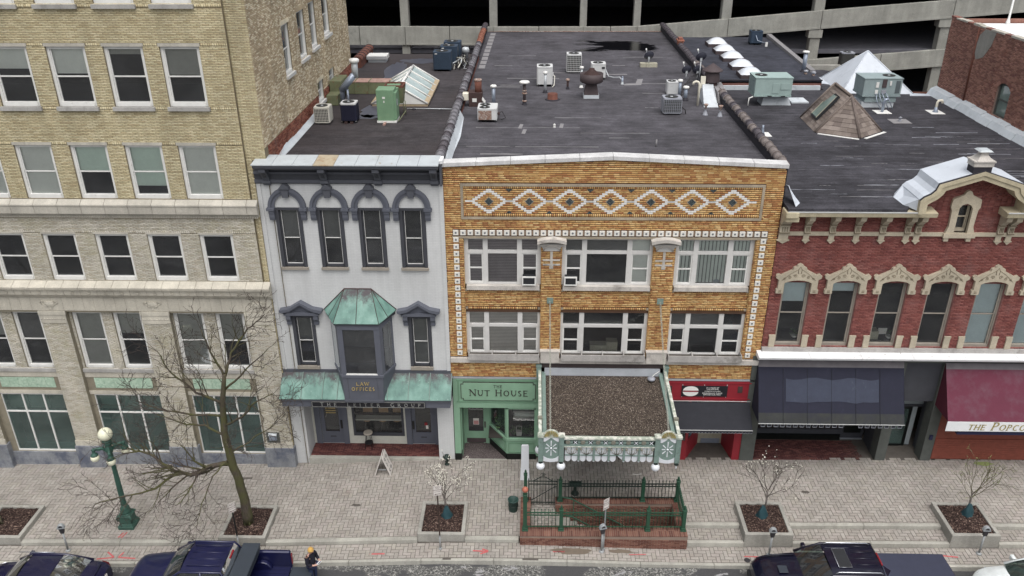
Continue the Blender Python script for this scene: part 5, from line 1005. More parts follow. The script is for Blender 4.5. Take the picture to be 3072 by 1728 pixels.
for(x0,y0),(x1,y1)in zip(PL[:-1],PL[1:]):
 dx,dy=x1-x0,y1-y0;L=math.hypot(dx,dy);nx,ny=dy/L,-dx/L
 def slab(z0,z1,t0,t1,a=0.0,b=1.0):
  p0=(x0+dx*a,y0+dy*a);p1=(x0+dx*b,y0+dy*b)
  return[(p0[0]+nx*t1,p0[1]+ny*t1,z0),(p1[0]+nx*t1,p1[1]+ny*t1,z0),(p1[0]+nx*t0,p1[1]+ny*t0,z0),(p0[0]+nx*t0,p0[1]+ny*t0,z0),(p0[0]+nx*t1,p0[1]+ny*t1,z1),(p1[0]+nx*t1,p1[1]+ny*t1,z1),(p1[0]+nx*t0,p1[1]+ny*t0,z1),(p0[0]+nx*t0,p0[1]+ny*t0,z1)]
 m=MB();m.hexa(slab(0.60,1.26,-0.06,0.0));bk=m.build('bulkhead','mint',och)
 m=MB();m.hexa(slab(0.66,0.70,0,0.02,.06,.94));m.hexa(slab(1.10,1.14,0,0.02,.06,.94));m.hexa(slab(.7,1.1,0,0.02,.06,.085));m.hexa(slab(.7,1.1,0,0.02,.915,.94));m.build('panel_moulding','mint_dark',bk)
 m=MB();m.hexa(slab(1.26,1.38,-0.10,0.05));m.build('window_sill','mint',bk);m=MB();m.hexa(slab(0.2,0.60,-0.06,0.03));m.build('skirting','marble_black',bk)
 m=MB();m.hexa(slab(1.38,2.86,-0.05,0.02,0,.07));m.hexa(slab(1.38,2.86,-0.05,0.02,.93,1.0));m.hexa(slab(2.78,2.86,-0.05,0.02));f=m.build('window','mint',och)
 m=MB();q=slab(1.38,2.78,-0.02,-0.02,.07,.93);m.quad(q[0],q[1],q[5],q[4]);m.build('pane','pane_glass',f)
text(f,'TheNutHouse',(-0.30,-0.0,2.28),0.15,'vent_white',ext=0.002)
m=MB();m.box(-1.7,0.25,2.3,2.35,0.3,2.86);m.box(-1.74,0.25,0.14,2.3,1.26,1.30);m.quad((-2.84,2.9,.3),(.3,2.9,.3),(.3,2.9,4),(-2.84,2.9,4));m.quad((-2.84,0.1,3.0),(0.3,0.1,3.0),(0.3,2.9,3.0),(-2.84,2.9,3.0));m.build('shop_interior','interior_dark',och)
rp=random.Random(2)
def foliage_row(name,x0,x1,y0,y1,z0,n,loc,label,mat='plant_green',cat='plant',s=0.05,hmax=0.3):
 m=MB()
 for _ in range(n):
  x,y=rp.uniform(x0,x1),rp.uniform(y0,y1);z=z0+rp.random()**1.5*hmax;a,b=rp.uniform(0,6.28),rp.uniform(-.6,.9)
  u=Vector((math.cos(a),math.sin(a),b)).normalized()*s*rp.uniform(.7,1.4);v=u.orthogonal().normalized()*s*0.45
  p=Vector((x,y,z));m.quad(p-v,p+u*.5-v*1.2,p+u,p+u*.5+v*1.2)
 return solo(name,m,mat,loc,label,cat)
foliage_row('leaf_garland',-0.85,0.15,0.25,0.55,1.33,420,(-0.35,0.4,1.31),'bed of green leaves displayed along the mint shop window')
foliage_row('leaf_garland',-1.45,-0.98,0.45,0.85,1.33,220,(-1.2,0.6,1.31),'darker green leaves behind the splayed mint shop pane',hmax=0.7)
t=thing('display_basket',(-0.5,0.18,1.38),'small white slatted basket with handle in the mint shop window','basket');m=MB();m.prism([(-0.60,0.14,1.38),(-0.40,0.14,1.38),(-0.38,0.14,1.58),(-0.62,0.14,1.58)],(0,0.16,0));m.build('basket_body','paper',t);m=MB();m.tube([(-0.61,0.2,1.56),(-0.60,0.2,1.82),(-0.40,0.2,1.82),(-0.39,0.2,1.56)],0.012,5);m.build('handle','paper',t)
t=thing('display_rack',(-0.35,0.9,1.3),'white shelf rack with goods inside the mint shop window','rack');m=MB();m.box(-0.75,0.15,0.85,1.15,1.72,1.78);m.build('shelf','paper',t);m=MB();m.box(-0.75,0.15,0.85,1.15,2.02,2.08);m.build('shelf','paper',t);m=MB();m.box(-0.7,0.1,0.95,1.1,1.78,1.92);m.build('goods','blind_pale',t)
m=MB();m.lathe((-0.34,-0.04,0.98),[(0.03,0),(0.05,0.02),(0.05,0.10),(0.02,0.12)],8);m.build('tap','iron_dark',och)
bxp('lobby_wall','brown_board',0.33,5.15,0.0,0.1,3.4,4.98)
bxp('lobby_back','interior_dark',0.33,5.2,1.2,1.3,0.2,3.5);bxp('lobby_side','mint_dark',0.28,0.33,0.14,1.3,0.2,4.2);bxp('lobby_side','crimson',5.20,5.28,0.14,1.3,0.2,4.2);bxp('lobby_floor','porch_mat',0.3,5.2,0.0,1.3,0.2,0.36)
for x in(1.5,2.75,4.0):
 m=MB();m.box(x-.5,x-.38,1.1,1.19,.36,2.5);m.box(x+.38,x+.5,1.1,1.19,.36,2.5);m.box(x-.38,x+.38,1.1,1.19,.36,.7);m.box(x-.38,x+.38,1.1,1.19,2.4,2.5);d=m.build('door','brown_metal',och);m=MB();m.quad((x-.38,1.14,.7),(x+.38,1.14,.7),(x+.38,1.14,2.4),(x-.38,1.14,2.4));m.build('pane','dark_glass',d)
bxp('store_flashing','galvanised',5.16,OX1-.04,-0.06,0.1,4.22,4.275)
f=bxp('shop_fascia','crimson',5.22,8.58,-0.04,0.12,3.30,4.20)
for a,b,c,d in((5.3,8.5,4.10,4.15),(5.3,8.5,3.38,3.42)):bxp('fascia_moulding','crimson',a,b,-0.065,-0.04,c,d,parent=f)
bxp('fascia_sill','trim_pale',5.3,8.56,-0.07,-0.0,3.285,3.30,parent=f)
bn=bxp('banner','sign_black',5.83,7.60,-0.075,-0.05,3.52,4.0,parent=f)
m=MB()
for z0,z1,s in((3.79,3.98,1),(3.54,3.73,-1)):
 P=[];zc=3.76
 for k in range(13):
  a=math.pi*k/12*s;P.append((6.18+0.30*math.cos(a),-0.082,zc+s*0.035+0.19*abs(math.sin(a))*s))
 m.prism(P,(0,0.008,0))
m.build('emblem_disc','vent_white',bn);m=MB();m.prism([(5.86,-0.086,3.76),(5.95,-0.086,3.735),(6.42,-0.086,3.735),(6.50,-0.086,3.76),(6.42,-0.086,3.785),(5.95,-0.086,3.785)],(0,0.008,0));m.build('emblem_bar','crimson',bn)
for s_,z,sz in(('311 MAIN ST',3.92,0.085),('(309) 839-6390',3.855,0.07),('CURBSIDE AVAILABLE',3.765,0.06),('REMODELING, PLEASE',3.675,0.075),('EXCUSE OUR MESS',3.605,0.075)):text(bn,s_,(7.02,-0.08,z),sz,'vent_white',ext=0.002,sx=1.05)
for x,z in((5.86,4.03),(6.7,4.03),(7.57,4.03),(5.86,3.47),(6.7,3.47),(7.57,3.47)):bxp('banner_tie','trim_pale',x-.01,x+.01,-0.06,-0.045,min(z,3.52)if z<3.7 else 4.0,z+.03,parent=bn)
for x in(5.36,8.09):
 q=bxp('vent_grille','rust_dark',x-.09,x+.09,-0.065,-0.04,3.70,3.98,parent=f)
bxp('shop_post','crimson',5.22,5.42,-0.03,0.2,0.35,3.3)
DY2=1.12
m=MB();m.poly([(5.3,-0.05,0.37),(8.1,-0.05,0.40),(7.98,DY2,0.40),(6.9,DY2,0.38)]);m.build('entry_floor','porch_mat',och)
def wallseg(name,mat,x0,y0,x1,y1,z0,z1,t=0.06):
 dx,dy=x1-x0,y1-y0;L=math.hypot(dx,dy);nx,ny=-dy/L*t,dx/L*t
 m=MB();m.hexa([(x0,y0,z0),(x1,y1,z0),(x1+nx,y1+ny,z0),(x0+nx,y0+ny,z0),(x0,y0,z1),(x1,y1,z1),(x1+nx,y1+ny,z1),(x0+nx,y0+ny,z1)]);return m.build(name,mat,och)
wallseg('bulkhead','crimson',5.4,-0.02,6.25,-0.02,0.36,1.35);wallseg('bulkhead','crimson',6.25,-0.02,6.95,DY2,0.36,1.35);wallseg('window_post','crimson',6.18,-0.02,6.30,0.02,1.35,3.3)
wallseg('shop_side_wall','crimson',7.92,DY2,8.12,0.0,0.36,3.3);wallseg('shop_side_wall','crimson',8.12,-0.02,8.42,-0.02,0.36,3.3)
for(x0,y0,x1,y1)in((5.44,0.0,6.2,0.0),(6.30,0.06,6.93,DY2-.02)):
 m=MB();m.quad((x0,y0,1.36),(x1,y1,1.36),(x1,y1,3.2),(x0,y0,3.2));m.build('pane','dark_glass',och)
m=MB();m.box(6.95,7.05,DY2,DY2+.08,.4,2.9);m.box(7.88,7.98,DY2,DY2+.08,.4,2.9);m.box(7.05,7.88,DY2,DY2+.08,2.45,2.9);m.build('door_frame','cinder',och)
m=MB();m.box(7.05,7.19,DY2+.01,DY2+.06,.42,2.45);m.box(7.74,7.88,DY2+.01,DY2+.06,.42,2.45);m.box(7.19,7.74,DY2+.01,DY2+.06,.42,1.02);m.box(7.19,7.74,DY2+.01,DY2+.06,2.3,2.45);d=m.build('door','cinder',och);m=MB();m.quad((7.19,DY2+.04,1.02),(7.74,DY2+.04,1.02),(7.74,DY2+.04,2.3),(7.19,DY2+.04,2.3));m.build('pane','dark_glass',d);bxp('kick_plate','steel',7.08,7.85,DY2-.005,DY2+.01,.43,.66,parent=d);bxp('notice','paper',7.27,7.38,DY2+.02,DY2+.03,1.2,1.4,parent=d)
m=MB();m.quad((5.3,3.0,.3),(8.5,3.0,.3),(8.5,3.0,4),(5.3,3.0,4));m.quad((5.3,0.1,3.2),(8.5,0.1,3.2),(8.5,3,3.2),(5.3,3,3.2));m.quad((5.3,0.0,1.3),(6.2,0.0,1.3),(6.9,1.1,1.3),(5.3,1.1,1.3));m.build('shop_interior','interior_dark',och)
bxp('end_pier','pier_grey',8.42,8.98,-0.06,0.6,0.3,5.35)
m=MB();m.quad((OX1,30.6,-.3),(OX0,30.6,-.3),(OX0,30.6,12.4),(OX1,30.6,12.4));m.quad((OX1,0.02,4.28),(OX1,30.6,4.28),(OX1,30.6,12.9),(OX1,0.02,12.9));m.quad((OX0+.05,0.02,.3),(OX0+.05,0.02,12.4),(OX0+.05,30.6,12.4),(OX0+.05,30.6,.3));m.build('outer_wall','red_rubble',och)
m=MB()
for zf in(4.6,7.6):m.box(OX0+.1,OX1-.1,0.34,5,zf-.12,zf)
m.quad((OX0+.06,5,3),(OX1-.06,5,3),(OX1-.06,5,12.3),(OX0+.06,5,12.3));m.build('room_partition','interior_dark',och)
# ------------------------------------------------------------------ iron and opal-glass canopy hung on chains
can=thing('entrance_canopy',(2.7,0,4.4),'verdigris iron canopy with gravel roof and white glass fringe hung on chains','canopy')
CX0,CX1,CY=0.27,5.14,-3.95
def cb_(name,mat,*b,parent=can,bevel=0):m=MB();m.box(*b);return m.build(name,mat,parent,bevel=bevel)
def cz(y):return 4.42+0.30*(y-CY)/(-CY)
m=MB();m.hexa([(CX0+.26,CY+.28,cz(CY)-.25),(CX1-.26,CY+.28,cz(CY)-.25),(CX1-.26,-0.1,4.40),(CX0+.26,-0.1,4.40),(CX0+.26,CY+.28,cz(CY)-.17),(CX1-.26,CY+.28,cz(CY)-.17),(CX1-.26,-0.1,4.46),(CX0+.26,-0.1,4.46)]);deck=m.build('gravel_deck','canopy_gravel',can)
rg=random.Random(4);m=MB()
for _ in range(5200):
 x,y=rg.uniform(CX0+.28,CX1-.28),rg.uniform(CY+.3,-.12);t=(y-(CY+.28))/(-.1-CY-.28);z=cz(CY)-.17+t*(4.46-cz(CY)+.17);r=rg.uniform(.009,.02);a=rg.random()*6.28
 c,s=math.cos(a)*r,math.sin(a)*r;m.add([(x+c,y+s,z),(x-s,y+c,z),(x-c,y-s,z),(x+s,y-c,z),(x,y,z+r*.9)],[(0,1,4),(1,2,4),(2,3,4),(3,0,4)])
stuff(m.build('gravel','canopy_gravel',can))
m=MB();m.hexa([(CX0+.22,-0.16,4.47),(CX1-.22,-0.16,4.47),(CX1-.22,-0.02,4.48),(CX0+.22,-0.02,4.48),(CX0+.22,-0.10,4.74),(CX1-.22,-0.10,4.74),(CX1-.22,-0.02,4.76),(CX0+.22,-0.02,4.76)]);m.build('wall_flashing','galvanised',can)
cb_('wall_board','brown_board',CX0+.1,CX1-.1,-0.06,-0.02,4.76,4.97)
for x,s in((CX0,1),(CX1,-1)):
 m=MB();xa,xb=sorted((x,x+s*.10));m.hexa([(xa,CY,cz(CY)-.75),(xb,CY,cz(CY)-.75),(xb,-.05,4.0),(xa,-.05,4.0),(xa,CY,cz(CY)-.04),(xb,CY,cz(CY)-.04),(xb,-.05,4.68),(xa,-.05,4.68)]);sd=m.build('side_beam','verdigris',can)
 m=MB();xa,xb=sorted((x-s*.02,x+s*.09));m.hexa([(xa,CY,cz(CY)-.04),(xb,CY,cz(CY)-.04),(xb,-.05,4.68),(xa,-.05,4.68),(xa,CY,cz(CY)+.0),(xb,CY,cz(CY)+.0),(xb,-.05,4.72),(xa,-.05,4.72)]);m.build('side_rail_cap','verdigris_pale',sd)
 m=MB();xa,xb=sorted((x+s*.12,x+s*.26));m.hexa([(xa,CY+.2,cz(CY)-.25),(xb,CY+.2,cz(CY)-.25),(xb,-.05,4.38),(xa,-.05,4.38),(xa,CY+.2,cz(CY)-.10),(xb,CY+.2,cz(CY)-.12),(xb,-.05,4.56),(xa,-.05,4.58)]);m.build('gutter','verdigris',can)
 m=MB();m.box(x-.09,x+.09,-.18,0.0,4.3,4.84);m.box(x-.11,x+.11,-.20,0.0,4.84,4.90);m.build('wall_post','verdigris',can)
 m=MB();yq=-3.05;zq=cz(yq);m.box(min(x-s*.05,x+s*.12),max(x-s*.05,x+s*.12),yq-.06,yq+.06,zq-.25,zq+.08);m.build('side_knuckle','bronze_grey',can)
FZ0,FZ1=3.38,4.36;y0,y1=CY-.06,CY+.06
POSTS=[CX0+.06,CX0+.78,CX1-.78,CX1-.06]
for x in POSTS:
 m=MB();m.box(x-.085,x+.085,y0-.03,y1+.03,FZ0-.02,FZ1+.03);p=m.build('front_post','verdigris',can);m=MB();m.box(x-.11,x+.11,y0-.05,y1+.05,FZ1+.03,FZ1+.10);m.box(x-.07,x+.07,y0-.02,y1+.02,FZ1+.10,FZ1+.13);m.build('post_cap','verdigris_pale',p)
for a,b in((POSTS[0]+.085,POSTS[1]-.085),(POSTS[2]+.085,POSTS[3]-.085)):
 c=(a+b)/2;w=(b-a)/2;zc=(FZ0+FZ1)/2+.04
 P=[(a,y0+.02,FZ0+.10),(c-w*.5,y0+.02,FZ0-.02),(c,y0+.02,FZ0-.06),(c+w*.5,y0+.02,FZ0-.02),(b,y0+.02,FZ0+.10),(b,y0+.02,FZ1),(a,y0+.02,FZ1)]
 m=MB();m.prism(P,(0,.06,0));pn=m.build('wheel_panel','verdigris',can)
 m=MB()
 for k in range(8):
  an=k*math.pi/4;r1=0.30 if k%4==2 else(0.20 if k%2==0 else 0.24);d=Vector((math.cos(an),0,math.sin(an)*1.05));n=Vector((-math.sin(an),0,math.cos(an)))
  p0=Vector((c,y0+.008,zc))+d*.08;p1=Vector((c,y0+.008,zc))+d*r1;m.prism([p0-n*.012,p1-n*.02,p1+n*.02,p0+n*.012],(0,.02,0))
 m.lathe((c,y0+.0,zc),[(0.001,-0.02),(0.035,-0.012),(0.042,0.02)],10,'y');m.build('glass_spoke','opal',pn)
 m=MB();n=12
 lo=[(a+.01+(b-a-.02)*k/n)for k in range(n+1)]
 f=lambda x:FZ0+.02-.05*math.cos((x-c)/w*math.pi/2);g_=lambda x:FZ0+.22-.15*math.cos((x-c)/w*math.pi/2)**.7
 m.prism([(x,y0+.006,f(x)-.03)for x in lo]+[(x,y0+.006,g_(x))for x in reversed(lo)],(0,.02,0));m.build('glass_crescent','opal',pn)
 for s in(-1,1):
  m=MB();xx=c+s*w;m.prism([(xx-s*.01,y0+.006,FZ1-.02),(xx-s*.24,y0+.006,FZ1-.02),(xx-s*.17,y0+.006,FZ1-.09),(xx-s*.06,y0+.006,FZ1-.17),(xx-s*.01,y0+.006,FZ1-.16)],(0,.02,0));m.build('glass_corner','opal',pn)
 m=MB();m.box(a,b,y0,y1,FZ1,FZ1+.05);m.build('panel_rail','verdigris_pale',pn)
 m=MB();R=.27;P=[(c+R*math.cos(math.pi*k/16),y0,FZ1+.05+R*1.0*math.sin(math.pi*k/16))for k in range(17)];m.prism(P,(0,.07,0));fan=m.build('fan_crest','verdigris_pale',can)
 m=MB()
 for k in range(9):
  a0,a1=math.pi*(k+.08)/9,math.pi*(k+.92)/9;m.prism([(c+.07*math.cos((a0+a1)/2),y0-.015,FZ1+.06+.05*math.sin((a0+a1)/2)),(c+.235*math.cos(a0),y0-.022,FZ1+.05+.235*math.sin(a0)),(c+.245*math.cos((a0+a1)/2),y0-.022,FZ1+.05+.245*math.sin((a0+a1)/2)),(c+.235*math.cos(a1),y0-.022,FZ1+.05+.235*math.sin(a1))],(0,.02,0))
 m.build('gilt_shell','old_gold',fan)
a,b=POSTS[1]+.085,POSTS[2]-.085
cb_('front_rail','verdigris_pale',a,b,y0-.02,y1+.02,FZ1-.06,FZ1);cb_('front_rail','verdigris',a,b,y0,y1,FZ1-.10,FZ1-.06);cb_('front_rail','verdigris',a,b,y0,y1,4.02,4.08);cb_('front_rail','verdigris_pale',a,b,y0-.015,y1,3.98,4.02)
cb_('frieze_back','iron_dark',a,b,CY+.0,CY+.03,4.08,FZ1-.10)
NB=12
for k in range(NB):
 x=a+(b-a)*(k+.5)/NB*1.0;zc=4.17;m=MB()
 if k%2==0:
  m.lathe((x,y0+.02,zc),[(0.001,-0.02),(0.025,-0.03),(0.045,-0.015),(0.06,-0.035),(0.085,-0.01),(0.088,0.02)],12,'y');m.build('boss','bronze_grey',can)
 else:
  for s in(-1,1):m.prism([(x-.06,y0,zc-s*.06-.012),(x+.06,y0,zc+s*.06-.012),(x+.06,y0,zc+s*.06+.012),(x-.06,y0,zc-s*.06+.012)],(0,.02,0))
  m.lathe((x,y0,zc),[(0.001,-0.02),(0.02,-0.01),(0.022,0.01)],8,'y');m.build('saltire','opal',can)
 if k<NB-1:
  xx=a+(b-a)*(k+1)/NB;m=MB();m.box(xx-.05,xx+.05,y0+.01,y0+.04,zc-.045,zc+.045);m.build('frieze_block','verdigris',can)
for k in range(6):
 p,q=a+(b-a)*k/6,a+(b-a)*(k+1)/6;c=(p+q)/2
 if k:m=MB();m.box(p-.035,p+.035,y0,y1,FZ0+.02,3.98);bar=m.build('fringe_bar','verdigris',can);m=MB();m.sphere((p,CY,FZ0-.02),.042,10,8);m.build('fringe_ball','opal',bar)
 m=MB();m.box(p+.04,q-.04,y0+.02,y1-.02,3.60,3.63);m.box(c-.014,c+.014,y0+.02,y1-.02,3.62,3.98);fr=m.build('fringe_frame','verdigris',can)
 for s in(-1,1):
  x0,x1=(p+.04,c-.015)if s<0 else(c+.015,q-.04)
  m=MB();m.quad((x0,CY,3.63),(x1,CY,3.63),(x1,CY,3.97),(x0,CY,3.97));m.prism([(x0,CY-.006,3.63),(x1,CY-.006,3.63),(x1,CY-.006,3.97),(x0,CY-.006,3.97)],(0,.01,0));m.build('fringe_pane','opal',fr)
  w=(x1-x0)/2;xc=(x0+x1)/2
  if k==3 and s>0:P=[(x0,CY-.006,3.60),(x1,CY-.006,3.60),(x1,CY-.006,3.40)]
  else:P=[(x0,CY-.006,3.60)]+[(xc-w*math.cos(math.pi*j/10),CY-.006,3.45-.12*math.sin(math.pi*j/10))for j in range(11)]+[(x1,CY-.006,3.60)]
  m=MB();m.prism(P,(0,.012,0));m.build('fringe_pane','opal',fr)
 m=MB()
 for d in(-.19,-.10,0,.10,.19):m.tube([(c,y0-.0,3.66),(c+d*.75,y0-.03,3.76),(c+d,y0-.03,3.90)],.012,4)
 for s in(-1,1):m.lathe((c+s*(q-p)*.36,y0-.01,3.90),[(0.001,-0.03),(0.04,-0.02),(0.05,0.01)],8,'y')
 m.build('leaf_spray','bronze_grey',fr)
cb_('soffit','verdigris',CX0+.1,CX1-.1,CY+.06,-.1,3.95,4.0)
def globe_lamp(x,y,label,broken=False):
 z=FZ0-.05;t=thing('globe_lamp',(x,y,z),label,'lamp','globes under the canopy');m=MB();m.lathe((x,y,z-.10),[(0.075,0),(0.08,0.03),(0.05,0.07),(0.04,0.13)],12);m.build('fitter','iron_dark',t)
 if not broken:m=MB();m.sphere((x,y,z-.21),.155,20,14);m.build('globe','plastic_white',t)
 else:m=MB();m.lathe((x,y,z-.28),[(0.01,0),(0.03,0.04),(0.012,0.16)],8);m.build('bare_bulb','plastic_white',t)
globe_lamp(POSTS[0],CY,'white globe lamp under the left front corner of the canopy');globe_lamp(POSTS[1],CY,'white globe lamp inward of the left corner under the canopy');globe_lamp(POSTS[2],CY,'white globe lamp under the right wheel panel of the canopy');globe_lamp(POSTS[3],CY,'bare bulb without its globe at the canopy right corner',True);globe_lamp(CX0+.02,-3.05,'white globe lamp half hidden behind the canopy left post')
def chain(p0,p1,name='chain'):
 p0,p1=Vector(p0),Vector(p1);d=(p1-p0);L=d.length;d.normalize();a=d.orthogonal().normalized();b=d.cross(a);n=int(L/.085);m=MB()
 for k in range(n):
  c=p0+d*(L*(k+.5)/n)+Vector((0,0,-0.10*math.sin(math.pi*(k+.5)/n)));u=a if k%2 else b;m.tube([c+d*(.062*math.cos(t))+u*(.030*math.sin(t))for t in[j*math.pi/4 for j in range(9)]],.0095,4,cap=False)
 return stuff(m.build(name,'chain_steel',can))
chain((0.655,-0.06,7.62),(0.66,CY+.12,4.42));chain((4.72,-0.06,7.62),(4.75,CY+.12,4.42))
t=thing('flood_lamp',(4.55,-0.45,4.5),'small round floodlight at the back right corner of the canopy roof','lamp');m=MB();m.lathe((4.55,-0.50,4.52),[(0.05,0),(0.14,0.02),(0.15,0.08),(0.06,0.12)],14);m.build('lamp_head','ac_grey',t);m=MB();m.tube([(4.55,-.45,4.6),(4.7,-.25,4.62),(4.9,-.12,4.68)],.015,5);m.build('wire','vent_white',t)
# ------------------------------------------------------------------ red brick building with carved stone window heads
red=thing('red_brick_building',(14.5,0,0.5),'red brick building with carved stone window heads and a curved gable','building')
RX0,RX1,RYF=8.68,20.9,0.02
RC=[9.63+1.757*i for i in range(7)]
hr=[(c-0.50,c+0.50,5.78,8.46)for c in RC if c+0.5<RX1]
sheet(red,'rose_mortar','wall',(0,RYF,0),XA,ZA,(RX0,RX1,5.1,11.3),hr+[(14.72,15.24,10.44,11.45)],0.18)
brick_wall(red,'red_brick',(0,RYF,0),XA,ZA,(RX0,RX1,5.74,5.74+0.06*92),hr+[(14.6,15.35,10.3,12.2)],0.06,0.20,0.009,0.007,seed=71,pick=300)
m=MB();GP=[(13.36,11.25),(13.36,11.72),(13.62,11.86),(13.78,12.02),(13.86,12.22),(15.0,12.58),(16.14,12.22),(16.22,12.02),(16.38,11.86),(16.64,11.72),(16.64,11.25)]
sheet(red,'rose_mortar','gable_wall',(0,RYF+.0,0),XA,ZA,(13.3,16.7,11.3,11.5),[(14.72,15.24,10.44,11.45)],.18);m.poly([(x,RYF,z)for x,z in[(13.3,11.5),(16.7,11.5),(16.6,11.8),(16.2,12.1),(16.1,12.35),(15.0,12.7),(13.9,12.35),(13.8,12.1),(13.4,11.8)]]);m.build('gable_wall','rose_mortar',red)
for k in range(22):
 z=11.26+0.06*k;zz=z+.03
 xl=np.interp(zz,[11.2,11.75,11.95,12.2,12.62],[13.35,13.38,13.72,13.9,15.0])
 if 15-xl<.12:break
 brick_wall(red,'red_brick',(0,RYF,0),XA,ZA,(xl,30-xl,z,z+.06),[(14.5,15.45,10.3,11.78 if k<30 else 0)],.06,.20,.009,.007,seed=100+k,pick=0,offs=(k%2)*.5)
def rb(name,mat,*b,parent=red,bevel=0):m=MB();m.box(*b);return m.build(name,mat,parent,bevel=bevel)
for a,b in((8.72,13.80),(16.15,RX1)):
 m=MB();m.prism([(a,.02,11.17),(a,-.46,11.17),(a,-.50,11.20),(a,-.58,11.22),(a,-.62,11.38),(a,-.02,11.42),(a,.02,11.42)],(b-a,0,0));c=m.build('eaves_cornice','cornice_cream',red)
 rb('gutter_edge','trim_pale',a,b if a>14 else 13.1,-.635,-.60,11.385,11.42,parent=c)
m=MB();m.box(8.70,9.16,-.56,.02,11.0,11.18);m.box(8.66,9.1,-.66,-.1,11.18,11.40);m.build('corner_block','cornice_cream',red,bevel=.02)
for a,b in((8.7,14.43),(15.48,RX1)):rb('string_course','carved_stone',a,b,-.05,.03,10.31,10.45)
def bracket(x,w=0.10):
 m=MB();m.prism([(x-w,0,10.12),(x-w,-.05,10.12),(x-w,-.07,10.40),(x-w,-.12,10.44),(x-w,-.10,10.62),(x-w,-.16,10.78),(x-w,-.30,10.92),(x-w,-.42,11.0),(x-w,-.46,11.17),(x-w,0,11.17)],(2*w,0,0));b=m.build('bracket','carved_stone',red,bevel=.006)
 m=MB();m.prism([(x-w*1.2,-.06,10.12),(x+w*1.2,-.06,10.12),(x,-.06,10.0)],(0,.07,0));m.box(x-w*1.3,x+w*1.3,-.075,0,10.11,10.15);m.build('bracket_drop','carved_stone',b)
 m=MB()
 for k in(-1,0,1):m.box(x+k*w*.5-.008,x+k*w*.5+.008,-.135,-.10,10.48,10.66)
 m.box(x-w*1.06,x+w*1.06,-.145,-.02,10.42,10.45);m.box(x-w*1.06,x+w*1.06,-.20,-.02,10.74,10.77);m.build('bracket_flute','dark_carve',b)
bracket(8.86,.17)
for x in(9.66,10.54,11.41,12.29,13.15,13.51,16.36,16.71,17.6,18.48,19.36,20.24):bracket(x)
OUT=[(13.10,11.36),(13.08,11.84),(13.20,11.96),(13.40,12.06),(13.53,12.20),(13.60,12.42),(15.0,12.88)]
INN=[(13.36,11.36),(13.36,11.70),(13.50,11.80),(13.66,11.90),(13.80,12.05),(13.87,12.20),(15.0,12.58)]
mir=lambda P:[(30-x,z)for x,z in P]
for side,(o_,i_)in enumerate(((OUT,INN),(mir(OUT),mir(INN)))):
 m=MB()
 for k in range(len(o_)-1):
  (a,b),(c,d)=o_[k],o_[k+1];(e,f),(g_,h)=i_[k],i_[k+1]
  for y0,y1,t in((-.62,.03,0.0),(-.66,-.60,0.55)):
   q=lambda p0,p1:(p0[0]+(p1[0]-p0[0])*t,p0[1]+(p1[1]-p0[1])*t)
   i0,i1=q((e,f),(a,b)),q((g_,h),(c,d))
   m.hexa([(i0[0],y0,i0[1]),(a,y0,b),(a,y1,b),(i0[0],y1,i0[1]),(i1[0],y0,i1[1]),(c,y0,d),(c,y1,d),(i1[0],y1,i1[1])])
 m.build('gable_mould','cornice_cream',red)
 for k in range(len(o_)-1):
  (a,b),(c,d)=o_[k],o_[k+1];dz=.03
  if k in(0,):continue
  m=MB();y0=-.56;y1=.95
  m.hexa([(a,y0,b),(c,y0,d),(c,y1,d),(a,y1,b),(a,y0,b+dz),(c,y0,d+dz),(c,y1,d+dz),(a,y1,b+dz)]);m.build('cap_sheet','silver_coat',red)
  m=MB();m.hexa([(a,-.64,b+.002),(c,-.64,d+.002),(c,-.56,d+.002),(a,-.56,b+.002),(a,-.64,b+dz*.8),(c,-.64,d+dz*.8),(c,-.56,d+dz*.8),(a,-.56,b+dz*.8)]);m.build('cap_edge','tar',red)
 s=1 if side==0 else-1
 fx=lambda x:x if side==0 else 30-x
 m=MB();m.prism([(fx(13.10),-.5,11.44),(fx(12.75),-.2,11.53),(fx(12.70),.6,11.53),(fx(12.9),1.0,11.53),(fx(13.12),.95,11.90),(fx(13.09),-.5,11.86)],(s*.01,0,.012));m.build('cap_apron','silver_coat',red)
m=MB();m.prism([(x,.95,z)for x,z in OUT]+[(x,.95,z)for x,z in reversed(mir(OUT)[:-1])],(0,.04,0));m.build('gable_back','tar',red)
m=MB();m.prism([(15-.72,.05,12.62),(15,.05,12.90),(15+.72,.05,12.62)],(0,.02,0));
m=MB();cx,cy=14.93,-.35;m.box(cx-.30,cx+.30,cy-.22,cy+.22,12.78,13.02);b0=m.build('acroterion','tar',red)
m=MB();m.box(cx-.33,cx+.33,cy-.24,cy+.24,13.02,13.20);m.box(cx-.36,cx+.36,cy-.27,cy+.27,13.17,13.22)
for k,(r0,r1,z0,z1)in enumerate(((.28,.20,13.22,13.30),(.20,.12,13.30,13.40),(.12,.12,13.40,13.46),(.12,.19,13.46,13.52))):m.hexa([(cx-r0,cy-r0,z0),(cx+r0,cy-r0,z0),(cx+r0,cy+r0,z0),(cx-r0,cy+r0,z0),(cx-r1,cy-r1,z1),(cx+r1,cy-r1,z1),(cx+r1,cy+r1,z1),(cx-r1,cy+r1,z1)])
m.build('acroterion_plinth','limestone',b0);m=MB();m.hexa([(cx-.22,cy-.22,13.52),(cx+.22,cy-.22,13.52),(cx+.22,cy+.22,13.52),(cx-.22,cy+.22,13.52),(cx-.16,cy-.16,13.57),(cx+.16,cy-.16,13.57),(cx+.16,cy+.16,13.57),(cx-.16,cy+.16,13.57)]);m.build('acroterion_cap','lead_flashing',b0)
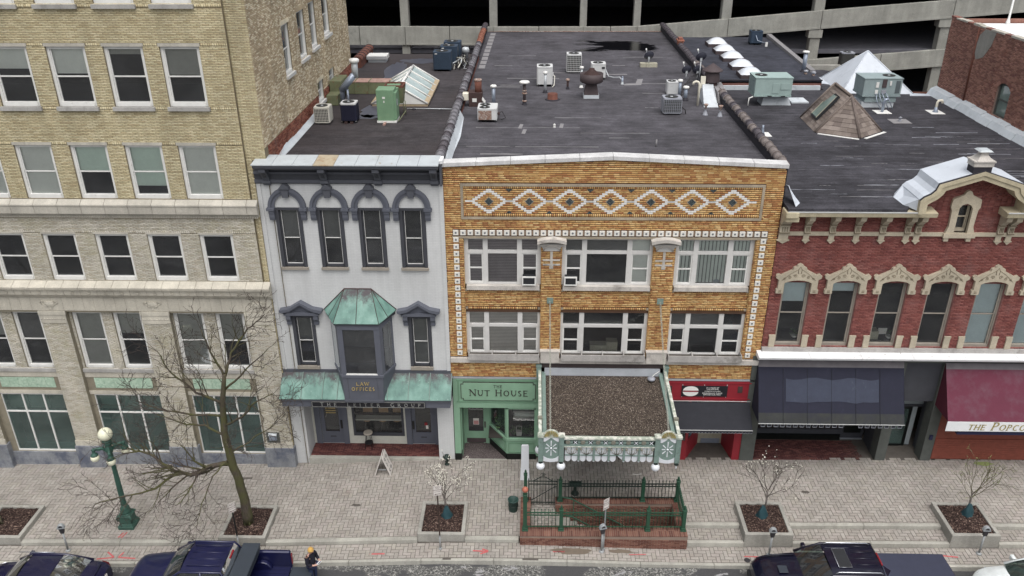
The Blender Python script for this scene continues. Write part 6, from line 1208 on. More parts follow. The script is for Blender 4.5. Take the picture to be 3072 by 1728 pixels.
SUR=[(14.44,10.42),(14.52,10.70),(14.50,11.30),(14.44,11.42),(14.46,11.70),(14.80,11.86),(14.86,11.98),(14.95,12.03),(15.04,11.98),(15.10,11.86),(15.43,11.70),(15.45,11.42),(15.39,11.30),(15.37,10.70),(15.46,10.42),(15.20,10.42),(15.20,11.38),(15.10,11.50),(14.97,11.55),(14.82,11.50),(14.74,11.38),(14.74,10.42)]
m=MB();m.prism([(x,-.10,z)for x,z in SUR],(0,.13,0));m.build('gable_window_surround','carved_stone',red)
dh_window(red,14.72,15.24,10.44,11.52,RYF,.04,.20,mat='carved_stone',glassm='dark_glass');rb('gable_window_sill','carved_stone',14.40,15.50,-.14,.1,10.28,10.44)
for x in(14.52,15.30):rb('sill_corbel','carved_stone',x-.07,x+.09,-.10,.0,10.14,10.28)
HO=[(-.76,8.05),(-.76,8.20),(-.71,8.24),(-.71,8.60),(-.81,8.66),(-.82,8.76),(-.74,8.82),(-.64,8.78),(-.26,8.98),(-.23,9.08),(-.12,9.12),(-.10,9.18),(0,9.23)]
HI=[(0,8.58),(-.20,8.565),(-.38,8.52),(-.49,8.46),(-.49,8.05)]
BLN=[[('blind_blue',.66,1)],[('blind_blue',.82,1)],None,None,[('blind_blue',0,1)],[('blind_blue',0,1)],None]
for i,c in enumerate(RC):
 if c+.5>RX1:break
 P=HO+[(-x,z)for x,z in reversed(HO[:-1])];Q=HI[::-1];
 P=[(c+x,-.11,z)for x,z in HO]+[(c-x,-.11,z)for x,z in reversed(HO[:-1])]+[(c-x,-.11,z)for x,z in reversed(HI)]+[(c+x,-.11,z)for x,z in HI[1:]]
 m=MB();m.prism(P,(0,.13,0));hd=m.build('window_head','carved_stone',red)
 m=MB()
 for s in(-1,1):
  for(px,pz,r,a0)in((.14,8.76,.075,0),(.34,8.70,.065,1),(.52,8.66,.05,2)):
   m.tube([(c+s*(px+r*(1-t/14)*math.cos(a0+t*.8)),-.113,pz+r*(1-t/14)*math.sin(a0+t*.8))for t in range(12)],.010,4)
  m.box(c+s*.62-.05,c+s*.62+.05,-.118,-.11,8.10,8.13);m.box(c+s*.62-.05,c+s*.62+.05,-.118,-.11,8.16,8.18)
  m.tube([(c+s*.60,-.113,8.58),(c+s*.3,-.113,8.86),(c+s*.05,-.113,9.02)],.009,4)
 m.tube([(c-.05,-.113,8.85),(c-.07,-.113,9.0),(c,-.113,9.12),(c+.07,-.113,9.0),(c+.05,-.113,8.85)],.012,4);m.build('carving','dark_carve',hd)
 m=MB();m.prism([(c-.5,.12,8.45),(c+.5,.12,8.45),(c+.5,.12,8.6),(c-.5,.12,8.6)],(0,.03,0));m.build('head_board','stone_sill_warm',hd)
 dh_window(red,c-.50,c+.50,5.78,8.50,RYF,.05,.16,mat='stone_sill_warm',glassm='pane_glass',blind=BLN[i],mid=.5,sill_h=.10,stile=.05)
 for s in(-1,1):
  for z0,z1 in((5.76,5.98),(5.985,6.20),(6.205,6.27)):x0,x1=sorted((c+s*.50,c+s*(.72 if z1<6.25 else .74)));rb('jamb_stone','carved_stone',x0,x1,-.045,.05,z0,z1)
rb('sill_band','planter_grey',RX0,RX1,-.10,.05,5.56,5.75)
for i,(a,b)in enumerate(zip([8.50+1.92*k for k in range(7)],[8.50+1.92*(k+1)for k in range(7)])):
 m=MB();b=min(b,RX1);m.prism([(a+.004,.02,5.40),(a+.004,-.40,5.40),(a+.004,-.44,5.46),(a+.004,-.50,5.48),(a+.004,-.52,5.55),(a+.004,-.02,5.60),(a+.004,.02,5.60)],(b-a-.008,0,0));m.build('ledge_sheet','ledge_white',red)
for x,lb in((9.98,'white bowl planter behind the leftmost red brick window'),(13.55,'white bowl planter behind the third red brick window')):
 t=thing('bowl_planter',(x,.5,5.95),lb,'planter','bowl planters on the sills');m=MB();m.lathe((x,.42,5.92),[(.05,0),(.10,.04),(.13,.12),(.11,.12)],12);m.build('bowl','vent_white',t)
 m=MB()
 for _ in range(60):
  a=random.random()*6.28;r=random.random()*.2;p=Vector((x+r*math.cos(a),.42+r*math.sin(a)*.5,6.04+random.random()*.2));u=Vector((math.cos(a)*.06,math.sin(a)*.06,.03));v=Vector((-math.sin(a)*.02,math.cos(a)*.02,0));m.quad(p-v,p+u-v,p+u+v,p+v)
 m.build('leaves','plant_green',t)
m=MB();m.box(12.82,13.12,.35,.7,5.9,6.25);solo('storage_box',m,'cinder',(12.97,.5,5.9),'cream box standing behind the third red brick window','box')
m=MB();m.box(13.10,13.42,.40,.42,6.22,6.36);m.box(13.10,13.42,.42,.6,6.10,6.22);solo('paper_stack',m,'paper',(13.25,.5,6.1),'white papers behind glass of the third red brick window','paper')
# ---- ground floor: dark shopfronts under the awnings
rb('shop_fascia','pier_grey',RX0,RX1,-.02,.1,5.1,5.42);rb('shop_beam','slate_dark',8.98,RX1,.1,2.2,3.3,5.1)
for a,b in((13.86,14.26),(15.66,16.06)):rb('shop_pier','pier_grey',a,b,-.04,.5,.3,5.1)
m=MB();m.prism([(13.86,.5,.3),(13.90,1.35,.3),(13.98,1.35,.3),(14.26,.5,.3)],(0,0,3.0));m.build('pier_return','slate_dark',red);rb('pier_return','slate_dark',15.80,16.06,.5,1.0,.3,5.1)
rb('shop_floor','porch_mortar',8.98,RX1,-.03,2.3,.2,.50-.012)
brick_wall(red,'porch_brick',(0,0,.488),XA,YA,(9.0,13.86,-.02,1.30),[],.077,.21,.010,seed=81,pick=0,name='floor_brick',jit=.001);brick_wall(red,'porch_brick',(0,0,.488),XA,YA,(14.26,15.66,-.02,.90),[],.077,.21,.010,seed=82,pick=0,name='floor_brick',jit=.001)
rb('shop_sill','marble_black',9.0,12.9,1.33,1.55,.49,.72);rb('shop_window_frame','slate_dark',9.0,13.9,1.45,1.50,.72,.95)
for a in(9.0,10.3,11.6,12.9):rb('shop_mullion','slate_dark',a,a+.06,1.44,1.52,.72,3.3)
for a in(9.06,10.36,11.66):m=MB();m.quad((a,1.48,.95),(a+1.24,1.48,.95),(a+1.24,1.48,3.3),(a,1.48,3.3));m.build('pane','dark_glass',red)
d=rb('door','slate_dark',12.96,13.86,1.46,1.52,.50,2.9);rb('door_glass','marble_black',13.06,13.76,1.44,1.46,.8,2.7,parent=d);rb('threshold','galvanised',12.96,13.86,1.38,1.46,.50,.53,parent=d)
EY=.95
rb('entry_head','slate_dark',14.26,15.80,EY-.02,EY+.1,2.48,2.58);f=rb('entry_transom','frost',14.26,15.80,EY+.02,EY+.05,2.58,4.3);text(f,'325',(15.00,EY+.01,2.86),.30,'blind_pale',ext=.003);
m=MB();m.box(14.26,14.36,EY,EY+.06,.5,2.48);m.box(15.30,15.40,EY,EY+.06,.5,2.48);m.box(14.36,15.30,EY,EY+.06,.5,.62);m.box(14.36,15.3,EY,EY+.06,2.36,2.48);d=m.build('door','marble_black',red);m=MB();m.quad((14.36,EY+.03,.62),(15.3,EY+.03,.62),(15.3,EY+.03,2.36),(14.36,EY+.03,2.36));m.build('pane','green_glass',d)
rb('sidelight','frost',15.42,15.60,EY,EY+.05,.6,2.46);rb('entry_sill','galvanised',14.26,15.8,EY-.12,EY,.49,.515)
rb('interior_wall','interior_floor',9.0,RX1,2.3,2.4,.3,5.1);rb('interior_wall','blind_pale',14.3,15.75,2.2,2.29,.5,2.6)
m=MB();m.box(16.06,RX1,0.0,.1,.6,2.9);m.build('shop_wall','wood_red',red)
for k in range(9):
 m=MB();m.box(16.08,RX1,-.03,0.0,.66+k*.105,.66+k*.105+.098);m.build('plank','wood_red',red)
rb('meter_box','navy',15.80,15.92,-.10,-.04,1.6,1.8)
# ---- awnings
def awning(name,label,x0,x1,zb,zf,yf,mats,side,val):
 t=thing(name,((x0+x1)/2,-.3,zb),label,'awning','shop awnings')
 L=[(0.0,mats[0],.10),(.10,mats[1],.82),(.82,mats[2],1.0)]if len(mats)>1 else[(0,mats[0],1)]
 for t0,mt,t1 in L:
  lerp=lambda t_:(-.08+(yf+.08)*t_,zb+(zf-zb)*t_-.05*math.sin(math.pi*t_));m=MB();n=5
  for k in range(n):
   a,b=t0+(t1-t0)*k/n,t0+(t1-t0)*(k+1)/n;(ya,za),(yb,zb2)=lerp(a),lerp(b)
   m.quad((x0,ya,za),(x0,yb,zb2),(x1,yb,zb2),(x1,ya,za))
  m.build('canvas',mt,t)
 for x in(x0,x1):
  m=MB();m.poly([(x,-.06,zb),(x,yf,zf),(x,-.06,zf-.0)]);m.build('side_canvas',side,t)
 m=MB();m.box(x0-.01,x1+.01,yf-.012,yf+.008,zf-.012,zf+.012);m.build('front_bar','trim_pale',t)
 return t
aw=awning('shop_awning','large faded navy canvas awning on the red brick building',8.62,14.10,5.20,3.07,-1.20,('canvas_grey_top','canvas_blue','canvas_mildew'),'canvas_blue',None)
def on_aw(x,t_):return(x,-.08-1.12*t_-.012,5.20-2.13*t_-.05*math.sin(math.pi*t_)+.012)
m=MB()
for k in range(12):
 for j in range(4):
  x=lambda i:9.65+3.50*i/12;tt=lambda i,q:.275+.36*q/4+(.02*math.sin(i*1.3)if q==0 else(.03*math.sin(i*.8)*(i%5)/4 if q==4 else 0))
  m.quad(on_aw(x(k),tt(k,j)),on_aw(x(k),tt(k,j+1)),on_aw(x(k+1),tt(k+1,j+1)),on_aw(x(k+1),tt(k+1,j)))
m.build('faded_patch','canvas_faded',aw)
for k in range(22):
 x=8.72+k*.245
 if k in(13,14):continue
 m=MB();m.prism([(x,-1.19,3.06),(x+.15,-1.19,3.06),(x+.15,-1.19,2.93),(x,-1.19,2.93)],(0,.008,0));q=m.build('valance_tab','canvas_navy',aw);m=MB();m.box(x,x+.15,-1.205,-1.195,2.925,2.935);m.box(x-.004,x+.004,-1.205,-1.195,2.93,3.05);m.box(x+.146,x+.154,-1.205,-1.195,2.93,3.05);m.build('tab_piping','ac_grey',q)
for x in(9.55,10.46,11.37,12.28,13.19):m=MB();m.tube([Vector(on_aw(x,t_/8))for t_ in range(1,9)],.007,4);m.build('canvas_seam','canvas_navy',aw)
ab=awning('shop_awning','small dark navy scalloped awning over the crimson shopfront',5.45,8.52,3.26,2.55,-.95,('canvas_navy',),'canvas_navy',None)
m=MB();n=24;w=(8.52-5.45)/n
for k in range(n):
 x=5.45+k*w;m.prism([(x,-.955,2.54)]+[(x+w*j/6,-.955,2.46-.035*math.sin(math.pi*j/6))for j in range(7)]+[(x+w,-.955,2.54)],(0,.006,0))
stuff(m.build('scalloped_valance','canvas_navy',ab));m=MB();m.tube([(5.45+w*k/6,-.96,2.458-.035*abs(math.sin(math.pi*k/6)))for k in range(n*6+1)],.006,3);m.build('valance_piping','ac_grey',ab)
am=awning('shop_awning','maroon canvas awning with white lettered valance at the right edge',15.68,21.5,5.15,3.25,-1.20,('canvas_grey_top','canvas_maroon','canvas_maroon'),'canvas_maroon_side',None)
m=MB();m.box(15.66,21.5,-1.22,-1.20,2.84,3.25);v_=m.build('valance','valance_white',am);letters(v_,'THE',16.78,2.91,-1.222,.24,'olive_gold',gap=.06,th=.15,slant=.18,space=.4);letters(v_,'POPCORN',18.22,2.90,-1.222,.36,'olive_gold',gap=.05,th=.13,small=.72,slant=.18)
m=MB();m.box(16.2,21.5,-1.1,-.9,2.60,2.80);m.build('roller_box','navy',am)
m=MB();m.quad((RX0,17,4),(RX0,17,11.5),(RX1,17,11.5),(RX1,17,4));m.quad((RX1,0,.3),(RX1,17,.3),(RX1,17,11.5),(RX1,0,11.5));m.build('outer_wall','old_red_brick',red)
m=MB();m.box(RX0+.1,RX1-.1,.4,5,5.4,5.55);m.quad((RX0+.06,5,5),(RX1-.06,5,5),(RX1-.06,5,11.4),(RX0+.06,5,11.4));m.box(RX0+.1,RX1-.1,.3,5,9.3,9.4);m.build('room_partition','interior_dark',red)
# ------------------------------------------------------------------ taller old brick building at the far right
rgt=thing('brick_warehouse',(25,8,0),'weathered old red brick building with white roof at the upper right','building')
sheet(rgt,'red_mortar','side_wall',(20.92,0,0),(0,-1,0),ZA,(-16.4,0.0,11.0,15.36),[(-10.72,-9.62,11.93,13.42)],.25)
brick_wall(rgt,'old_red_brick',(20.92,0,0),(0,-1,0),ZA,(-16.4,0,11.5,15.34),[(-10.72,-9.62,11.93,13.42)],.064,.20,.010,.010,seed=91,pick=300,jit=.006)
m=MB();m.quad((20.92,0,0),(30,0,0),(30,0,15.3),(20.92,0,15.3));m.quad((20.92,16.4,0),(20.92,16.4,15.3),(30,16.4,15.3),(30,16.4,0));m.quad((20.93,0,0),(20.93,0,11.1),(20.93,16.4,11.1),(20.93,16.4,0));m.quad((30,0,0),(30,16.4,0),(30,16.4,15.3),(30,0,15.3));m.build('outer_wall','old_red_brick',rgt)
m=MB();m.quad((21.15,0,15.08),(30,0,15.08),(30,16.3,15.08),(21.15,16.3,15.08));m.build('roof','white_membrane',rgt)
rw=random.Random(9)
for k in range(28):
 y=.1+k*.585;m=MB();m.box(20.90+rw.uniform(-.02,.02),21.18,y,y+.57,15.34,15.40+rw.uniform(0,.04));m.build('coping_stone','terracotta_stone' if k%3 else 'old_red_brick',rgt)
m=MB();m.prism([(20.925,12.9,15.33),(20.925,11.9,15.33),(20.925,12.1,14.7),(20.925,12.6,14.1),(20.925,13.2,13.9),(20.925,13.5,14.3),(20.925,13.3,15.0)],(-.03,0,0));m.build('mortar_patch','planter_concrete',rgt)
m=MB();m.tube([(20.88,13.45,15.3),(20.88,13.40,11.9)],.045,6);m.build('down_pipe','rust',rgt)
f=MB();f.box(21.0,21.1,9.62,9.70,11.93,13.42);f.box(21.0,21.1,10.64,10.72,11.93,13.42);f.box(21.0,21.1,9.7,10.64,12.62,12.68);f.box(21.0,21.1,9.7,10.64,11.93,12.0);f.box(21.0,21.1,9.7,10.64,13.3,13.42);w_=f.build('window','pier_grey',rgt)
for a,b in((12.0,12.62),(12.68,13.3)):m=MB();m.quad((21.06,9.7,a),(21.06,10.64,a),(21.06,10.64,b),(21.06,9.7,b));m.build('pane','velux_glass',w_)
m=MB()
for k in range(9):
 a0,a1=math.pi*(.16+.68*k/9),math.pi*(.16+.68*(k+.9)/9);P=lambda r,a:(20.9,10.17+r*math.cos(a),12.95+r*.75*math.sin(a));m.prism([P(.62,a0),P(.84,a0),P(.84,a1),P(.62,a1)],(.03,0,0))
m.build('window_arch','old_red_brick',rgt)
for k in range(11):
 y=4.6+k*1.08;m=MB();e=rw.uniform(-.03,.05);m.prism([(20.93,y,11.45),(20.45+e,y,11.52),(20.62+e,y,11.80+e),(20.93,y,11.92+e)],(0,1.07,0));m.build('cant_flashing','curb_white',rgt)
pl=thing('light_pole',(23.5,16.0,15.08),'white pole with flared foot standing on the white roof','pole');m=MB();m.lathe((23.5,16.0,15.08),[(.12,0),(.10,.1),(.05,.3),(.045,2.2)],10);m.build('shaft','vent_white',pl);m=MB();m.box(23.3,23.7,15.9,16.1,17.25,17.32);m.build('lamp_arm','vent_white',pl)
# ------------------------------------------------------------------ concrete parking garage behind
gar=thing('parking_garage',(6,31.5,0),'grey concrete open parking garage with sloping ramp beams behind the roofs','building')
GY=31.5
for x0,x1 in((-20.9,-20.3),(-15.0,-14.4),(-9.18,-8.62),(-3.08,-2.54),(3.10,3.56),(6.75,7.21),(12.68,13.32),(18.84,19.52),(27.5,28.12),(33.5,34.1),(40,40.6)):
 m=MB();m.box(x0,x1,GY+.06,GY+.75,-4,18.2);m.build('column','garage_concrete',gar,bevel=.02)
def gbeam(pts,h,n0):
 for(xa,za),(xb,zb)in zip(pts[:-1],pts[1:]):
  m=MB();a,b=xa+.02,xb-.02;m.hexa([(a,GY-.05,za-h),(b,GY-.05,zb-h),(b,GY+.25,zb-h),(a,GY+.25,za-h),(a,GY-.05,za),(b,GY-.05,zb),(b,GY+.25,zb),(a,GY+.25,za)]);s=m.build('parapet_panel','garage_concrete',gar,bevel=.012)
  m=MB();m.hexa([(a,GY-.09,za-h),(b,GY-.09,zb-h),(b,GY+.0,zb-h),(a,GY+.0,za-h),(a,GY-.09,za-h+.12),(b,GY-.09,zb-h+.12),(b,GY+.0,zb-h+.12),(a,GY+.0,za-h+.12)]);m.build('panel_foot','garage_concrete',s)
gbeam([(-21,12.6),(-18,12.6),(-15,12.6),(-12.06,12.59),(-8.9,12.59),(-5.83,12.57),(-2.8,12.57),(.3,12.57),(3.33,12.57),(5.2,12.57),(7.0,12.6)],1.22,0)
gbeam([(7.0,12.6),(13.15,13.10),(19.4,13.63),(28.1,14.32),(34,14.8),(42,15.4)],1.18,0);gbeam([(14.5,10.0),(18.3,10.32),(23.83,10.76),(28.1,11.10),(34,11.6),(42,12.2)],1.15,0);gbeam([(18.3,7.4),(23.83,7.8),(28.1,8.15),(34,8.6),(42,9.2)],1.1,0)
gbeam([(-21,16.4),(-15,16.4),(-9,16.4),(-3,16.4),(3.3,16.4),(7,16.4),(13,16.9),(19.4,17.4),(28,18.1),(42,19.2)],1.1,0)
for x in(19.18,27.8):
 m=MB();z=12.4 if x<20 else 13.1;m.box(x-.5,x+.42,GY-.04,GY+.7,z-.55,z-.02);m.build('corbel','garage_concrete',gar)
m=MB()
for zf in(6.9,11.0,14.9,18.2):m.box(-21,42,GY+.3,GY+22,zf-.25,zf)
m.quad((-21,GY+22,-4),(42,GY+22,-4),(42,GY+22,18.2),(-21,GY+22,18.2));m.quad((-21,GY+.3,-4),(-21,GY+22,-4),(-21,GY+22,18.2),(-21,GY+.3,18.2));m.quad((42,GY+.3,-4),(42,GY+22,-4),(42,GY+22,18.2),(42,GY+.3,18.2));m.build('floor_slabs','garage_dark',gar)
m=MB();m.tube([(-8.6,GY+.3,11.24),(-3.0,GY+.3,11.22)],.035,6);m.build('guard_pipe','steel_pale',gar)
# ------------------------------------------------------------------ roofs, party walls, roof equipment
ZW,ZO,ZR,ZD=12.70,12.40,11.52,12.0
def flat(parent,mat,pts,z,name='roof',th=.15):
 m=MB();m.prism([(x,y,z-th)for x,y in pts],(0,0,th));return m.build(name,mat,parent)
flat(law,'roof_law',[(-9.21,.28),(-3.3,.28),(-3.3,21),(-9.6,21),(-9.6,14.9),(-9.21,14.9)],ZW)
oroof=flat(och,'roof_ochre',[(-3.2,.24),(8.6,.24),(8.6,30.5),(-3.2,30.5)],ZO)
rroof=flat(red,'roof_red',[(8.72,-.60),(12.72,-.60),(13.3,.3),(16.7,.3),(17.28,-.60),(20.9,-.60),(20.9,16.3),(19.7,16.4),(19.7,20),(16.6,22.8),(15.4,22.8),(15.4,17.3),(8.72,17.3)],ZR)
rear=thing('rear_annex',(12.5,23,0),'low flat-roofed annex with a row of domed skylights behind the red building','building')
flat(rear,'roof_dome',[(8.9,17.4),(15.28,17.4),(15.6,20.5),(15.9,30.8),(8.9,30.8)],ZD)
m=MB();m.quad((8.9,17.4,4),(15.28,17.4,4),(15.28,17.4,ZD-.1),(8.9,17.4,ZD-.1));m.quad((15.28,17.4,4),(15.9,30.8,4),(15.9,30.8,ZD),(15.28,17.4,ZD));m.quad((8.9,30.8,0),(8.9,30.8,ZD),(15.9,30.8,ZD),(15.9,30.8,0));m.build('outer_wall','old_red_brick',rear)
m=MB();m.hexa([(15.26,19.5,ZD),(15.55,19.5,ZD),(15.95,30.8,ZD),(15.65,30.8,ZD),(15.26,19.5,ZD+.12),(15.55,19.5,ZD+.12),(15.95,30.8,ZD+.22),(15.65,30.8,ZD+.22)]);m.build('parapet','patch_grey',rear)
m=MB();m.box(8.95,15.2,17.22,17.39,ZR,ZR+.22);m.build('base_flashing','curb_white',rear);m=MB();m.box(8.9,15.3,17.33,17.40,ZD-.02,ZD+.04);m.build('roof_edge','tar',rear)
m=MB();m.hexa([(15.9,22.5,ZR),(20.2,22.5,ZR),(20.2,22.8,ZR),(15.9,22.8,ZR),(15.9,22.5,ZR+.25),(20.2,22.5,ZR+.25),(20.2,22.8,ZR+.25),(15.9,22.8,ZR+.25)]);m.build('rear_parapet','planter_concrete',red)
def party(parent,x,y0,y1,zl,zr,mats,skip=()):
 m=MB();m.box(x-.13,x+.13,y0,y1,min(zl,zr)-.3,12.80);m.build('party_wall','tar',parent)
 n=int((y1-y0)/.60);prot={}
 rr=random.Random(int(x*10)+40)
 for k in range(n):
  y=y0+k*(y1-y0)/n;L=(y1-y0)/n
  if any(a<y<b for a,b in skip):continue
  mt=mats(y,rr);key=mt;off=WL[parent]
  if key not in prot:
   m=MB();ns=10
   for(r,a,b)in((.165,0,L-.01),(.195,L-.10,L-.01)):
    P=[(r*math.cos(math.pi*j/ns),a,r*1.05*math.sin(math.pi*j/ns))for j in range(ns+1)];m.prism(P,(0,b-a,0),True)
   o=m.build('cap_tile',mt,parent,local=True);prot[key]=o
  else:o=cp(prot[key],parent)
  o.location=(x-off[0]+rr.uniform(-.012,.012),y-off[1],12.76-off[2]+rr.uniform(-.012,.012));o.rotation_euler=(rr.uniform(-.02,.02),0,rr.uniform(-.02,.02))
party(och,-3.33,.30,31.0,ZW,ZO,lambda y,r:('tile_cap_red' if 23.2<y<28.2 else('tile_cap_dark' if y>28 or r.random()<.25 else 'tile_cap')))
party(och,8.66,.30,31.0,ZO,ZR,lambda y,r:('tile_cap_dark' if r.random()<.3 or y>18 else 'tile_cap_warm'),skip=((10.6,12.9),))
m=MB();m.prism([(-3.18,.3,12.55),(-3.02,.3,ZO+.005),(-3.0,3,ZO+.005),(-2.92,5,ZO+.005),(-3.02,8,ZO+.005),(-3.18,8,12.72),(-3.18,5,12.74),(-3.18,2.5,12.72)],(0,0,.01));m.build('base_flashing','curb_white',och)
m=MB();m.box(8.50,8.80,23.2,23.8,12.8,13.02);m.box(8.45,8.85,23.15,23.85,13.02,13.08);m.box(8.53,8.77,23.25,23.75,13.08,13.2);m.build('chimney_stub','red_rubble',och)
m0=None
for k in range(10):
 y=18.4+k*1.18;m=MB();x=-2.86+.012*k;m.box(x-.17,x+.17,y,y+.92,ZO,ZO+.008);m.box(x-.17,x-.0,y+.02,y+.9,ZO+.008,ZO+.012);m.build('repair_patch','patch_grey',oroof)
rk=random.Random(12)
def scar(parent,z,x,y,L,w,mat='patch_grey'):
 m=MB();n=7;P=[];t=[]
 for i in range(n+1):xx=x+L*i/n;P.append((xx,y+rk.uniform(-.015,.015)-w*.5*rk.uniform(.6,1.2)));t.append((xx,y+rk.uniform(-.015,.015)+w*.5*rk.uniform(.6,1.2)))
 for i in range(n):m.quad((*P[i],z),(*P[i+1],z),(*t[i+1],z),(*t[i],z))
 m.build('seam_patch',mat,parent)
for x,y,L,w in((-2.6,3.7,1.7,.05),(-.7,3.65,3.2,.06),(-2.0,2.7,1.6,.12),(-2.4,6.4,2.6,.05),(.2,6.4,1.7,.04),(1.9,5.6,2.8,.06),(3.0,4.9,.8,.05),(.9,8.0,2.0,.06),(-2.0,13.9,1.3,.14),(-1.4,15.9,2.7,.12),(-1.7,14.3,1.1,.1),(.8,17.3,1.1,.08),(3.7,16.9,1.2,.2),(5.2,12.6,1.4,.08),(4.6,14.7,2.6,.1),(-2.2,19.2,1.0,.1),(-1.5,22.0,1.6,.09),(4.3,19.2,.7,.12),(5.1,21.6,2.3,.1),(5.0,9.8,.6,.05),(-2.3,2.0,.5,.06)):scar(oroof,ZO+.006,x,y,L,w)
m=MB();m.prism([(4.5,14.3,ZO),(5.35,14.4,ZO),(5.6,15.8,ZO),(5.3,15.7,ZO),(5.1,14.7,ZO),(4.5,14.6,ZO)],(0,0,.007));m.build('seam_patch','patch_grey',oroof)
for x,y in((-.55,6.6),(-.4,5.8),(1.15,6.7)):m=MB();m.prism([(x-.1,y-.3,ZO),(x+.05,y-.35,ZO),(x+.12,y+.3,ZO),(x-.02,y+.35,ZO)],(0,0,.008));m.build('seam_patch','patch_grey',oroof)
for _ in range(70):scar(rroof,ZR+.006,rk.uniform(9.2,19),rk.uniform(.2,8.4),rk.uniform(.4,1.6),rk.uniform(.012,.04),rk.choice(['ac_grey','patch_grey','tile_cap']))
for _ in range(14):scar(rroof,ZR+.006,rk.uniform(15.5,19),rk.uniform(2,10.8),rk.uniform(.6,2.2),rk.uniform(.03,.06),'ac_grey')
m=MB();m.prism([(8.82,.1,12.1),(9.0,-.45,ZR+.01),(9.22,-.1,ZR+.01),(8.9,.7,ZR+.4)],(.02,0,.02));m.build('corner_flashing','silver_coat',red)
# ---- equipment builders
def fan_top(t,x,y,z,r,mat='ac_coil'):
 m=MB();m.lathe((x,y,z),[(r,0),(r,.012),(r*.96,.014),(r*.94,-.02),(.02,-.02)],18);f=m.build('fan_opening',mat,t)
 m=MB()
 for k in range(4):a=k*math.pi/2+.4;m.prism([(x+.05*math.cos(a),y+.05*math.sin(a),z-.012),(x+r*.85*math.cos(a-.25),y+r*.85*math.sin(a-.25),z-.02),(x+r*.85*math.cos(a+.25),y+r*.85*math.sin(a+.25),z-.004)],(0,0,.005))
 m.lathe((x,y,z-.01),[(r*.22,0),(r*.22,.03)],8);m.build('fan_blades','steel_pale',f)
 m=MB()
 for q in(.35,.6,.85):m.tube([(x+r*q*math.cos(j*math.pi/8),y+r*q*math.sin(j*math.pi/8),z+.012)for j in range(17)],.004,3,cap=False)
 m.build('fan_guard','black_metal',f)
def ac(x0,x1,y0,y1,z0,h,label,body,top=None,grid=None,fans=1,name='air_conditioner',legs=True,plate=None):
 t=thing(name,((x0+x1)/2,(y0+y1)/2,z0),label,'air conditioner','rooftop air conditioners');top=top or body
 zb=z0+.07
 if legs:
  for x in(x0+.10,x1-.14):m=MB();m.box(x,x+.09,y0+.03,y1-.03,z0,zb);m.build('foot','tar',t)
 c=.06
 P=[(x0+c,y0),(x1-c,y0),(x1,y0+c),(x1,y1-c),(x1-c,y1),(x0+c,y1),(x0,y1-c),(x0,y0+c)]
 core='ac_coil' if grid else body;q=.025 if grid else 0
 m=MB();m.prism([(min(max(x,x0+q),x1-q),min(max(y,y0+q),y1-q),zb)for x,y in P],(0,0,h-.13));m.build('casing',core,t)
 m=MB();m.prism([(x,y,z0+h-.07)for x,y in P],(0,0,.07));m.build('top_panel',top,t);m=MB();m.prism([(x,y,zb)for x,y in P],(0,0,.04));m.build('base_pan',top,t)
 if grid:
  m=MB();nz=8;nx=9
  for k in range(1,nz):z=zb+.04+(h-.18)*k/nz;m.box(x0+.02,x1-.02,y0-.004,y0+.006,z-.006,z+.006);m.box(x0-.004,x0+.006,y0+.02,y1-.02,z-.006,z+.006);m.box(x1-.006,x1+.004,y0+.02,y1-.02,z-.006,z+.006)
  for k in range(nx+1):x=x0+.03+(x1-x0-.06)*k/nx;m.box(x-.006,x+.006,y0-.006,y0+.004,zb+.03,z0+h-.06);y=y0+.03+(y1-y0-.06)*k/nx;m.box(x0-.006,x0+.004,y-.006,y+.006,zb+.03,z0+h-.06);m.box(x1-.004,x1+.006,y-.006,y+.006,zb+.03,z0+h-.06)
  m.build('guard_grille',grid,t)
 w=(x1-x0)/fans if fans>0 else 0
 if fans==1:fan_top(t,(x0+x1)/2-.02,(y0+y1)/2,z0+h+.004,min(x1-x0,y1-y0)*.38)
 elif fans==2:
  for yy in(y0+(y1-y0)*.27,y0+(y1-y0)*.73):fan_top(t,x0+(x1-x0)*.36,yy,z0+h+.004,(x1-x0)*.27)
 return t
def coil_panel(t,x0,x1,y,z0,z1,mat,n=14):
 m=MB();m.box(x0,x1,y-.012,y,z0,z1);f=m.build('coil_panel',mat,t);m=MB()
 for k in range(n):x=x0+(x1-x0)*(k+.5)/n;m.box(x-.008,x+.008,y-.02,y-.012,z0,z1)
 m.build('coil_fins',mat,f)
def pipe_vent(x,y,z0,h,r,label,mat='steel',cap='vent_white',capr=None,name='vent_pipe',flange=None):
 t=thing(name,(x,y,z0),label,'vent','roof vents');m=MB();m.cyl((x,y,z0),(x,y,z0+h),r,n=12);m.build('pipe',mat,t)
 cr=capr or r*1.7;m=MB();m.lathe((x,y,z0+h-.02),[(cr*.9,0),(cr,.02),(cr,.07),(cr*.8,.10),(.01,.12)],14);m.build('cap',cap,t)
 m=MB();m.lathe((x,y,z0),[(r*1.9,0),(r*1.5,.03),(r*1.05,.12),(r,.13)],12);m.build('flashing_boot',flange or 'tar',t);return t
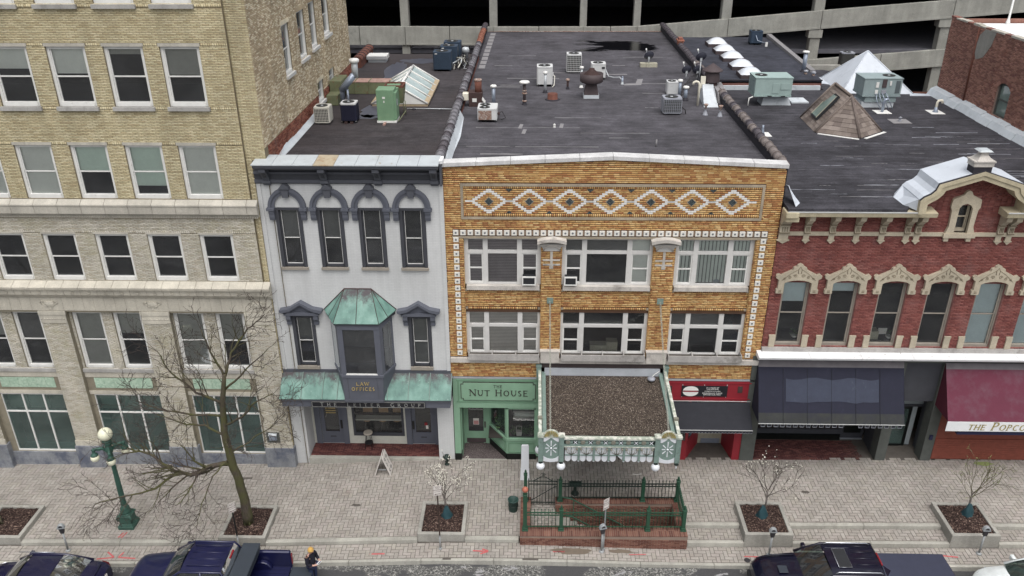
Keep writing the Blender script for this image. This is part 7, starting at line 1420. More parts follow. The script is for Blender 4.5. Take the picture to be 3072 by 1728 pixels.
 # ---- law office roof
t=ac(-8.92,-8.30,5.65,6.35,ZW,.70,'cream air conditioner with wire grille by the tan side wall','ac_cream','ac_cream','ac_cream');m=MB();m.box(-8.33,-8.27,5.62,6.1,ZW+.1,ZW+.72);m.build('service_panel','ac_cream',t)
t=ac(-7.87,-7.23,5.85,6.50,ZW,.82,'navy louvred air conditioner with white rim on the left roof','ac_navy','ac_white')
m=MB()
for k in range(14):x=-7.81+.52*k/13;m.box(x-.008,x+.008,5.838,5.852,ZW+.12,ZW+.74)
for k in range(14):y=5.92+.52*k/13;m.box(-7.24,-7.222,y-.008,y+.008,ZW+.12,ZW+.74)
m.build('louvres','ac_navy',t)
for x in(-7.66,-7.42):m=MB();m.box(x-.07,x+.05,5.78,5.98,ZW,ZW+.08);m.build('foot_block','rust_dark',t)
t=thing('green_furnace_unit',(-6.0,6.3,ZW),'tall pale green rooftop furnace cabinet with a rusty hopper behind','heating unit')
m=MB();m.box(-6.38,-5.66,5.92,6.62,ZW+.10,ZW+1.36);m.build('cabinet','unit_green',t,bevel=.015);m=MB();m.box(-5.66,-5.58,5.96,6.55,ZW+.15,ZW+1.22);m.build('side_door','unit_green',t);m=MB();m.box(-5.58,-5.55,6.1,6.14,ZW+.7,ZW+.95);m.build('handle','galvanised',t)
m=MB();m.prism([(-5.60,6.62,ZW+.55),(-5.60,7.45,ZW+.55),(-5.60,7.55,ZW+1.26),(-5.60,6.62,ZW+1.26)],(-.62,0,0));m.build('transition_duct','unit_green',t)
m=MB();m.hexa([(-6.12,7.0,ZW+.55),(-5.48,7.0,ZW+.55),(-5.48,7.5,ZW+.55),(-6.12,7.5,ZW+.55),(-6.2,6.9,ZW+1.22),(-5.40,6.9,ZW+1.22),(-5.40,7.6,ZW+1.22),(-6.2,7.6,ZW+1.22)]);m.build('hopper','duct_olive',t);m=MB()
for a,b,c,d in((-6.2,-5.40,6.9,6.95),(-6.2,-5.40,7.55,7.6),(-6.2,-6.15,6.95,7.55),(-5.45,-5.40,6.95,7.55)):m.box(a,b,c,d,ZW+1.22,ZW+1.32)
m.build('hopper_rim','rust',t);m=MB();m.quad((-6.15,6.95,ZW+1.23),(-5.45,6.95,ZW+1.23),(-5.45,7.55,ZW+1.23),(-6.15,7.55,ZW+1.23));m.build('hopper_mouth','rust_dark',t)
m=MB();m.box(-6.40,-5.60,5.88,6.7,ZW+.02,ZW+.10);m.build('base_rail','vent_white',t);m=MB();m.box(-6.12,-6.02,5.55,6.4,ZW,ZW+.06);m.build('skid','rust_pink',t);m=MB();m.box(-6.13,-6.02,5.905,5.918,ZW+1.0,ZW+1.08);m.box(-6.09,-6.05,5.905,5.918,ZW+.84,ZW+.92);m.build('label_plate','vent_white',t)
m=MB()
for x in(-5.5,-5.42):m.tube([(x,7.3,ZW),(x,7.3,ZW+.6)],.02,5)
m.tube([(-5.3,6.6,ZW+.35),(-5.55,6.0,ZW+.05)],.02,5);m.build('brace','duct_olive',t)
t=thing('gable_skylight',(-5.9,11,ZW),'white-framed glass gable skylight on the left dark roof','skylight')
x0,x1,xm,ya,yb,ze,zrg=-7.12,-4.66,-5.86,8.75,13.4,ZW+.10,ZW+.82
m=MB();m.box(x0,x1,ya,yb,ZW,ze);m.build('kerb','old_wood',t);m=MB();m.poly([(x0,ya-.01,ze),(x1,ya-.01,ze),(xm,ya-.01,zrg)]);m.poly([(x0,yb,ze),(xm,yb,zrg),(x1,yb,ze)]);m.build('gable_end','vent_white',t)
for s,xe in((1,x1),(-1,x0)):
 for k in range(4):
  a,b=ya+(yb-ya)*k/4+.06,ya+(yb-ya)*(k+1)/4-.06;m=MB();m.quad((xm+s*.06,a,zrg-.02),(xm+s*.06,b,zrg-.02),(xe-s*.10,b,ze+.04),(xe-s*.10,a,ze+.04));m.build('pane','sky_glass',t)
 for k in range(5):y=ya+(yb-ya)*k/4;m=MB();m.tube([(xm,y,zrg+.02),(xe,y,ze+.02)],.05,4);m.build('glazing_bar','vent_white',t)
 m=MB();m.hexa([(xe-s*.16,ya,ze+.03),(xe+s*.04,ya,ze-.02),(xe+s*.04,yb,ze-.02),(xe-s*.16,yb,ze+.03),(xe-s*.16,ya,ze+.09),(xe+s*.04,ya,ze+.05),(xe+s*.04,yb,ze+.05),(xe-s*.16,yb,ze+.09)]);m.build('eave_rail','old_wood',t)
m=MB();m.tube([(xm,ya,zrg+.03),(xm,yb,zrg+.03)],.06,5);m.build('ridge_bar','vent_white',t)
t=thing('roof_duct',(-8.0,11.2,ZW),'rust-stained olive duct running along the left roof to the skylight','duct')
m=MB();m.box(-9.15,-6.75,11.0,11.75,ZW+.02,ZW+.55);m.build('duct_run','duct_olive',t);m=MB();m.box(-9.15,-6.72,10.98,11.77,ZW+.55,ZW+.58);m.build('duct_top','rust_pink',t)
for x in(-8.9,-8.3,-7.65):m=MB();m.box(x,x+.04,10.96,11.79,ZW+.02,ZW+.60);m.build('duct_flange','duct_olive',t)
m=MB();m.box(-9.12,-8.62,8.8,9.6,ZW+.02,ZW+.45);m.box(-9.12,-8.60,9.6,11.0,ZW+.3,ZW+.9);m.build('duct_end','duct_olive',t)
t=thing('flue_stack',(-8.42,8.9,ZW),'offset galvanised flue with white cap beside the tan side wall','flue');m=MB();m.tube([(-8.42,8.9,ZW),(-8.42,8.9,ZW+.72),(-8.35,8.9,ZW+.80)],.11,10);m.build('lower_pipe','steel',t);m=MB();m.tube([(-8.45,8.9,ZW+.66),(-7.82,8.9,ZW+1.35)],.15,10);m.build('offset_pipe','steel',t);m=MB();m.tube([(-7.79,8.9,ZW+1.25),(-7.78,8.9,ZW+1.92)],.14,12);m.build('upper_pipe','steel_pale',t);m=MB();m.lathe((-7.78,8.9,ZW+1.86),[(.17,0),(.21,.03),(.22,.12),(.17,.17),(.01,.19)],16);m.build('rain_cap','vent_white',t);m=MB();m.cyl((-8.18,8.9,ZW),(-8.18,8.9,ZW+.7),.05,n=8);m.build('support','steel',t)
t=thing('curb_vent',(-8.55,18.8,ZW),'low white louvred roof vent box near the garage','vent');m=MB();m.box(-9.05,-8.08,18.5,19.2,ZW,ZW+.14);m.build('curb','curb_white',t);m=MB();m.box(-9.12,-8.02,18.4,19.3,ZW+.16,ZW+.36);m.build('hood','vent_white',t);m=MB()
for k in range(3):m.box(-9.13,-8.01,18.385,18.40,ZW+.19+k*.055,ZW+.21+k*.055)
m.build('louvre','ac_grey',t)
for i,(x,y,lb)in enumerate(((-5.22,16.1,'nearest of three teal air conditioners near the garage'),(-5.02,17.7,'middle of three teal air conditioners near the garage'),(-4.95,19.0,'farthest of three teal air conditioners near the garage'))):
 t=ac(x,x+.92,y,y+.85,ZW,.98,lb,'ac_teal');m=MB()
 for k in range(16):xx=x+.08+.76*k/15;m.box(xx-.008,xx+.008,y-.012,y+.002,ZW+.14,ZW+.88)
 m.build('louvres','ac_teal',t);m=MB();m.box(x+.10,x+.22,y-.016,y-.012,ZW+.88,ZW+.92);m.build('badge','vent_white',t)
t=thing('turbine_vent',(-3.75,19,ZW),'short galvanised round vent beside the party wall coping','vent');m=MB();m.lathe((-3.75,19,ZW),[(.14,0),(.14,.45),(.2,.46),(.2,.62),(.16,.72),(.02,.74)],14);m.build('drum','steel_pale',t)
t=thing('pipe_bundle',(-4.0,17,ZW),'tangle of pipes and cables between the teal units and coping','pipes')
for k in range(9):
 m=MB();x=-4.25+k*.06;pts=[(x,16.2+rk.uniform(0,2),ZW+.05)]
 for j in range(4):pts.append((x+rk.uniform(-.1,.3)+j*.1,16.3+rk.uniform(0,2.4),ZW+rk.uniform(.05,.6)))
 m.tube(pts,rk.uniform(.015,.035),5);m.build('pipe',rk.choice(['steel_pale','cable','cable','ac_cream']),t)
m=MB();m.box(-9.55,-9.15,17.0,20.6,ZW,ZW+.40);wl_=m.build('parapet_stub','rust',law)
for k in range(6):m=MB();y=17.0+k*.6;m.prism([(-9.35+.26*math.cos(math.pi*j/8),y+.02,ZW+.40+.2*math.sin(math.pi*j/8))for j in range(9)],(0,.54,0));m.build('cap_tile','rust',wl_);m=MB();m.prism([(-9.35+.28*math.cos(math.pi*j/8),y+.53,ZW+.40+.22*math.sin(math.pi*j/8))for j in range(9)],(0,.05,0));m.build('tile_joint','tar',wl_)
t=thing('conduit',(-4.4,8.1,ZW),'thin pale conduit crossing the left roof to the coping','conduit');m=MB();m.tube([(-5.5,8.2,ZW+.04),(-4.5,8.15,ZW+.05),(-3.5,8.05,ZW+.06)],.02,5);m.build('tube','steel_pale',t);m=MB()
for x in(-5.2,-4.0):m.lathe((x,8.15,ZW),[(.09,0),(.08,.05),(.01,.06)],8)
m.build('support_block','tar',t)
# ---- ochre roof
t=ac(-2.38,-1.55,7.2,8.25,ZO,.58,'white two-fan air conditioner with rusted coil on the middle roof','ac_white',fans=2);coil_panel(t,-2.34,-1.78,7.19,ZO+.12,ZO+.50,'ac_rust');m=MB();m.lathe((-1.5,7.6,ZO+.28),[(.05,-.05),(.06,.05)],8,'x');m.build('valve','rust_dark',t);m=MB();m.tube([(-1.55,7.6,ZO+.3),(-1.35,7.7,ZO+.35),(-1.2,7.6,ZO+.1),(-1.4,7.5,ZO+.05)],.02,5);m.build('hose','cable',t)
t=thing('boiler_stack',(-2.55,10.1,ZO),'rust-brown metal box with round stack and cream hood by the coping','vent');m=MB();m.box(-2.94,-2.34,9.9,10.6,ZO,ZO+.62);m.build('box','rust_dark',t);m=MB();m.cyl((-2.52,10.2,ZO+.5),(-2.52,10.2,ZO+1.12),.16,n=14);m.build('stack','rust',t);m=MB();m.lathe((-2.52,10.2,ZO+1.10),[(.15,0),(.17,.02),(.17,.08),(.12,.09)],14);m.build('stack_rim','ac_rust',t);m=MB();m.box(-3.22,-2.95,9.85,10.2,ZO+.28,ZO+.62);m.build('hood','pvc_cream',t,bevel=.03);m=MB();m.box(-2.78,-2.58,9.885,9.9,ZO+.22,ZO+.38);m.build('label_plate','vent_white',t);m=MB();m.hexa([(-2.34,9.9,ZO+.3),(-2.2,9.9,ZO+.12),(-2.2,10.3,ZO+.12),(-2.34,10.3,ZO+.3),(-2.34,9.9,ZO+.36),(-2.2,9.9,ZO+.18),(-2.2,10.3,ZO+.18),(-2.34,10.3,ZO+.36)]);m.build('louvre','vent_white',t)
pipe_vent(-1.83,10.2,ZO,.84,.085,'blue-grey vent pipe with white cap behind the rusted unit')
t=pipe_vent(-.43,10.3,ZO,1.0,.07,'white mushroom vent on a banded pipe near the left of the roof','brown_metal','vent_white',.235);m=MB()
for z,r in((.5,.12),(.15,.10),(.62,.10)):m.lathe((-.43,10.3,ZO+z),[(r,0),(r*1.05,.03),(r*.9,.06)],10)
m.build('band','ac_rust',t)
t=ac(.14,.92,14.0,14.85,ZO,.96,'tall white air conditioner standing mid roof behind thin pipe','ac_white');m=MB();m.tube([(.93,14.3,ZO+.55),(1.02,14.1,ZO+.5),(1.0,13.9,ZO+.1),(.9,13.7,ZO+.03)],.025,5);m.build('hose','ac_cream',t);m=MB();m.box(.90,.96,14.1,14.3,ZO+.5,ZO+.65);m.build('switch_box','ac_white',t)
pipe_vent(.54,12.7,ZO,.93,.07,'slim pale vent pipe with white cap in front of the white unit','steel_pale')
t=thing('round_hatch',(.87,11.3,ZO),'low rusty round drum hatch on the middle roof','hatch');m=MB();m.lathe((.87,11.3,ZO),[(.27,0),(.25,.05),(.235,.06),(.235,.28),(.22,.30),(.01,.31)],18);m.build('drum','rust',t);m=MB();m.lathe((.87,11.3,ZO),[(.36,0),(.30,.03),(.25,.04)],16);m.build('flashing','tar',t)
t=ac(1.72,2.50,17.15,17.9,ZO,.98,'white wire-grille air conditioner behind the big brown vent','ac_white','ac_white','ac_white')
t=ac(2.92,3.66,15.6,16.3,ZO,.80,'white air conditioner with curved hose right of the brown vent','ac_white');m=MB();m.tube([(3.66,15.8,ZO+.5),(3.8,15.5,ZO+.2),(4.05,15.2,ZO+.2),(4.3,14.8,ZO+.3),(4.4,14.6,ZO+.2)],.03,6);m.build('hose','steel_pale',t);m=MB();m.box(3.45,3.6,15.58,15.6,ZO+.55,ZO+.65);m.build('vent_slot','black_plastic',t)
pipe_vent(2.33,13.8,ZO,.95,.06,'thin vent pipe with white cap just left of brown vent','steel_pale',flange='vent_white')
pipe_vent(4.42,14.55,ZO,.30,.05,'short cone-booted pipe where the curved hose ends','steel','steel',.05,flange='steel_pale')
t=pipe_vent(1.65,13.5,ZO,.42,.055,'short banded rusty pipe near the centre of the roof','rust_dark','ac_rust',.10)
t=thing('roof_ventilator',(2.69,11.8,ZO),'large brown conical ventilator on a white curb mid roof','vent');c=(2.69,11.8)
m=MB();m.box(c[0]-.36,c[0]+.36,c[1]-.3,c[1]+.3,ZO,ZO+.16);m.build('curb','curb_white',t);m=MB();m.hexa([(c[0]-.34,c[1]-.28,ZO+.16),(c[0]+.34,c[1]-.28,ZO+.16),(c[0]+.34,c[1]+.28,ZO+.16),(c[0]-.34,c[1]+.28,ZO+.16),(c[0]-.24,c[1]-.2,ZO+.66),(c[0]+.24,c[1]-.2,ZO+.66),(c[0]+.24,c[1]+.2,ZO+.66),(c[0]-.24,c[1]+.2,ZO+.66)]);m.build('neck','brown_metal',t)
m=MB();m.lathe((*c,ZO+.62),[(.26,0),(.50,.10),(.54,.14),(.54,.50),(.52,.50),(.50,.30),(.30,.30)],24);m.build('shroud','brown_metal',t);m=MB();m.lathe((*c,ZO+1.02),[(.40,0),(.40,.04),(.12,.28),(.12,.33),(.01,.34)],24);m.build('cone','rust_dark',t);m=MB()
for k in range(3):a=k*2.09;m.tube([(c[0]+.40*math.cos(a),c[1]+.40*math.sin(a),ZO+1.05),(c[0]+.53*math.cos(a),c[1]+.53*math.sin(a),ZO+1.08)],.015,4)
m.build('strut','brown_metal',t)
def dish(x,y,z0,h,label,tilt=.6,az=0.0,base=None,r=.26):
 t=thing('satellite_dish',(x,y,z0),label,'satellite dish','satellite dishes');m=MB();m.tube([(x,y,z0),(x,y,z0+h)],.03,6);m.build('mast','steel_pale',t)
 c=Vector((x,y-.06,z0+h+.08));ax=Vector((math.sin(az),math.cos(az)*1.0,.45)).normalized();u=ax.orthogonal().normalized();v=ax.cross(u);m=MB();n=20;rings=4;vs=[]
 for i in range(rings+1):
  rr=r*i/rings
  for k in range(n):a=2*math.pi*k/n;vs.append(c+u*(rr*math.cos(a))+v*(rr*.88*math.sin(a))+ax*(.10*(i/rings)**2))
 fs=[(i*n+k,i*n+(k+1)%n,(i+1)*n+(k+1)%n,(i+1)*n+k)for i in range(rings)for k in range(n)];m.add(vs,fs,True);m.build('reflector','dish_grey',t)
 m=MB();e=c+ax*.42+Vector((-.12,0,.12));m.tube([c-v*r*.6+ax*.05,e],.012,5);m.build('feed_arm','steel_pale',t);m=MB();m.tube([e-ax*.05,e+ax*.10],.04,8);m.build('feed_horn','vent_white',t)
 m=MB();m.box(x-.05,x+.05,y-.05,y+.05,z0+h-.08,z0+h+.1);m.build('bracket','steel_pale',t);return t
t=dish(6.25,18.9,ZO+.18,.30,'grey satellite dish weighted with concrete blocks far on the middle roof',r=.28)
for k,x in enumerate((5.80,6.12,6.42)):m=MB();m.box(x,x+.30,18.75,19.15,ZO,ZO+.20);m.build('ballast_block','cinder',t)
dish(7.78,15.7,ZO,.38,'left of two low dark satellite dishes by the brown chimney');dish(8.32,15.6,ZO,.40,'right of two low dark satellite dishes by the brown chimney');dish(8.40,15.4,ZO,1.08,'high dark satellite dish on a tall mast above two others',r=.28)
t=ac(5.62,6.42,8.5,9.25,ZO,.72,'grey louvred air conditioner nearest on the right of middle roof','ac_grey','ac_grey','ac_grey',name='air_conditioner');m=MB();m.tube([(6.45,8.7,ZO+.3),(6.6,8.65,ZO+.2),(6.62,8.6,ZO+.04)],.025,5);m.build('hose','cable',t)
t=ac(6.28,6.80,12.0,12.6,ZO,.66,'small white air conditioner behind the grey louvred unit','ac_white')
pipe_vent(6.80,11.6,ZO,.80,.07,'left of two capped white-topped pipes behind the grey unit','steel','vent_white');pipe_vent(7.02,11.2,ZO,.58,.085,'right of two capped white-topped pipes behind the grey unit','steel','vent_white')
t=thing('gooseneck_pipe',(7.4,10.2,ZO),'cream plastic gooseneck pipe left of the brown chimney','pipe');m=MB();m.tube([(7.42,10.2,ZO),(7.42,10.2,ZO+.95),(7.36,10.2,ZO+1.06),(7.26,10.2,ZO+1.09),(7.16,10.2,ZO+1.05),(7.13,10.2,ZO+.95)],.055,8);m.build('tube','pvc_cream',t)
t=thing('chimney_ventilator',(8.36,12.2,ZO),'brown ribbed chimney with conical cap and white flashing skirt','chimney');c=(8.36,12.2)
m=MB();m.cyl((*c,ZO),(*c,ZO+1.15),.27,n=18);m.build('shaft','rust_dark',t);m=MB();m.lathe((*c,ZO+.66),[(.37,0),(.38,.02),(.33,.42),(.30,.50)],20);m.build('collar','brown_metal',t);m=MB();m.lathe((*c,ZO+1.18),[(.47,-.02),(.49,0),(.46,.03),(.02,.33)],24);m.build('cone_cap','brown_metal',t);m=MB();m.hexa([(7.66,9.9,ZO),(8.30,9.9,ZO),(8.45,11.9,ZO),(7.8,11.9,ZO),(7.78,11.2,ZO+.55),(8.24,11.2,ZO+.55),(8.40,11.95,ZO+.6),(7.9,11.95,ZO+.6)]);m.build('flashing_skirt','curb_white',t)
m=MB();m.hexa([(8.40,10.6,ZO),(8.95,10.7,ZO),(8.95,12.6,ZO),(8.4,12.6,ZO),(8.45,11.0,ZO+.42),(8.9,11.1,ZO+.42),(8.9,12.6,ZO+.55),(8.45,12.6,ZO+.55)]);m.build('saddle','patch_grey',t);m=MB();m.box(7.80,8.02,11.9,12.0,ZO+.4,ZO+.95);m.build('junction_box','pvc_cream',t)
for x,y,lb in((7.46,8.55,'left of two small jar-like pipe boots by the right coping'),(8.05,8.3,'right of two small jar-like pipe boots by the right coping')):
 t=thing('pipe_boot',(x,y,ZO),lb,'vent','roof vents');m=MB();m.lathe((x,y,ZO),[(.14,0),(.10,.03),(.085,.12),(.05,.16),(.05,.26),(.06,.27)],12);m.build('boot','ac_grey',t);m=MB();m.lathe((x,y,ZO+.26),[(.04,0),(.05,.1),(.10,.18),(.10,.22),(.03,.24)],10);m.build('cap','ac_rust',t)
m=MB();m.lathe((.86,6.45,ZO),[(.07,0),(.05,.03),(.045,.1),(.06,.12),(.02,.16)],10);solo('roof_drain_vent',m,'vent_white',(.86,6.45,ZO),'tiny white capped vent alone on the front of middle roof','vent');m=MB();m.cyl((4.7,3.7,ZO),(4.72,3.75,ZO+.28),.03,n=8);solo('stub_pipe',m,'patch_grey',(4.7,3.7,ZO),'short thin grey stub pipe near the front coping of the middle roof','pipe')
t=thing('cable_run',(7.2,12.6,ZO),'loops of black cable between the dishes and white unit','cable')
for k in range(5):m=MB();m.tube([(6.9+rk.uniform(-.2,.2),11.6+k*.5,ZO+.04),(7.2+rk.uniform(-.3,.3),12.4+rk.uniform(-.3,1),ZO+rk.uniform(.02,.5)),(7.8,13.6+k*.3,ZO+.3),(8.3,15.3,ZO+.4)],.014,4);m.build('wire','cable',t)
m=MB();m.tube([(-2.4,30.3,ZO+.05),(8.4,30.35,ZO+.05)],.03,6);m.build('edge_pipe','ac_rust',och)
# ---- annex roof: domes
for i,y in enumerate((27.6,25.2,22.95,20.5,18.3)):
 x0,x1=11.05,12.32;t=thing('domed_skylight',(11.7,y,ZD),'%s domed white skylight in the row of five on the annex'%('farthest','second farthest','middle','second nearest','nearest')[i],'skylight','domed skylights in a row');d=.58
 m=MB();m.box(x0,x1,y-d,y+d,ZD,ZD+.20);m.build('kerb','brown_metal',t);m=MB();n=8;V=[]
 for a in range(n+1):
  for b in range(n+1):u,v=-1+2*a/n,-1+2*b/n;V.append(((x0+x1)/2+u*.60,y+v*.55,ZD+.20+.34*(1-u*u)**.8*(1-v*v)**.8))
 m.add(V,[(a*(n+1)+b,(a+1)*(n+1)+b,(a+1)*(n+1)+b+1,a*(n+1)+b+1)for a in range(n)for b in range(n)],True);m.build('dome','sky_dome',t)
t=ac(13.9,14.66,27.9,28.6,ZD,.85,'dark teal round-cornered air conditioner at the annex far edge','ac_teal');m=MB();m.tube([(14.2,27.85,ZD+.6),(14.3,27.7,ZD+.3),(14.7,27.5,ZD+.2)],.03,5);m.build('hose','steel',t);m=MB();m.box(14.72,14.86,27.3,27.4,ZD,ZD+.26);m.build('disconnect_box','vent_white',t)
pipe_vent(14.93,19.6,ZD,1.05,.11,'tall pale blue vent pipe with white cap at the annex corner','steel','vent_white')
for x,y,lb in((14.85,18.9,'left small banded pipe at the foot of tall annex vent'),(15.15,18.5,'right small banded pipe at the foot of tall annex vent')):pipe_vent(x,y,ZD-.1,.25,.08,lb,'ac_rust','ac_grey',.12)
# ---- red roof
def rtu(x0,x1,y0,y1,z0,h,label,mat,fanx,zb):
 t=thing('packaged_rooftop_unit',((x0+x1)/2,(y0+y1)/2,zb),label,'air handler','packaged rooftop units');m=MB();m.box(x0,x1,y0,y1,z0,z0+h);m.build('cabinet',mat,t,bevel=.015)
 m=MB();m.box(x0-.02,x1+.02,y0-.02,y1+.02,z0+h,z0+h+.04);m.build('top_panel','rtu_green' if mat=='rtu_green' else 'rtu_grey',t);fan_top(t,fanx,(y0+y1)/2,z0+h+.05,.30);m=MB();m.box(x0-.01,x1+.01,y0-.03,y1+.03,z0-.06,z0);m.build('base_rail',mat,t);return t
t=rtu(10.80,12.60,13.6,14.9,ZR+.56,.82,'pale green packaged rooftop unit beside the annex on the red roof','rtu_green',11.2,ZR);m=MB();m.hexa([(11.3,13.9,ZR),(12.75,13.9,ZR),(12.75,14.8,ZR),(11.3,14.8,ZR),(11.4,14.0,ZR+.5),(12.55,14.0,ZR+.5),(12.55,14.7,ZR+.5),(11.4,14.7,ZR+.5)]);m.build('curb','curb_white',t)
for a,b,c,d in((11.65,11.98,.1,.58),(12.05,12.50,.28,.60)):m=MB();m.box(a,b,13.575,13.59,ZR+.56+c,ZR+.56+d);m.build('access_panel','rtu_green',t,bevel=.004)
for x in(11.45,12.1):m=MB();m.box(x,x+.2,13.55,13.6,ZR+.50,ZR+.55);m.build('lift_slot','black_plastic',t)
m=MB()
for k in range(10):y=13.75+k*.1;m.box(10.785,10.80,y,y+.05,ZR+.65,ZR+1.3)
m.build('louvre','rtu_grey',t);m=MB();m.tube([(10.75,13.6,ZR+.5),(10.55,13.5,ZR+.45),(10.5,13.4,ZR+.1)],.03,5);m.build('drain','vent_white',t)
t=rtu(15.98,17.80,13.4,14.7,ZR+.62,.78,'grey packaged rooftop unit between the brown dormer and silver roof','rtu_grey',17.35,ZR)
m=MB();m.box(16.05,17.6,13.5,14.6,ZR,ZR+.28);m.build('curb','curb_white',t);m=MB();m.box(16.15,17.65,13.45,14.65,ZR+.28,ZR+.56);m.build('plenum','rtu_grey',t);m=MB();m.box(17.5,17.72,13.385,13.4,ZR+.72,ZR+1.32);m.build('coil','louver',t)
for a,b,c,d,mt in((16.55,16.68,1.0,1.25,'vent_white'),(17.2,17.28,1.1,1.3,'vent_white'),(16.85,17.05,1.0,1.4,'brown_metal'),(16.55,16.68,.70,.88,'vent_white'),(16.85,17.08,.70,.88,'ac_grey')):m=MB();m.box(a,b,13.36,13.4,ZR+c,ZR+d);m.build('control_box',mt,t)
for k in range(4):m=MB();m.tube([(16.6+k*.15,13.38,ZR+.75),(16.65+k*.14,13.2,ZR+.4+.1*k),(16.8+k*.2,13.0,ZR+.05)],.022,5);m.build('conduit','steel',t)
t=thing('shingled_lantern',(13.9,10,ZR),'brown shingled pyramid roof lantern with a tilted roof window','lantern')
A=(12.55,11.5,ZR);Bq=(12.47,8.95,ZR);Cq=(14.10,8.0,ZR);Dq=(15.45,9.15,ZR);Eq=(15.3,11.4,ZR);ap,ap2=(13.55,10.5,ZR+1.8),(14.05,9.6,ZR+1.42)
faces=[(A,Bq,ap2,ap),(Bq,Cq,ap2),(Cq,Dq,ap2),(Dq,Eq,ap,ap2),(Eq,A,ap)]
m=MB()
for f in faces:m.poly(list(f))
m.build('deck','rust_dark',t)
def shingles(face,n,w):
 P=[np.array(p)for p in face];lo0,lo1=P[0],P[1];top=P[2:]if len(P)>3 else[P[2],P[2]];tr,tl=(top[0],top[1])if len(top)==2 else(top[0],top[0]);m=MB();nn=np.cross(lo1-lo0,tl-lo0);nn=nn/np.linalg.norm(nn)
 for k in range(n):
  a,b=k/n,min((k+1.15)/n,1);l0,r0=lo0+(tl-lo0)*a,lo1+(tr-lo1)*a;l1,r1=lo0+(tl-lo0)*b,lo1+(tr-lo1)*b;W=np.linalg.norm(r0-l0);q=max(1,int(W/w));ph=.5 if k%2 else 0
  cuts=[0]+[(i+ph)/q for i in range(0 if ph else 1,q)if 0<(i+ph)/q<1]+[1]
  for c,d in zip(cuts[:-1],cuts[1:]):
   g0,g1=.004,.004;p=[l0+(r0-l0)*c,l0+(r0-l0)*d,l1+(r1-l1)*d,l1+(r1-l1)*c];cen=sum(p)/4;p=[x+(cen-x)*.015 for x in p];o=[nn*.028,nn*.028,nn*.010,nn*.010];top_=[x+y for x,y in zip(p,o)];m.add(p+top_,[(4,5,6,7),(0,1,5,4),(1,2,6,5),(3,0,4,7)])
 return m
for f,n in((faces[0],12),(faces[1],9),(faces[2],9),(faces[3],9)):
 o=shingles(f,n,.33).build('shingle_courses','shingle_brown',t);stuff(o)
m=MB()
for a,b in((ap,ap2),(ap2,Bq),(ap2,Cq),(ap2,Dq),(ap,A),(ap,Eq)):a,b=Vector(a),Vector(b);m.tube([a+Vector((0,0,.03)),b+Vector((0,0,.03))],.07,4)
m.build('hip_cap','shingle_brown',t)
for a,b in((Bq,Cq),(Cq,Dq)):
 a_,b_=Vector(a),Vector(b);d=(b_-a_).normalized();n_=Vector((d.y,-d.x,0));m=MB();a2,b2=a_+n_*.10+d*.15,b_+n_*.10;m.prism([a2+Vector((0,0,.005)),b2+Vector((0,0,.005)),b2+n_*.13+Vector((0,0,.005)),a2+n_*.13+Vector((0,0,.005))],(0,0,.02));m.build('flashing_strip','vent_white',t)
u=(np.array(Bq)-np.array(A));u/=np.linalg.norm(u);v=((np.array(ap)+np.array(ap2))/2-(np.array(A)+np.array(Bq))/2);v-=u*(u@v);v/=np.linalg.norm(v);nn=np.cross(u,v);c0=(np.array(A)+np.array(Bq))/2+v*.12-u*.02
R=lambda a,b,h:tuple(c0+u*a+v*b+nn*h)
m=MB();m.hexa([R(-.45,.3,.0),R(.45,.3,.0),R(.45,1.65,.0),R(-.45,1.65,.0),R(-.45,.3,.11),R(.45,.3,.11),R(.45,1.65,.11),R(-.45,1.65,.11)]);f=m.build('roof_window','black_plastic',t);m=MB();m.quad(R(-.37,.38,.115),R(.37,.38,.115),R(.37,1.57,.115),R(-.37,1.57,.115));m.build('pane','velux_glass',f)
for q in((-.40,-.36,.36,1.6),(.36,.40,.36,1.6)):m=MB();m.hexa([R(q[0],q[2],.11),R(q[1],q[2],.11),R(q[1],q[3],.11),R(q[0],q[3],.11),R(q[0],q[2],.13),R(q[1],q[2],.13),R(q[1],q[3],.13),R(q[0],q[3],.13)]);m.build('glazing_trim','cinder',f)
t=thing('silver_hip_roof',(18,18.5,ZR),'silver-coated pyramid roof behind the grey rooftop unit','roof');b4=[(16.05,16.5,ZR),(19.75,16.35,ZR),(20.3,20.6,ZR),(16.15,20.3,ZR)];apx=(17.85,18.5,13.34)
for i in range(4):m=MB();a,b=b4[i],b4[(i+1)%4];m.poly([a,b,apx]);m.build('roof_slope','silver_coat',t)
m=MB()
for i in range(4):m.tube([b4[i],apx],.04,4)
m.build('hip_seam','silver_coat',t);m=MB();m.prism([(15.5,19.0,ZR+.004),(16.3,18.4,ZR+.004),(16.4,20.3,ZR+.004),(15.7,20.6,ZR+.004)],(0,0,.01));m.prism([(19.4,15.9,ZR+.004),(20.5,15.9,ZR+.004),(20.5,16.3,ZR+.004),(19.6,16.5,ZR+.004)],(0,0,.02));m.build('coating_apron','silver_coat',t)
t=ac(18.0,18.75,22.6,23.2,ZR,.95,'brown-grey air conditioner at the rear edge of the red roof','ac_coil','ac_grey')
t=thing('gooseneck_pipe',(19.3,12.6,ZR),'cream plastic elbow pipe on a white pad by the right wall','pipe');m=MB();m.tube([(19.28,12.6,ZR),(19.28,12.6,ZR+.48),(19.33,12.6,ZR+.56),(19.48,12.6,ZR+.57),(19.54,12.6,ZR+.45)],.06,8);m.build('tube','pvc_cream',t);m=MB();m.lathe((19.28,12.6,ZR),[(.15,0),(.09,.1),(.075,.25)],10);m.build('boot','steel',t);m=MB();m.box(18.95,19.6,12.2,13.0,ZR+.003,ZR+.015);m.build('pad','vent_white',t)
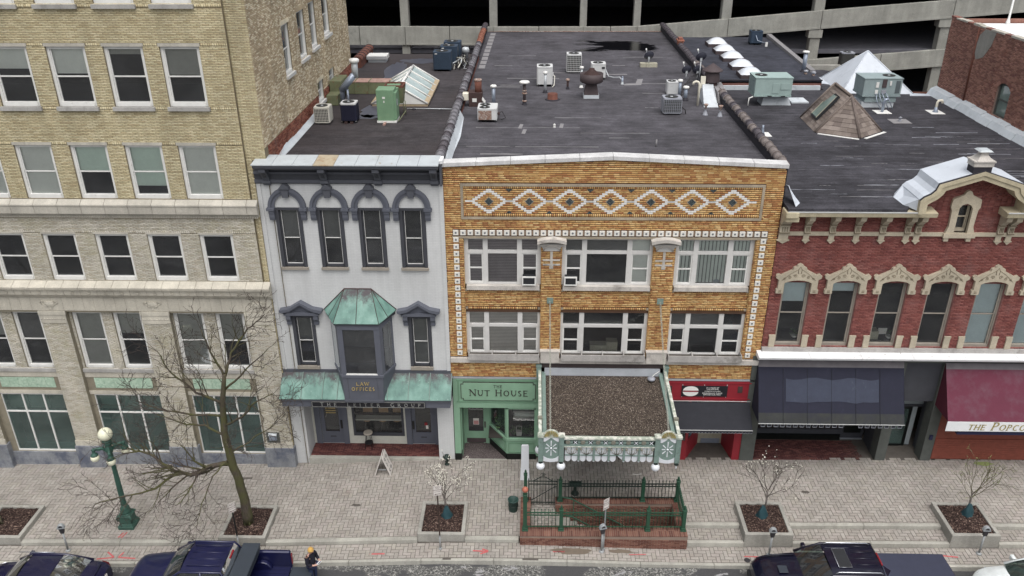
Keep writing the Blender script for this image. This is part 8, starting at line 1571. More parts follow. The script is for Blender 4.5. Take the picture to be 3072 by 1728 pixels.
t=thing('vent_pipe',(16.75,12.6,ZR),'grey bent pipe on a white pad under the grey unit','vent','roof vents');m=MB();m.tube([(16.75,12.6,ZR),(16.75,12.6,ZR+.5),(16.8,12.6,ZR+.6),(16.95,12.6,ZR+.62)],.07,8);m.build('pipe','steel',t);m=MB();m.box(16.4,17.1,12.25,12.95,ZR+.003,ZR+.015);m.build('pad','vent_white',t)
t=thing('vent_pipe',(16.93,10.9,ZR),'small dark capped pipe on a grey square patch','vent','roof vents');m=MB();m.lathe((16.93,10.9,ZR),[(.1,0),(.06,.05),(.05,.16),(.09,.18),(.02,.22)],10);m.build('pipe','ac_grey',t);m=MB();m.box(16.5,17.35,10.5,11.3,ZR+.003,ZR+.012);m.build('pad','patch_grey',t)
t=thing('vent_pipe',(10.05,8.6,ZR),'grey cone pipe on a white square pad on the red roof','vent','roof vents');m=MB();m.lathe((10.05,8.6,ZR),[(.13,0),(.09,.1),(.05,.3),(.05,.42)],10);m.build('pipe','steel',t);m=MB();m.box(9.75,10.4,8.25,8.95,ZR+.003,ZR+.015);m.build('pad','vent_white',t)
t=thing('roof_hatch',(13.0,15.2,ZR),'small white flat hatch cover behind the shingled lantern','hatch');m=MB();m.box(12.9,13.75,14.3,15.3,ZR,ZR+.06);m.build('cover','curb_white',t)
for cx_,cy_,rx_,ry_,sd in((-6.9,8.0,.55,1.1,3),(-7.3,16.5,.5,2.4,5),(-7.0,6.9,.5,.4,7),(-6.2,18.9,1.3,.7,9)):
 m=MB();m.poly([(x,y,ZW+.005)for x,y in blot(cx_,cy_,rx_,ry_,sd)]);m.build('damp_patch','roof_sheen',law)
 # ------------------------------------------------------------------ planters, trees, street furniture
TOPZ={}
for k,c in PLANT.items():
 right=c>5;zt_=g(c)+(.25 if right else .21);TOPZ[k]=zt_;y0,y1=-4.60,-2.82
 lab={'A':'concrete tree planter cut off at the left edge of the pavement','B':'concrete planter holding the large bare tree before the offices','C':'concrete planter with the white blossoming young tree','D':'concrete planter with the sparse young tree by the dark pickup','E':'weathered concrete planter at the far right'}[k]
 t=thing('tree_planter',(c,-3.7,g(c)-.1),lab,'planter','concrete tree planters');x0,x1=c-PX,c+PX;zb=low(c)-.05;w=.14
 m=MB()
 for a,b,p,q in((x0,x1,y0,y0+w),(x0,x1,y1-w,y1),(x0,x0+w,y0+w,y1-w),(x1-w,x1,y0+w,y1-w)):m.box(a,b,p,q,zb,zt_)
 m.build('kerb_wall','planter_concrete',t,bevel=.015)
 m=MB();n=12;V=[];rr=random.Random(int(c*7)+100)
 for i in range(n+1):
  for j in range(n+1):V.append((x0+w+(x1-x0-2*w)*i/n,y0+w+(y1-y0-2*w)*j/n,zt_-.07+rr.uniform(-.02,.03)+.03*math.sin(math.pi*i/n)*math.sin(math.pi*j/n)))
 m.add(V,[(i*(n+1)+j,(i+1)*(n+1)+j,(i+1)*(n+1)+j+1,i*(n+1)+j+1)for i in range(n)for j in range(n)]);m.build('mulch_bed','mulch',t)
 m=MB()
 for _ in range(520):
  x,y=rr.uniform(x0+w,x1-w),rr.uniform(y0+w,y1-w);a=rr.random()*3.14;L=rr.uniform(.015,.045);dx,dy=math.cos(a)*L,math.sin(a)*L;z=zt_-.04+rr.uniform(-.01,.03);m.quad((x-dx-dy*.3,y-dy+dx*.3,z),(x+dx-dy*.3,y+dy+dx*.3,z+rr.uniform(-.015,.015)),(x+dx+dy*.3,y+dy-dx*.3,z+.01),(x-dx+dy*.3,y-dy-dx*.3,z+.005))
 stuff(m.build('bark_chips','mulch',t))
def rnd_perp(d,ang,rr):
 a=d.orthogonal().normalized();b=d.cross(a);t=rr.random()*2*math.pi;return(d*math.cos(ang)+(a*math.cos(t)+b*math.sin(t))*math.sin(ang)).normalized()
class Tree:
 def __init__(s,seed):s.r=random.Random(seed);s.limb=MB();s.twig=MB();s.tips=[]
 def grow(s,p,d,L,r,lev,maxlev,up=.05,wob=.22,kids=2.6,spread=(.5,1.0),flat=1.0):
  rr=s.r;n=max(3,int(L/.16));pts=[p.copy()];rs=[r];dirs=[]
  for i in range(n):
   d=(d+Vector((rr.uniform(-wob,wob),rr.uniform(-wob,wob),rr.uniform(-wob,wob)+up))).normalized();p=p+d*(L/n);pts.append(p.copy());rs.append(r*(1-.72*(i+1)/n));dirs.append(d.copy())
  if r>.016:s.limb.tube(pts,rs,6 if r>.03 else 5)
  else:s.twig.tube(pts,[max(q,.0062)for q in rs],3,cap=False)
  s.tips.append(pts[-1]);s.tips.append(pts[len(pts)//2])
  if lev>=maxlev:return
  k=max(2,int(L*kids*(1+.25*lev)))
  for i in range(k):
   t=.22+.78*(i+rr.random())/k;j=min(int(t*n),n-1);nd=rnd_perp(dirs[j],rr.uniform(*spread),rr);nd=Vector((nd.x,nd.y*flat,nd.z)).normalized()
   s.grow(pts[j+1 if j+1<len(pts)else j],nd,L*rr.uniform(.32,.60)*(1.1-.35*t),max(rs[j]*rr.uniform(.45,.65),.004),lev+1,maxlev,up,wob,kids,spread,flat)
def big_tree(name,base,path,limbs,label,seed):
 t=thing(name,base,label,'tree','bare street trees');T=Tree(seed);tr=MB();pts=[Vector(p)for p,r in path];rs=[r for p,r in path]
 sm,sr=[],[]
 for i in range(len(pts)-1):
  for k in range(3):f=k/3;sm.append(pts[i].lerp(pts[i+1],f)+Vector((T.r.uniform(-.015,.015),T.r.uniform(-.015,.015),0)));sr.append(rs[i]+(rs[i+1]-rs[i])*f)
 sm.append(pts[-1]);sr.append(rs[-1]);tr.tube(sm,sr,12)
 for k in range(6):a=k*1.05;tr.tube([(pts[0].x+.10*math.cos(a),pts[0].y+.10*math.sin(a),pts[0].z+.25),(pts[0].x+.2*math.cos(a),pts[0].y+.2*math.sin(a),pts[0].z-.05)],[.06,.04],5)
 tr.build('trunk','bark',t)
 for lp,r,lev in limbs:
  P=[Vector(q)for q in lp];fine=[];fr=[]
  for i in range(len(P)-1):
   for k in range(4):f=k/4;fine.append(P[i].lerp(P[i+1],f)+Vector((T.r.uniform(-.03,.03),T.r.uniform(-.03,.03),T.r.uniform(-.03,.03))))
  fine.append(P[-1]);N=len(fine);fr=[r*(1-.7*i/(N-1))for i in range(N)];T.limb.tube(fine,fr,7)
  L=sum((P[i+1]-P[i]).length for i in range(len(P)-1))
  for i in range(2,N):
   for _ in range(2 if i>N*.4 else 1):
    if T.r.random()<.85:
     d=(fine[min(i+1,N-1)]-fine[i-1]).normalized();T.grow(fine[i].copy(),rnd_perp(d,T.r.uniform(.5,1.1),T.r),min(L,3.2)*T.r.uniform(.22,.46),max(fr[i]*.55,.010),1,3,.03,.24,4.4,(.45,1.05))
 T.limb.build('branches','bark',t);stuff(T.twig.build('twigs','twig',t));return t
bz=TOPZ['B']-.05
big_tree('locust_tree',(-10.52,-3.75,bz),[((-10.52,-3.75,bz),.20),((-10.52,-3.75,1.2),.17),((-10.56,-3.8,2.2),.155),((-10.70,-3.85,3.05),.15),((-10.74,-3.85,4.4),.12),((-10.60,-3.85,5.6),.095),((-10.38,-3.8,6.7),.065)],[([(-10.70,-3.85,3.0),(-11.3,-4.0,2.95),(-12.1,-4.1,2.62),(-12.7,-4.0,2.70),(-13.6,-3.8,3.25),(-14.4,-3.6,3.35)],.10,0),([(-12.6,-4.0,2.68),(-13.3,-4.5,2.3),(-14.3,-4.8,2.2),(-15.3,-5.0,2.0)],.05,0),([(-10.74,-3.85,4.2),(-11.5,-3.6,4.4),(-12.5,-3.3,4.3),(-13.4,-3.1,4.5)],.05,0),([(-10.72,-3.85,4.6),(-9.9,-4.2,5.2),(-9.3,-4.4,5.9),(-8.6,-4.4,6.3)],.05,0),([(-10.62,-3.85,5.5),(-11.3,-4.2,6.2),(-11.9,-4.4,7.1),(-12.2,-4.4,7.9)],.05,0),([(-10.38,-3.8,6.6),(-10.1,-3.6,7.4),(-9.5,-3.4,8.2),(-8.9,-3.3,8.7)],.05,0),([(-10.40,-3.8,6.6),(-10.7,-3.9,7.6),(-10.8,-4.0,8.5)],.045,0),([(-10.50,-3.8,6.0),(-9.6,-3.9,6.9),(-8.7,-4.0,7.8)],.045,0),([(-10.72,-3.85,4.0),(-10.3,-4.8,4.4),(-9.9,-5.4,4.9)],.04,0),([(-10.70,-3.85,3.4),(-10.1,-3.4,3.6),(-9.4,-3.1,4.0),(-8.8,-2.9,4.6)],.035,0),([(-10.7,-3.85,5.0),(-11.6,-4.2,5.3),(-12.4,-4.6,5.8),(-13.0,-4.8,6.2)],.045,0),([(-10.7,-3.85,3.2),(-11.1,-4.6,3.0),(-11.4,-5.2,2.3),(-11.5,-5.6,1.7)],.03,0),([(-10.60,-3.85,5.7),(-10.7,-2.9,6.3),(-10.9,-2.2,6.9)],.04,0)],'large bare mossy tree standing in front of the tan offices',21)
az=TOPZ['A']-.05
big_tree('locust_tree',(-20.05,-3.8,az),[((-20.05,-3.8,az),.16),((-20.25,-3.8,1.2),.13),((-20.6,-3.85,2.4),.12),((-20.8,-3.85,4.2),.10),((-20.9,-3.8,6.0),.06)],[([(-20.7,-3.85,3.2),(-20.3,-3.6,3.5),(-19.8,-3.4,3.5)],.035,0),([(-20.8,-3.85,4.4),(-20.4,-3.8,5.1),(-19.9,-3.8,5.4)],.04,0),([(-20.8,-3.85,4.0),(-21.8,-3.8,4.8),(-22.8,-3.6,5.2)],.05,0),([(-20.9,-3.8,5.9),(-21.2,-3.6,7.2),(-21.6,-3.6,8.2)],.05,0)],'bare tree mostly outside the left edge, trunk in the corner planter',33)
def young_tree(base,hgt,label,seed,bloom,bloom_n,twig='twig',spread=1.0,lean=(0,0),bark_='bark_young',bs=.03):
 t=thing('young_tree',base,label,'tree','young planted trees');T=Tree(seed);b=Vector(base);top=b+Vector((lean[0],lean[1],hgt*.40));m=MB();m.tube([b,b.lerp(top,.5)+Vector((.02,.01,0)),top],[.045,.036,.03],8);m.build('trunk',bark_,t)
 for k in range(7):
  a=k*2.4+T.r.random();st=b.lerp(top,.62+.38*k/6);d=Vector((math.cos(a)*spread*.75,math.sin(a)*spread*.75,.85+.3*T.r.random())).normalized();T.grow(st.copy(),d,hgt*T.r.uniform(.40,.60),.016,1,3,.04,.16,3.4,(.4,.8))
 T.limb.build('branches',bark_,t);stuff(T.twig.build('twigs',twig,t))
 if bloom:
  m=MB();rr=T.r
  for _ in range(bloom_n):
   p=rr.choice(T.tips)+Vector((rr.uniform(-.06,.06),rr.uniform(-.06,.06),rr.uniform(-.05,.05)))
   for q in range(3):
    a=rr.random()*6.28;u=Vector((math.cos(a),math.sin(a),rr.uniform(-.3,.6)))*bs*rr.uniform(.6,1.2);v=u.orthogonal().normalized()*bs*.5;m.quad(p-v,p+u*.5-v,p+u,p+u*.5+v)
  stuff(m.build('blossom' if bloom=='blossom' else 'buds',bloom,t))
 return t
young_tree((-3.18,-3.45,TOPZ['C']-.06),2.35,'young tree covered in white blossom beside a no-parking sign',51,'blossom',300,spread=.85)
young_tree((8.58,-3.45,TOPZ['D']-.06),2.75,'sparse young tree with a few white blossoms in the right planter',57,'blossom',75,spread=.75)
young_tree((16.0,-3.3,TOPZ['E']-.06),2.35,'young tree with greenish buds at the far right',63,'bud_green',170,twig='twig_green',spread=.9,bs=.022)
def water_bag(x,y,z,label,sd):
 m=MB();n=14;V=[];H=7;rr=random.Random(sd)
 for k in range(H+1):
  t_=k/H;r=.17*(1-t_)**.8+.05
  for i in range(n):a=2*math.pi*i/n;q=r*(1+.16*math.sin(3*a+k*.7)+rr.uniform(-.06,.06));V.append((x+q*math.cos(a),y+q*.8*math.sin(a),z+.50*t_+.02*math.sin(5*a)))
 m.add(V,[(k*n+i,k*n+(i+1)%n,(k+1)*n+(i+1)%n,(k+1)*n+i)for k in range(H)for i in range(n)],True);m.poly([V[H*n+i]for i in range(n)]);solo('watering_bag',m,'bag_teal',(x,y,z),label,'bag','tree watering bags')
water_bag(-3.10,-3.62,TOPZ['C']-.06,'teal watering bag at the foot of the white blossoming tree',1);water_bag(8.47,-3.60,TOPZ['D']-.06,'teal watering bag in the planter beside the dark pickup',2);water_bag(15.95,-3.45,TOPZ['E']-.06,'teal watering bag in the weathered planter at the far right',3)
# ---- cast-iron lamp standard with five globes
lx,ly,lz=-15.10,-3.70,g(-15.1);t=thing('street_lamp',(lx,ly,lz),'green cast-iron lamp post with a top globe and hanging globes','street lamp')
m=MB()
def sq(r0,z0,r1,z1):m.hexa([(lx-r0,ly-r0,lz+z0),(lx+r0,ly-r0,lz+z0),(lx+r0,ly+r0,lz+z0),(lx-r0,ly+r0,lz+z0),(lx-r1,ly-r1,lz+z1),(lx+r1,ly-r1,lz+z1),(lx+r1,ly+r1,lz+z1),(lx-r1,ly+r1,lz+z1)])
sq(.29,0,.29,.14);sq(.27,.14,.24,.22);sq(.22,.22,.21,.52);sq(.25,.52,.25,.58);sq(.22,.58,.18,.66);m.build('pedestal','lamp_green',t,bevel=.012)
m=MB();m.lathe((lx,ly,lz+.66),[(.20,0),(.19,.06),(.15,.12),(.17,.18),(.12,.26),(.105,.32)],16)
for s in(-1,1):m.tube([(lx+s*.20,ly-.2,lz+.62),(lx+s*.26,ly-.24,lz+.50),(lx+s*.24,ly-.22,lz+.36)],.04,6)
m.build('base_moulding','lamp_green',t)
m=MB();n=24;V=[];Hs=((.98,.105),(1.5,.10),(2.4,.085),(2.95,.075))
for z,r in Hs:
 for i in range(n):a=2*math.pi*i/n;q=r*(1.0 if i%2 else .86);V.append((lx+q*math.cos(a),ly+q*math.sin(a),lz+z))
m.add(V,[(k*n+i,k*n+(i+1)%n,(k+1)*n+(i+1)%n,(k+1)*n+i)for k in range(3)for i in range(n)]);m.build('fluted_shaft','lamp_green',t)
m=MB();m.lathe((lx,ly,lz+2.93),[(.08,0),(.12,.05),(.13,.10),(.09,.16),(.08,.40),(.12,.48),(.16,.58),(.12,.66),(.10,.80),(.15,.88),(.10,.92)],14);m.build('capital','lamp_green',t)
for k,a in enumerate((.5,2.07,3.64,5.21)):
 dx,dy=math.cos(a),math.sin(a);m=MB();m.tube([(lx+dx*.08,ly+dy*.08,lz+3.46),(lx+dx*.22,ly+dy*.22,lz+3.62),(lx+dx*.40,ly+dy*.40,lz+3.66),(lx+dx*.50,ly+dy*.50,lz+3.58)],[.05,.05,.045,.04],7);m.tube([(lx+dx*.14,ly+dy*.14,lz+3.70),(lx+dx*.30,ly+dy*.30,lz+3.56),(lx+dx*.42,ly+dy*.42,lz+3.60)],.03,6);m.lathe((lx+dx*.50,ly+dy*.50,lz+3.40),[(.13,0),(.12,.05),(.06,.10),(.05,.2),(.07,.24),(.02,.30)],12);arm=m.build('arm','lamp_green',t)
 m=MB();m.sphere((lx+dx*.50,ly+dy*.50,lz+3.30),.155,18,12);m.build('hanging_globe','globe',arm)
m=MB();m.lathe((lx,ly,lz+3.82),[(.10,0),(.17,.06),(.15,.12)],14);m.build('globe_cup','lamp_green',t);m=MB();m.sphere((lx,ly,lz+4.16),.245,24,16);m.build('top_globe','globe',t)
# ---- sunken stair with brick walls and iron railing
st=thing('basement_stairwell',(2.6,-3.7,.35),'sunken basement stair with red brick walls beneath the canopy','stairwell')
sx0,sx1,sy0,sy1=-.38,5.58,-4.76,-2.68;ST=lambda x:.63+.014*(x+.4)
def sbox(name,mat,*b,parent=st):m=MB();m.box(*b);return m.build(name,mat,parent)
def wallz(name,x0,x1,y0,y1,zb,mat='stair_mortar'):
 m=MB();m.hexa([(x0,y0,zb),(x1,y0,zb),(x1,y1,zb),(x0,y1,zb),(x0,y0,ST(x0)),(x1,y0,ST(x1)),(x1,y1,ST(x1)),(x0,y1,ST(x0))]);return m.build(name,mat,st)
PITX,PY0,PY1=.92,-4.24,-3.06
wallz('front_wall',sx0,sx1,sy0,PY0,-2.6);wallz('back_wall',PITX,sx1,PY1,sy1,-2.6);wallz('end_wall',5.27,sx1,PY0,PY1,-2.6);wallz('left_wall',sx0,.0,PY0,sy1,-.2)
sbox('landing','paver_bed',.0,PITX,PY0,sy1,-.2,g(.4)-.005);brick_wall(st,'paver',(0,0,g(.4)-.005),XA,YA,(.0,PITX,PY0,sy1),[],.15,.30,.012,seed=3,pick=0,name='landing_paver',jit=.002)
for k in range(11):
 x=PITX+k*.27;z=g(.4)-.17*(k+1);m=MB();m.box(x,x+.30,PY0,PY1,z-.4,z);m.build('stair_tread','planter_concrete',st)
sbox('pit_floor','tar',PITX+3.0,5.27,PY0,PY1,-2.7,-1.7)
brick_wall(st,'stair_brick',(0,sy0,0),XA,ZA,(sx0,sx1,.05,.53),[],.06,.20,.010,seed=5,pick=300)
brick_wall(st,'stair_brick',(0,PY1,0),XA,ZA,(PITX,5.27,-1.7,.60),[],.06,.20,.010,seed=6,pick=0);brick_wall(st,'stair_brick',(5.27,0,0),(0,-1,0),ZA,(-PY1,-PY0,-1.7,.60),[],.06,.20,.010,seed=7,pick=0)
for nm,(x0,x1,y0,y1)in(('f',(sx0,sx1,sy0-.01,PY0+.0)),('b',(PITX,sx1,PY1,sy1))):
 n=int((x1-x0)/.072);o=None
 if True:
  m=MB();d=(y1-y0)
  for i in range(n):
   for a,b in((y0,y0+d*.495),(y0+d*.505,y1)):
    x=x0+(x1-x0)*i/n;m.hexa([(x+.004,a,ST(x)-.02),(x+.064,a,ST(x)-.02),(x+.064,b,ST(x)-.02),(x+.004,b,ST(x)-.02),(x+.004,a,ST(x)+.012),(x+.064,a,ST(x)+.012),(x+.064,b,ST(x)+.012),(x+.004,b,ST(x)+.012)])
  stuff(m.build('cap_bricks','stair_brick',st))
for(x0,x1,y0,y1)in((sx0,.0,PY0,sy1),(5.27,sx1,PY0,PY1)):
 m=MB();n=int((y1-y0)/.072)
 for i in range(n):y=y0+(y1-y0)*i/n;m.box(x0,x1,y+.004,y+.064,ST(x0)-.02,ST(x0)+.012)
 stuff(m.build('cap_bricks','stair_brick',st))
rl=thing('iron_railing',(2.6,-3.7,.66),'green iron railing with pickets and posts round the basement stair','railing')
def post(x,y,z0,h,ball=None,w=.065):
 m=MB();m.box(x-w*1.6,x+w*1.6,y-w*1.6,y+w*1.6,z0,z0+.05);m.box(x-w*1.25,x+w*1.25,y-w*1.25,y+w*1.25,z0+.05,z0+.14);m.box(x-w,x+w,y-w,y+w,z0+.14,z0+h-.12);m.box(x-w*1.2,x+w*1.2,y-w*1.2,y+w*1.2,z0+h-.14,z0+h-.10);p=m.build('post','iron_green',rl,bevel=.006);m=MB();m.lathe((x,y,z0+h-.10),[(.05,0),(.06,.03),(.03,.06),(.045,.10),(.03,.15),(.008,.19)],10);m.build('finial','iron_green',p)
 if ball:m=MB();m.sphere((x,y,z0+h+.10),.11,14,10);m.build('ball','red_ball',p)
PI=None
def run(p0,p1,zf,n,dark=False):
 global PI
 p0,p1=Vector((*p0,0)),Vector((*p1,0));d=(p1-p0);L=d.length;d=d/L;nn=Vector((-d.y,d.x,0));mt='iron_dark' if dark else 'iron_green'
 for z0,h in((.14,.03),(.66,.025),(.78,.03)):
  m=MB();a,b=p0,p1;za,zb=zf(a.x)+z0,zf(b.x)+z0;e=nn*.018;m.hexa([(a.x-e.x,a.y-e.y,za),(b.x-e.x,b.y-e.y,zb),(b.x+e.x,b.y+e.y,zb),(a.x+e.x,a.y+e.y,za),(a.x-e.x,a.y-e.y,za+h),(b.x-e.x,b.y-e.y,zb+h),(b.x+e.x,b.y+e.y,zb+h),(a.x+e.x,a.y+e.y,za+h)]);m.build('rail',mt,rl)
 k=int(L/.115)
 for i in range(1,k):
  q=p0+d*(L*i/k);loc=(q.x-2.6,q.y+3.7,zf(q.x)-.66)
  key='d' if dark else 'g'
  if key not in PICK:m=MB();m.cyl((0,0,.08),(0,0,.92),.0105,n=6);m.lathe((0,0,.90),[(.012,0),(.018,.03),(.003,.08)],6);PICK[key]=m.build('picket',mt,rl,local=True);PICK[key].location=loc
  else:cp(PICK[key],rl,loc)
 m=MB()
 for i in range(k):
  q=p0+d*(L*(i+.5)/k);z=zf(q.x)+.735;m.tube([(q.x+d.x*.042*math.cos(t_),q.y+d.y*.042*math.cos(t_),z+.042*math.sin(t_))for t_ in[j*math.pi/4 for j in range(9)]],.007,3,cap=False)
 stuff(m.build('ring_frieze',mt,rl))
PICK={}
FY,BY_=-4.45,-2.88
for x in(1.09,4.18,5.45):post(x,FY,ST(x),1.04)
for x in(1.10,4.18,5.46):post(x,BY_,ST(x),1.06)
post(-.20,FY,ST(-.2),1.72,ball=True,w=.07);post(-.20,BY_,ST(-.2),1.36,w=.06)
run((-.13,FY),(1.02,FY),ST,0);run((1.16,FY),(4.11,FY),ST,0);run((4.25,FY),(5.39,FY),ST,0);run((1.17,BY_),(4.11,BY_),ST,0,True);run((4.25,BY_),(5.39,BY_),ST,0,True);run((5.46,FY+.07),(5.46,BY_-.07),ST,0)
gt=thing('iron_gate',(.45,BY_,.4),'black iron gate with arched scroll top at the stair entrance','gate')
gx0,gx1,gz=-.10,1.0,.42
for z0 in(.12,.98,1.12):m=MB();m.box(gx0,gx1,BY_-.015,BY_+.015,gz+z0,gz+z0+.028);m.build('rail','iron_dark',gt)
for x in(gx0,gx1-.03):m=MB();m.box(x,x+.03,BY_-.015,BY_+.015,gz+.05,gz+1.25);m.build('stile','iron_dark',gt)
for i in range(1,10):x=gx0+(gx1-gx0)*i/10;m=MB();m.cyl((x,BY_,gz+.05),(x,BY_,gz+1.22+.14*math.sin(math.pi*i/10)**2),.010,n=5);m.build('picket','iron_dark',gt)
m=MB();m.tube([(gx0+(gx1-gx0)*i/14,BY_,gz+1.12+.22*math.sin(math.pi*i/14)**3)for i in range(15)],.016,5);m.build('arched_rail','iron_dark',gt);m=MB();m.tube([(gx0+.03,BY_,gz+.16),(gx1-.06,BY_,gz+.92)],.014,5);m.build('brace','iron_dark',gt)
m=MB()
for s in(-1,1):
 m.tube([((gx0+gx1)/2+s*(.03+.07*(1-k/12)*math.cos(k*.6)),BY_,gz+1.43+.07*(1-k/12)*math.sin(k*.6))for k in range(12)],.009,4)
for cx_,cz_ in((gx1-.1,.86),(gx0+.1,.24)):m.tube([(cx_+.06*(1-k/12)*math.cos(k*.6),BY_,gz+cz_+.06*(1-k/12)*math.sin(k*.6))for k in range(12)],.009,4)
m.cyl(((gx0+gx1)/2,BY_,gz+1.3),((gx0+gx1)/2,BY_,gz+1.58),.009,n=5);m.build('scrollwork','iron_dark',gt)
hr_=thing('stair_handrail',(2.3,-3.4,.6),'green sloping handrail running down the basement stair','handrail')
for y in(PY1-.10,PY0+.10):
 m=MB();m.tube([(1.15,y,1.05),(1.5,y,.98),(3.6,y,-.35),(3.9,y,-.42)],.028,6);m.build('rail','iron_green',hr_)
 for x,z in((1.6,.92),(2.6,.28),(3.5,-.28)):m=MB();m.cyl((x,y,z),(x,y,z-.85),.018,n=6);m.build('baluster','iron_green',hr_)
 # ---- small furniture
bx_,by_=-.66,-3.08;zb=g(bx_);t=thing('litter_bin',(bx_,by_,zb),'dark green round litter bin left of the brick stair wall','bin');m=MB();m.lathe((bx_,by_,zb),[(.15,0),(.165,.02),(.185,.46),(.205,.47),(.205,.52),(.17,.52),(.16,.40),(.07,.36),(.07,.30),(.01,.30)],20);m.build('body','bin_green',t);m=MB();m.lathe((bx_,by_,zb+.24),[(.185,0),(.19,.02),(.18,.04)],20);m.build('band','iron_dark',t)
t=thing('folded_white_sign',(-.24,-1.25,g(-.2)),'tall narrow white plastic sign board standing behind the gate post','sign');m=MB();zz=g(-.2);m.prism([(-.40,-1.30,zz+.40),(-.08,-1.30,zz+.40),(-.09,-1.22,zz+1.55),(-.12,-1.22,zz+1.60),(-.35,-1.22,zz+1.60),(-.38,-1.22,zz+1.55)],(0,.07,0));m.build('panel','plastic_white',t,bevel=.01);m=MB();m.prism([(-.43,-1.36,zz),(-.05,-1.36,zz),(-.07,-1.30,zz+.42),(-.41,-1.30,zz+.42)],(0,.2,0));m.build('base','plastic_white',t,bevel=.01)
fx,fy=1.70,-2.12;zf_=g(1.7);t=thing('drinking_fountain',(fx,fy,zf_),'dark iron pedestal drinking fountain behind the back railing','fountain');m=MB();m.lathe((fx,fy,zf_),[(.16,0),(.15,.03),(.07,.07),(.06,.36),(.08,.40)],12);m.build('pedestal','iron_dark',t);m=MB();m.box(fx-.23,fx+.23,fy-.12,fy+.12,zf_+.40,zf_+.52);m.build('basin','iron_dark',t,bevel=.02)
hx,hy=-3.42,-.34;zh=g(hx);t=thing('iron_standpipe',(hx,hy,zh),'small black iron standpipe with umbrella cap by the white pier','standpipe');m=MB();m.lathe((hx,hy,zh),[(.10,0),(.09,.04),(.05,.06),(.05,.14),(.08,.16),(.07,.20),(.05,.22),(.045,.38)],10);m.build('stem','iron_dark',t);m=MB();m.lathe((hx,hy,zh+.36),[(.17,0),(.16,.03),(.10,.09),(.03,.14),(.01,.15)],12);m.build('cap','iron_dark',t)
zA=g(-5.95);t=thing('a_frame_sign',(-5.95,-.65,zA),'white folding A-frame sign board before the red brick porch','sign')
for s in(-1,1):
 m=MB();a=[(-5.95+s*.30,-.98,zA),(-5.95+s*.30,-.36,zA),(-5.95+s*.015,-.36,zA+.86),(-5.95+s*.015,-.98,zA+.86)];m.prism(a,(s*.02,0,.006));p=m.build('panel','sign_white',t)
 if s>0:
  U_=Vector((0,1,0));V_=(Vector(a[3])-Vector(a[0])).normalized();N_=Vector((.95,0,.32)).normalized();O_=Vector(a[0])+N_*.024
  def mark(u0,v0,u1,v1):m.prism([O_+U_*u0+V_*v0,O_+U_*u1+V_*v0,O_+U_*u1+V_*v1,O_+U_*u0+V_*v1],N_*.002)
  m=MB()
  for v in(.70,.16):
   m.tube([O_+U_*(.20+.07*math.cos(k))+V_*(v+.05*math.sin(k))for k in[.9+.44*j for j in range(11)]],.011,4);m.tube([O_+U_*(.42+.07*math.cos(k))+V_*(v+.05*math.sin(k))for k in[.52*j for j in range(13)]],.011,4)
  mark(.14,.36,.17,.56);mark(.40,.34,.43,.56);mark(.20,.46,.23,.48);m.build('lettering','ink',p)
m=MB();m.box(-6.1,-5.8,-.97,-.95,zA+.28,zA+.30);m.build('spreader','galvanised',t)
def no_parking(x,y,zs,h,label,pole,s_bot,w=.30,hh=.42,rot=0.0):
 t=thing('no_parking_sign',(x,y,zs),label,'sign','no-parking signs',rotz=rot);L=lambda m_,nm,mt,par=t:m_.build(nm,mt,par,local=True)
 m=MB();m.box(-.022,.022,-.010,.010,.55,h);m.box(-.022,-.012,-.02,.012,.55,h);m.box(.012,.022,-.02,.012,.55,h);L(m,'post',pole);m=MB();m.cyl((0,.005,0),(0,.005,.62),.03,n=8);m.lathe((0,.005,0),[(.07,0),(.05,.03),(.035,.05)],10);L(m,'post_sleeve','pole_steel')
 m=MB();m.box(-w/2,w/2,-.034,-.024,h-hh+.04,h+.04);p=L(m,'plate','sign_white');m=MB();z=h+.04
 for a,b,c,d in((-w/2+.012,w/2-.012,.012,.020),(-w/2+.012,w/2-.012,hh-.020,hh-.012),(-w/2+.012,-w/2+.02,.012,hh-.012),(w/2-.02,w/2-.012,.012,hh-.012)):m.box(a,b,-.037,-.034,z-d,z-c)
 L(m,'border','sign_ink',p)
 for s_,dz,sz in(('NO',.08,.10),('PARKING',.175,.075),('ANYTIME',.25,.05)):
  o=text(None,s_,(0,0,0),sz,'sign_ink',ext=.001);o.parent=p;o.location=(0,-.0365,z-dz)
 m=MB();m.prism([(-.11,-.037,z-hh+.07),(-.05,-.037,z-hh+.04),(-.05,-.037,z-hh+.06),(.11,-.037,z-hh+.06),(.11,-.037,z-hh+.08),(-.05,-.037,z-hh+.08),(-.05,-.037,z-hh+.10)],(0,.002,0));L(m,'arrow','sign_ink',p)
no_parking(-3.22,-4.97,low(-3.22),2.82,'white no-parking sign on a brown pole before the blossoming tree','pole_brown',0,rot=.25);no_parking(2.60,-4.86,low(2.6),2.26,'white no-parking sign beside the meter at the brick stair','pole_steel',0,w=.26,hh=.46,rot=.65);no_parking(-10.57,-4.80,low(-10.57),2.10,'white no-parking sign leaning before the large bare tree','black_metal',0,w=.26,hh=.42,rot=.75)
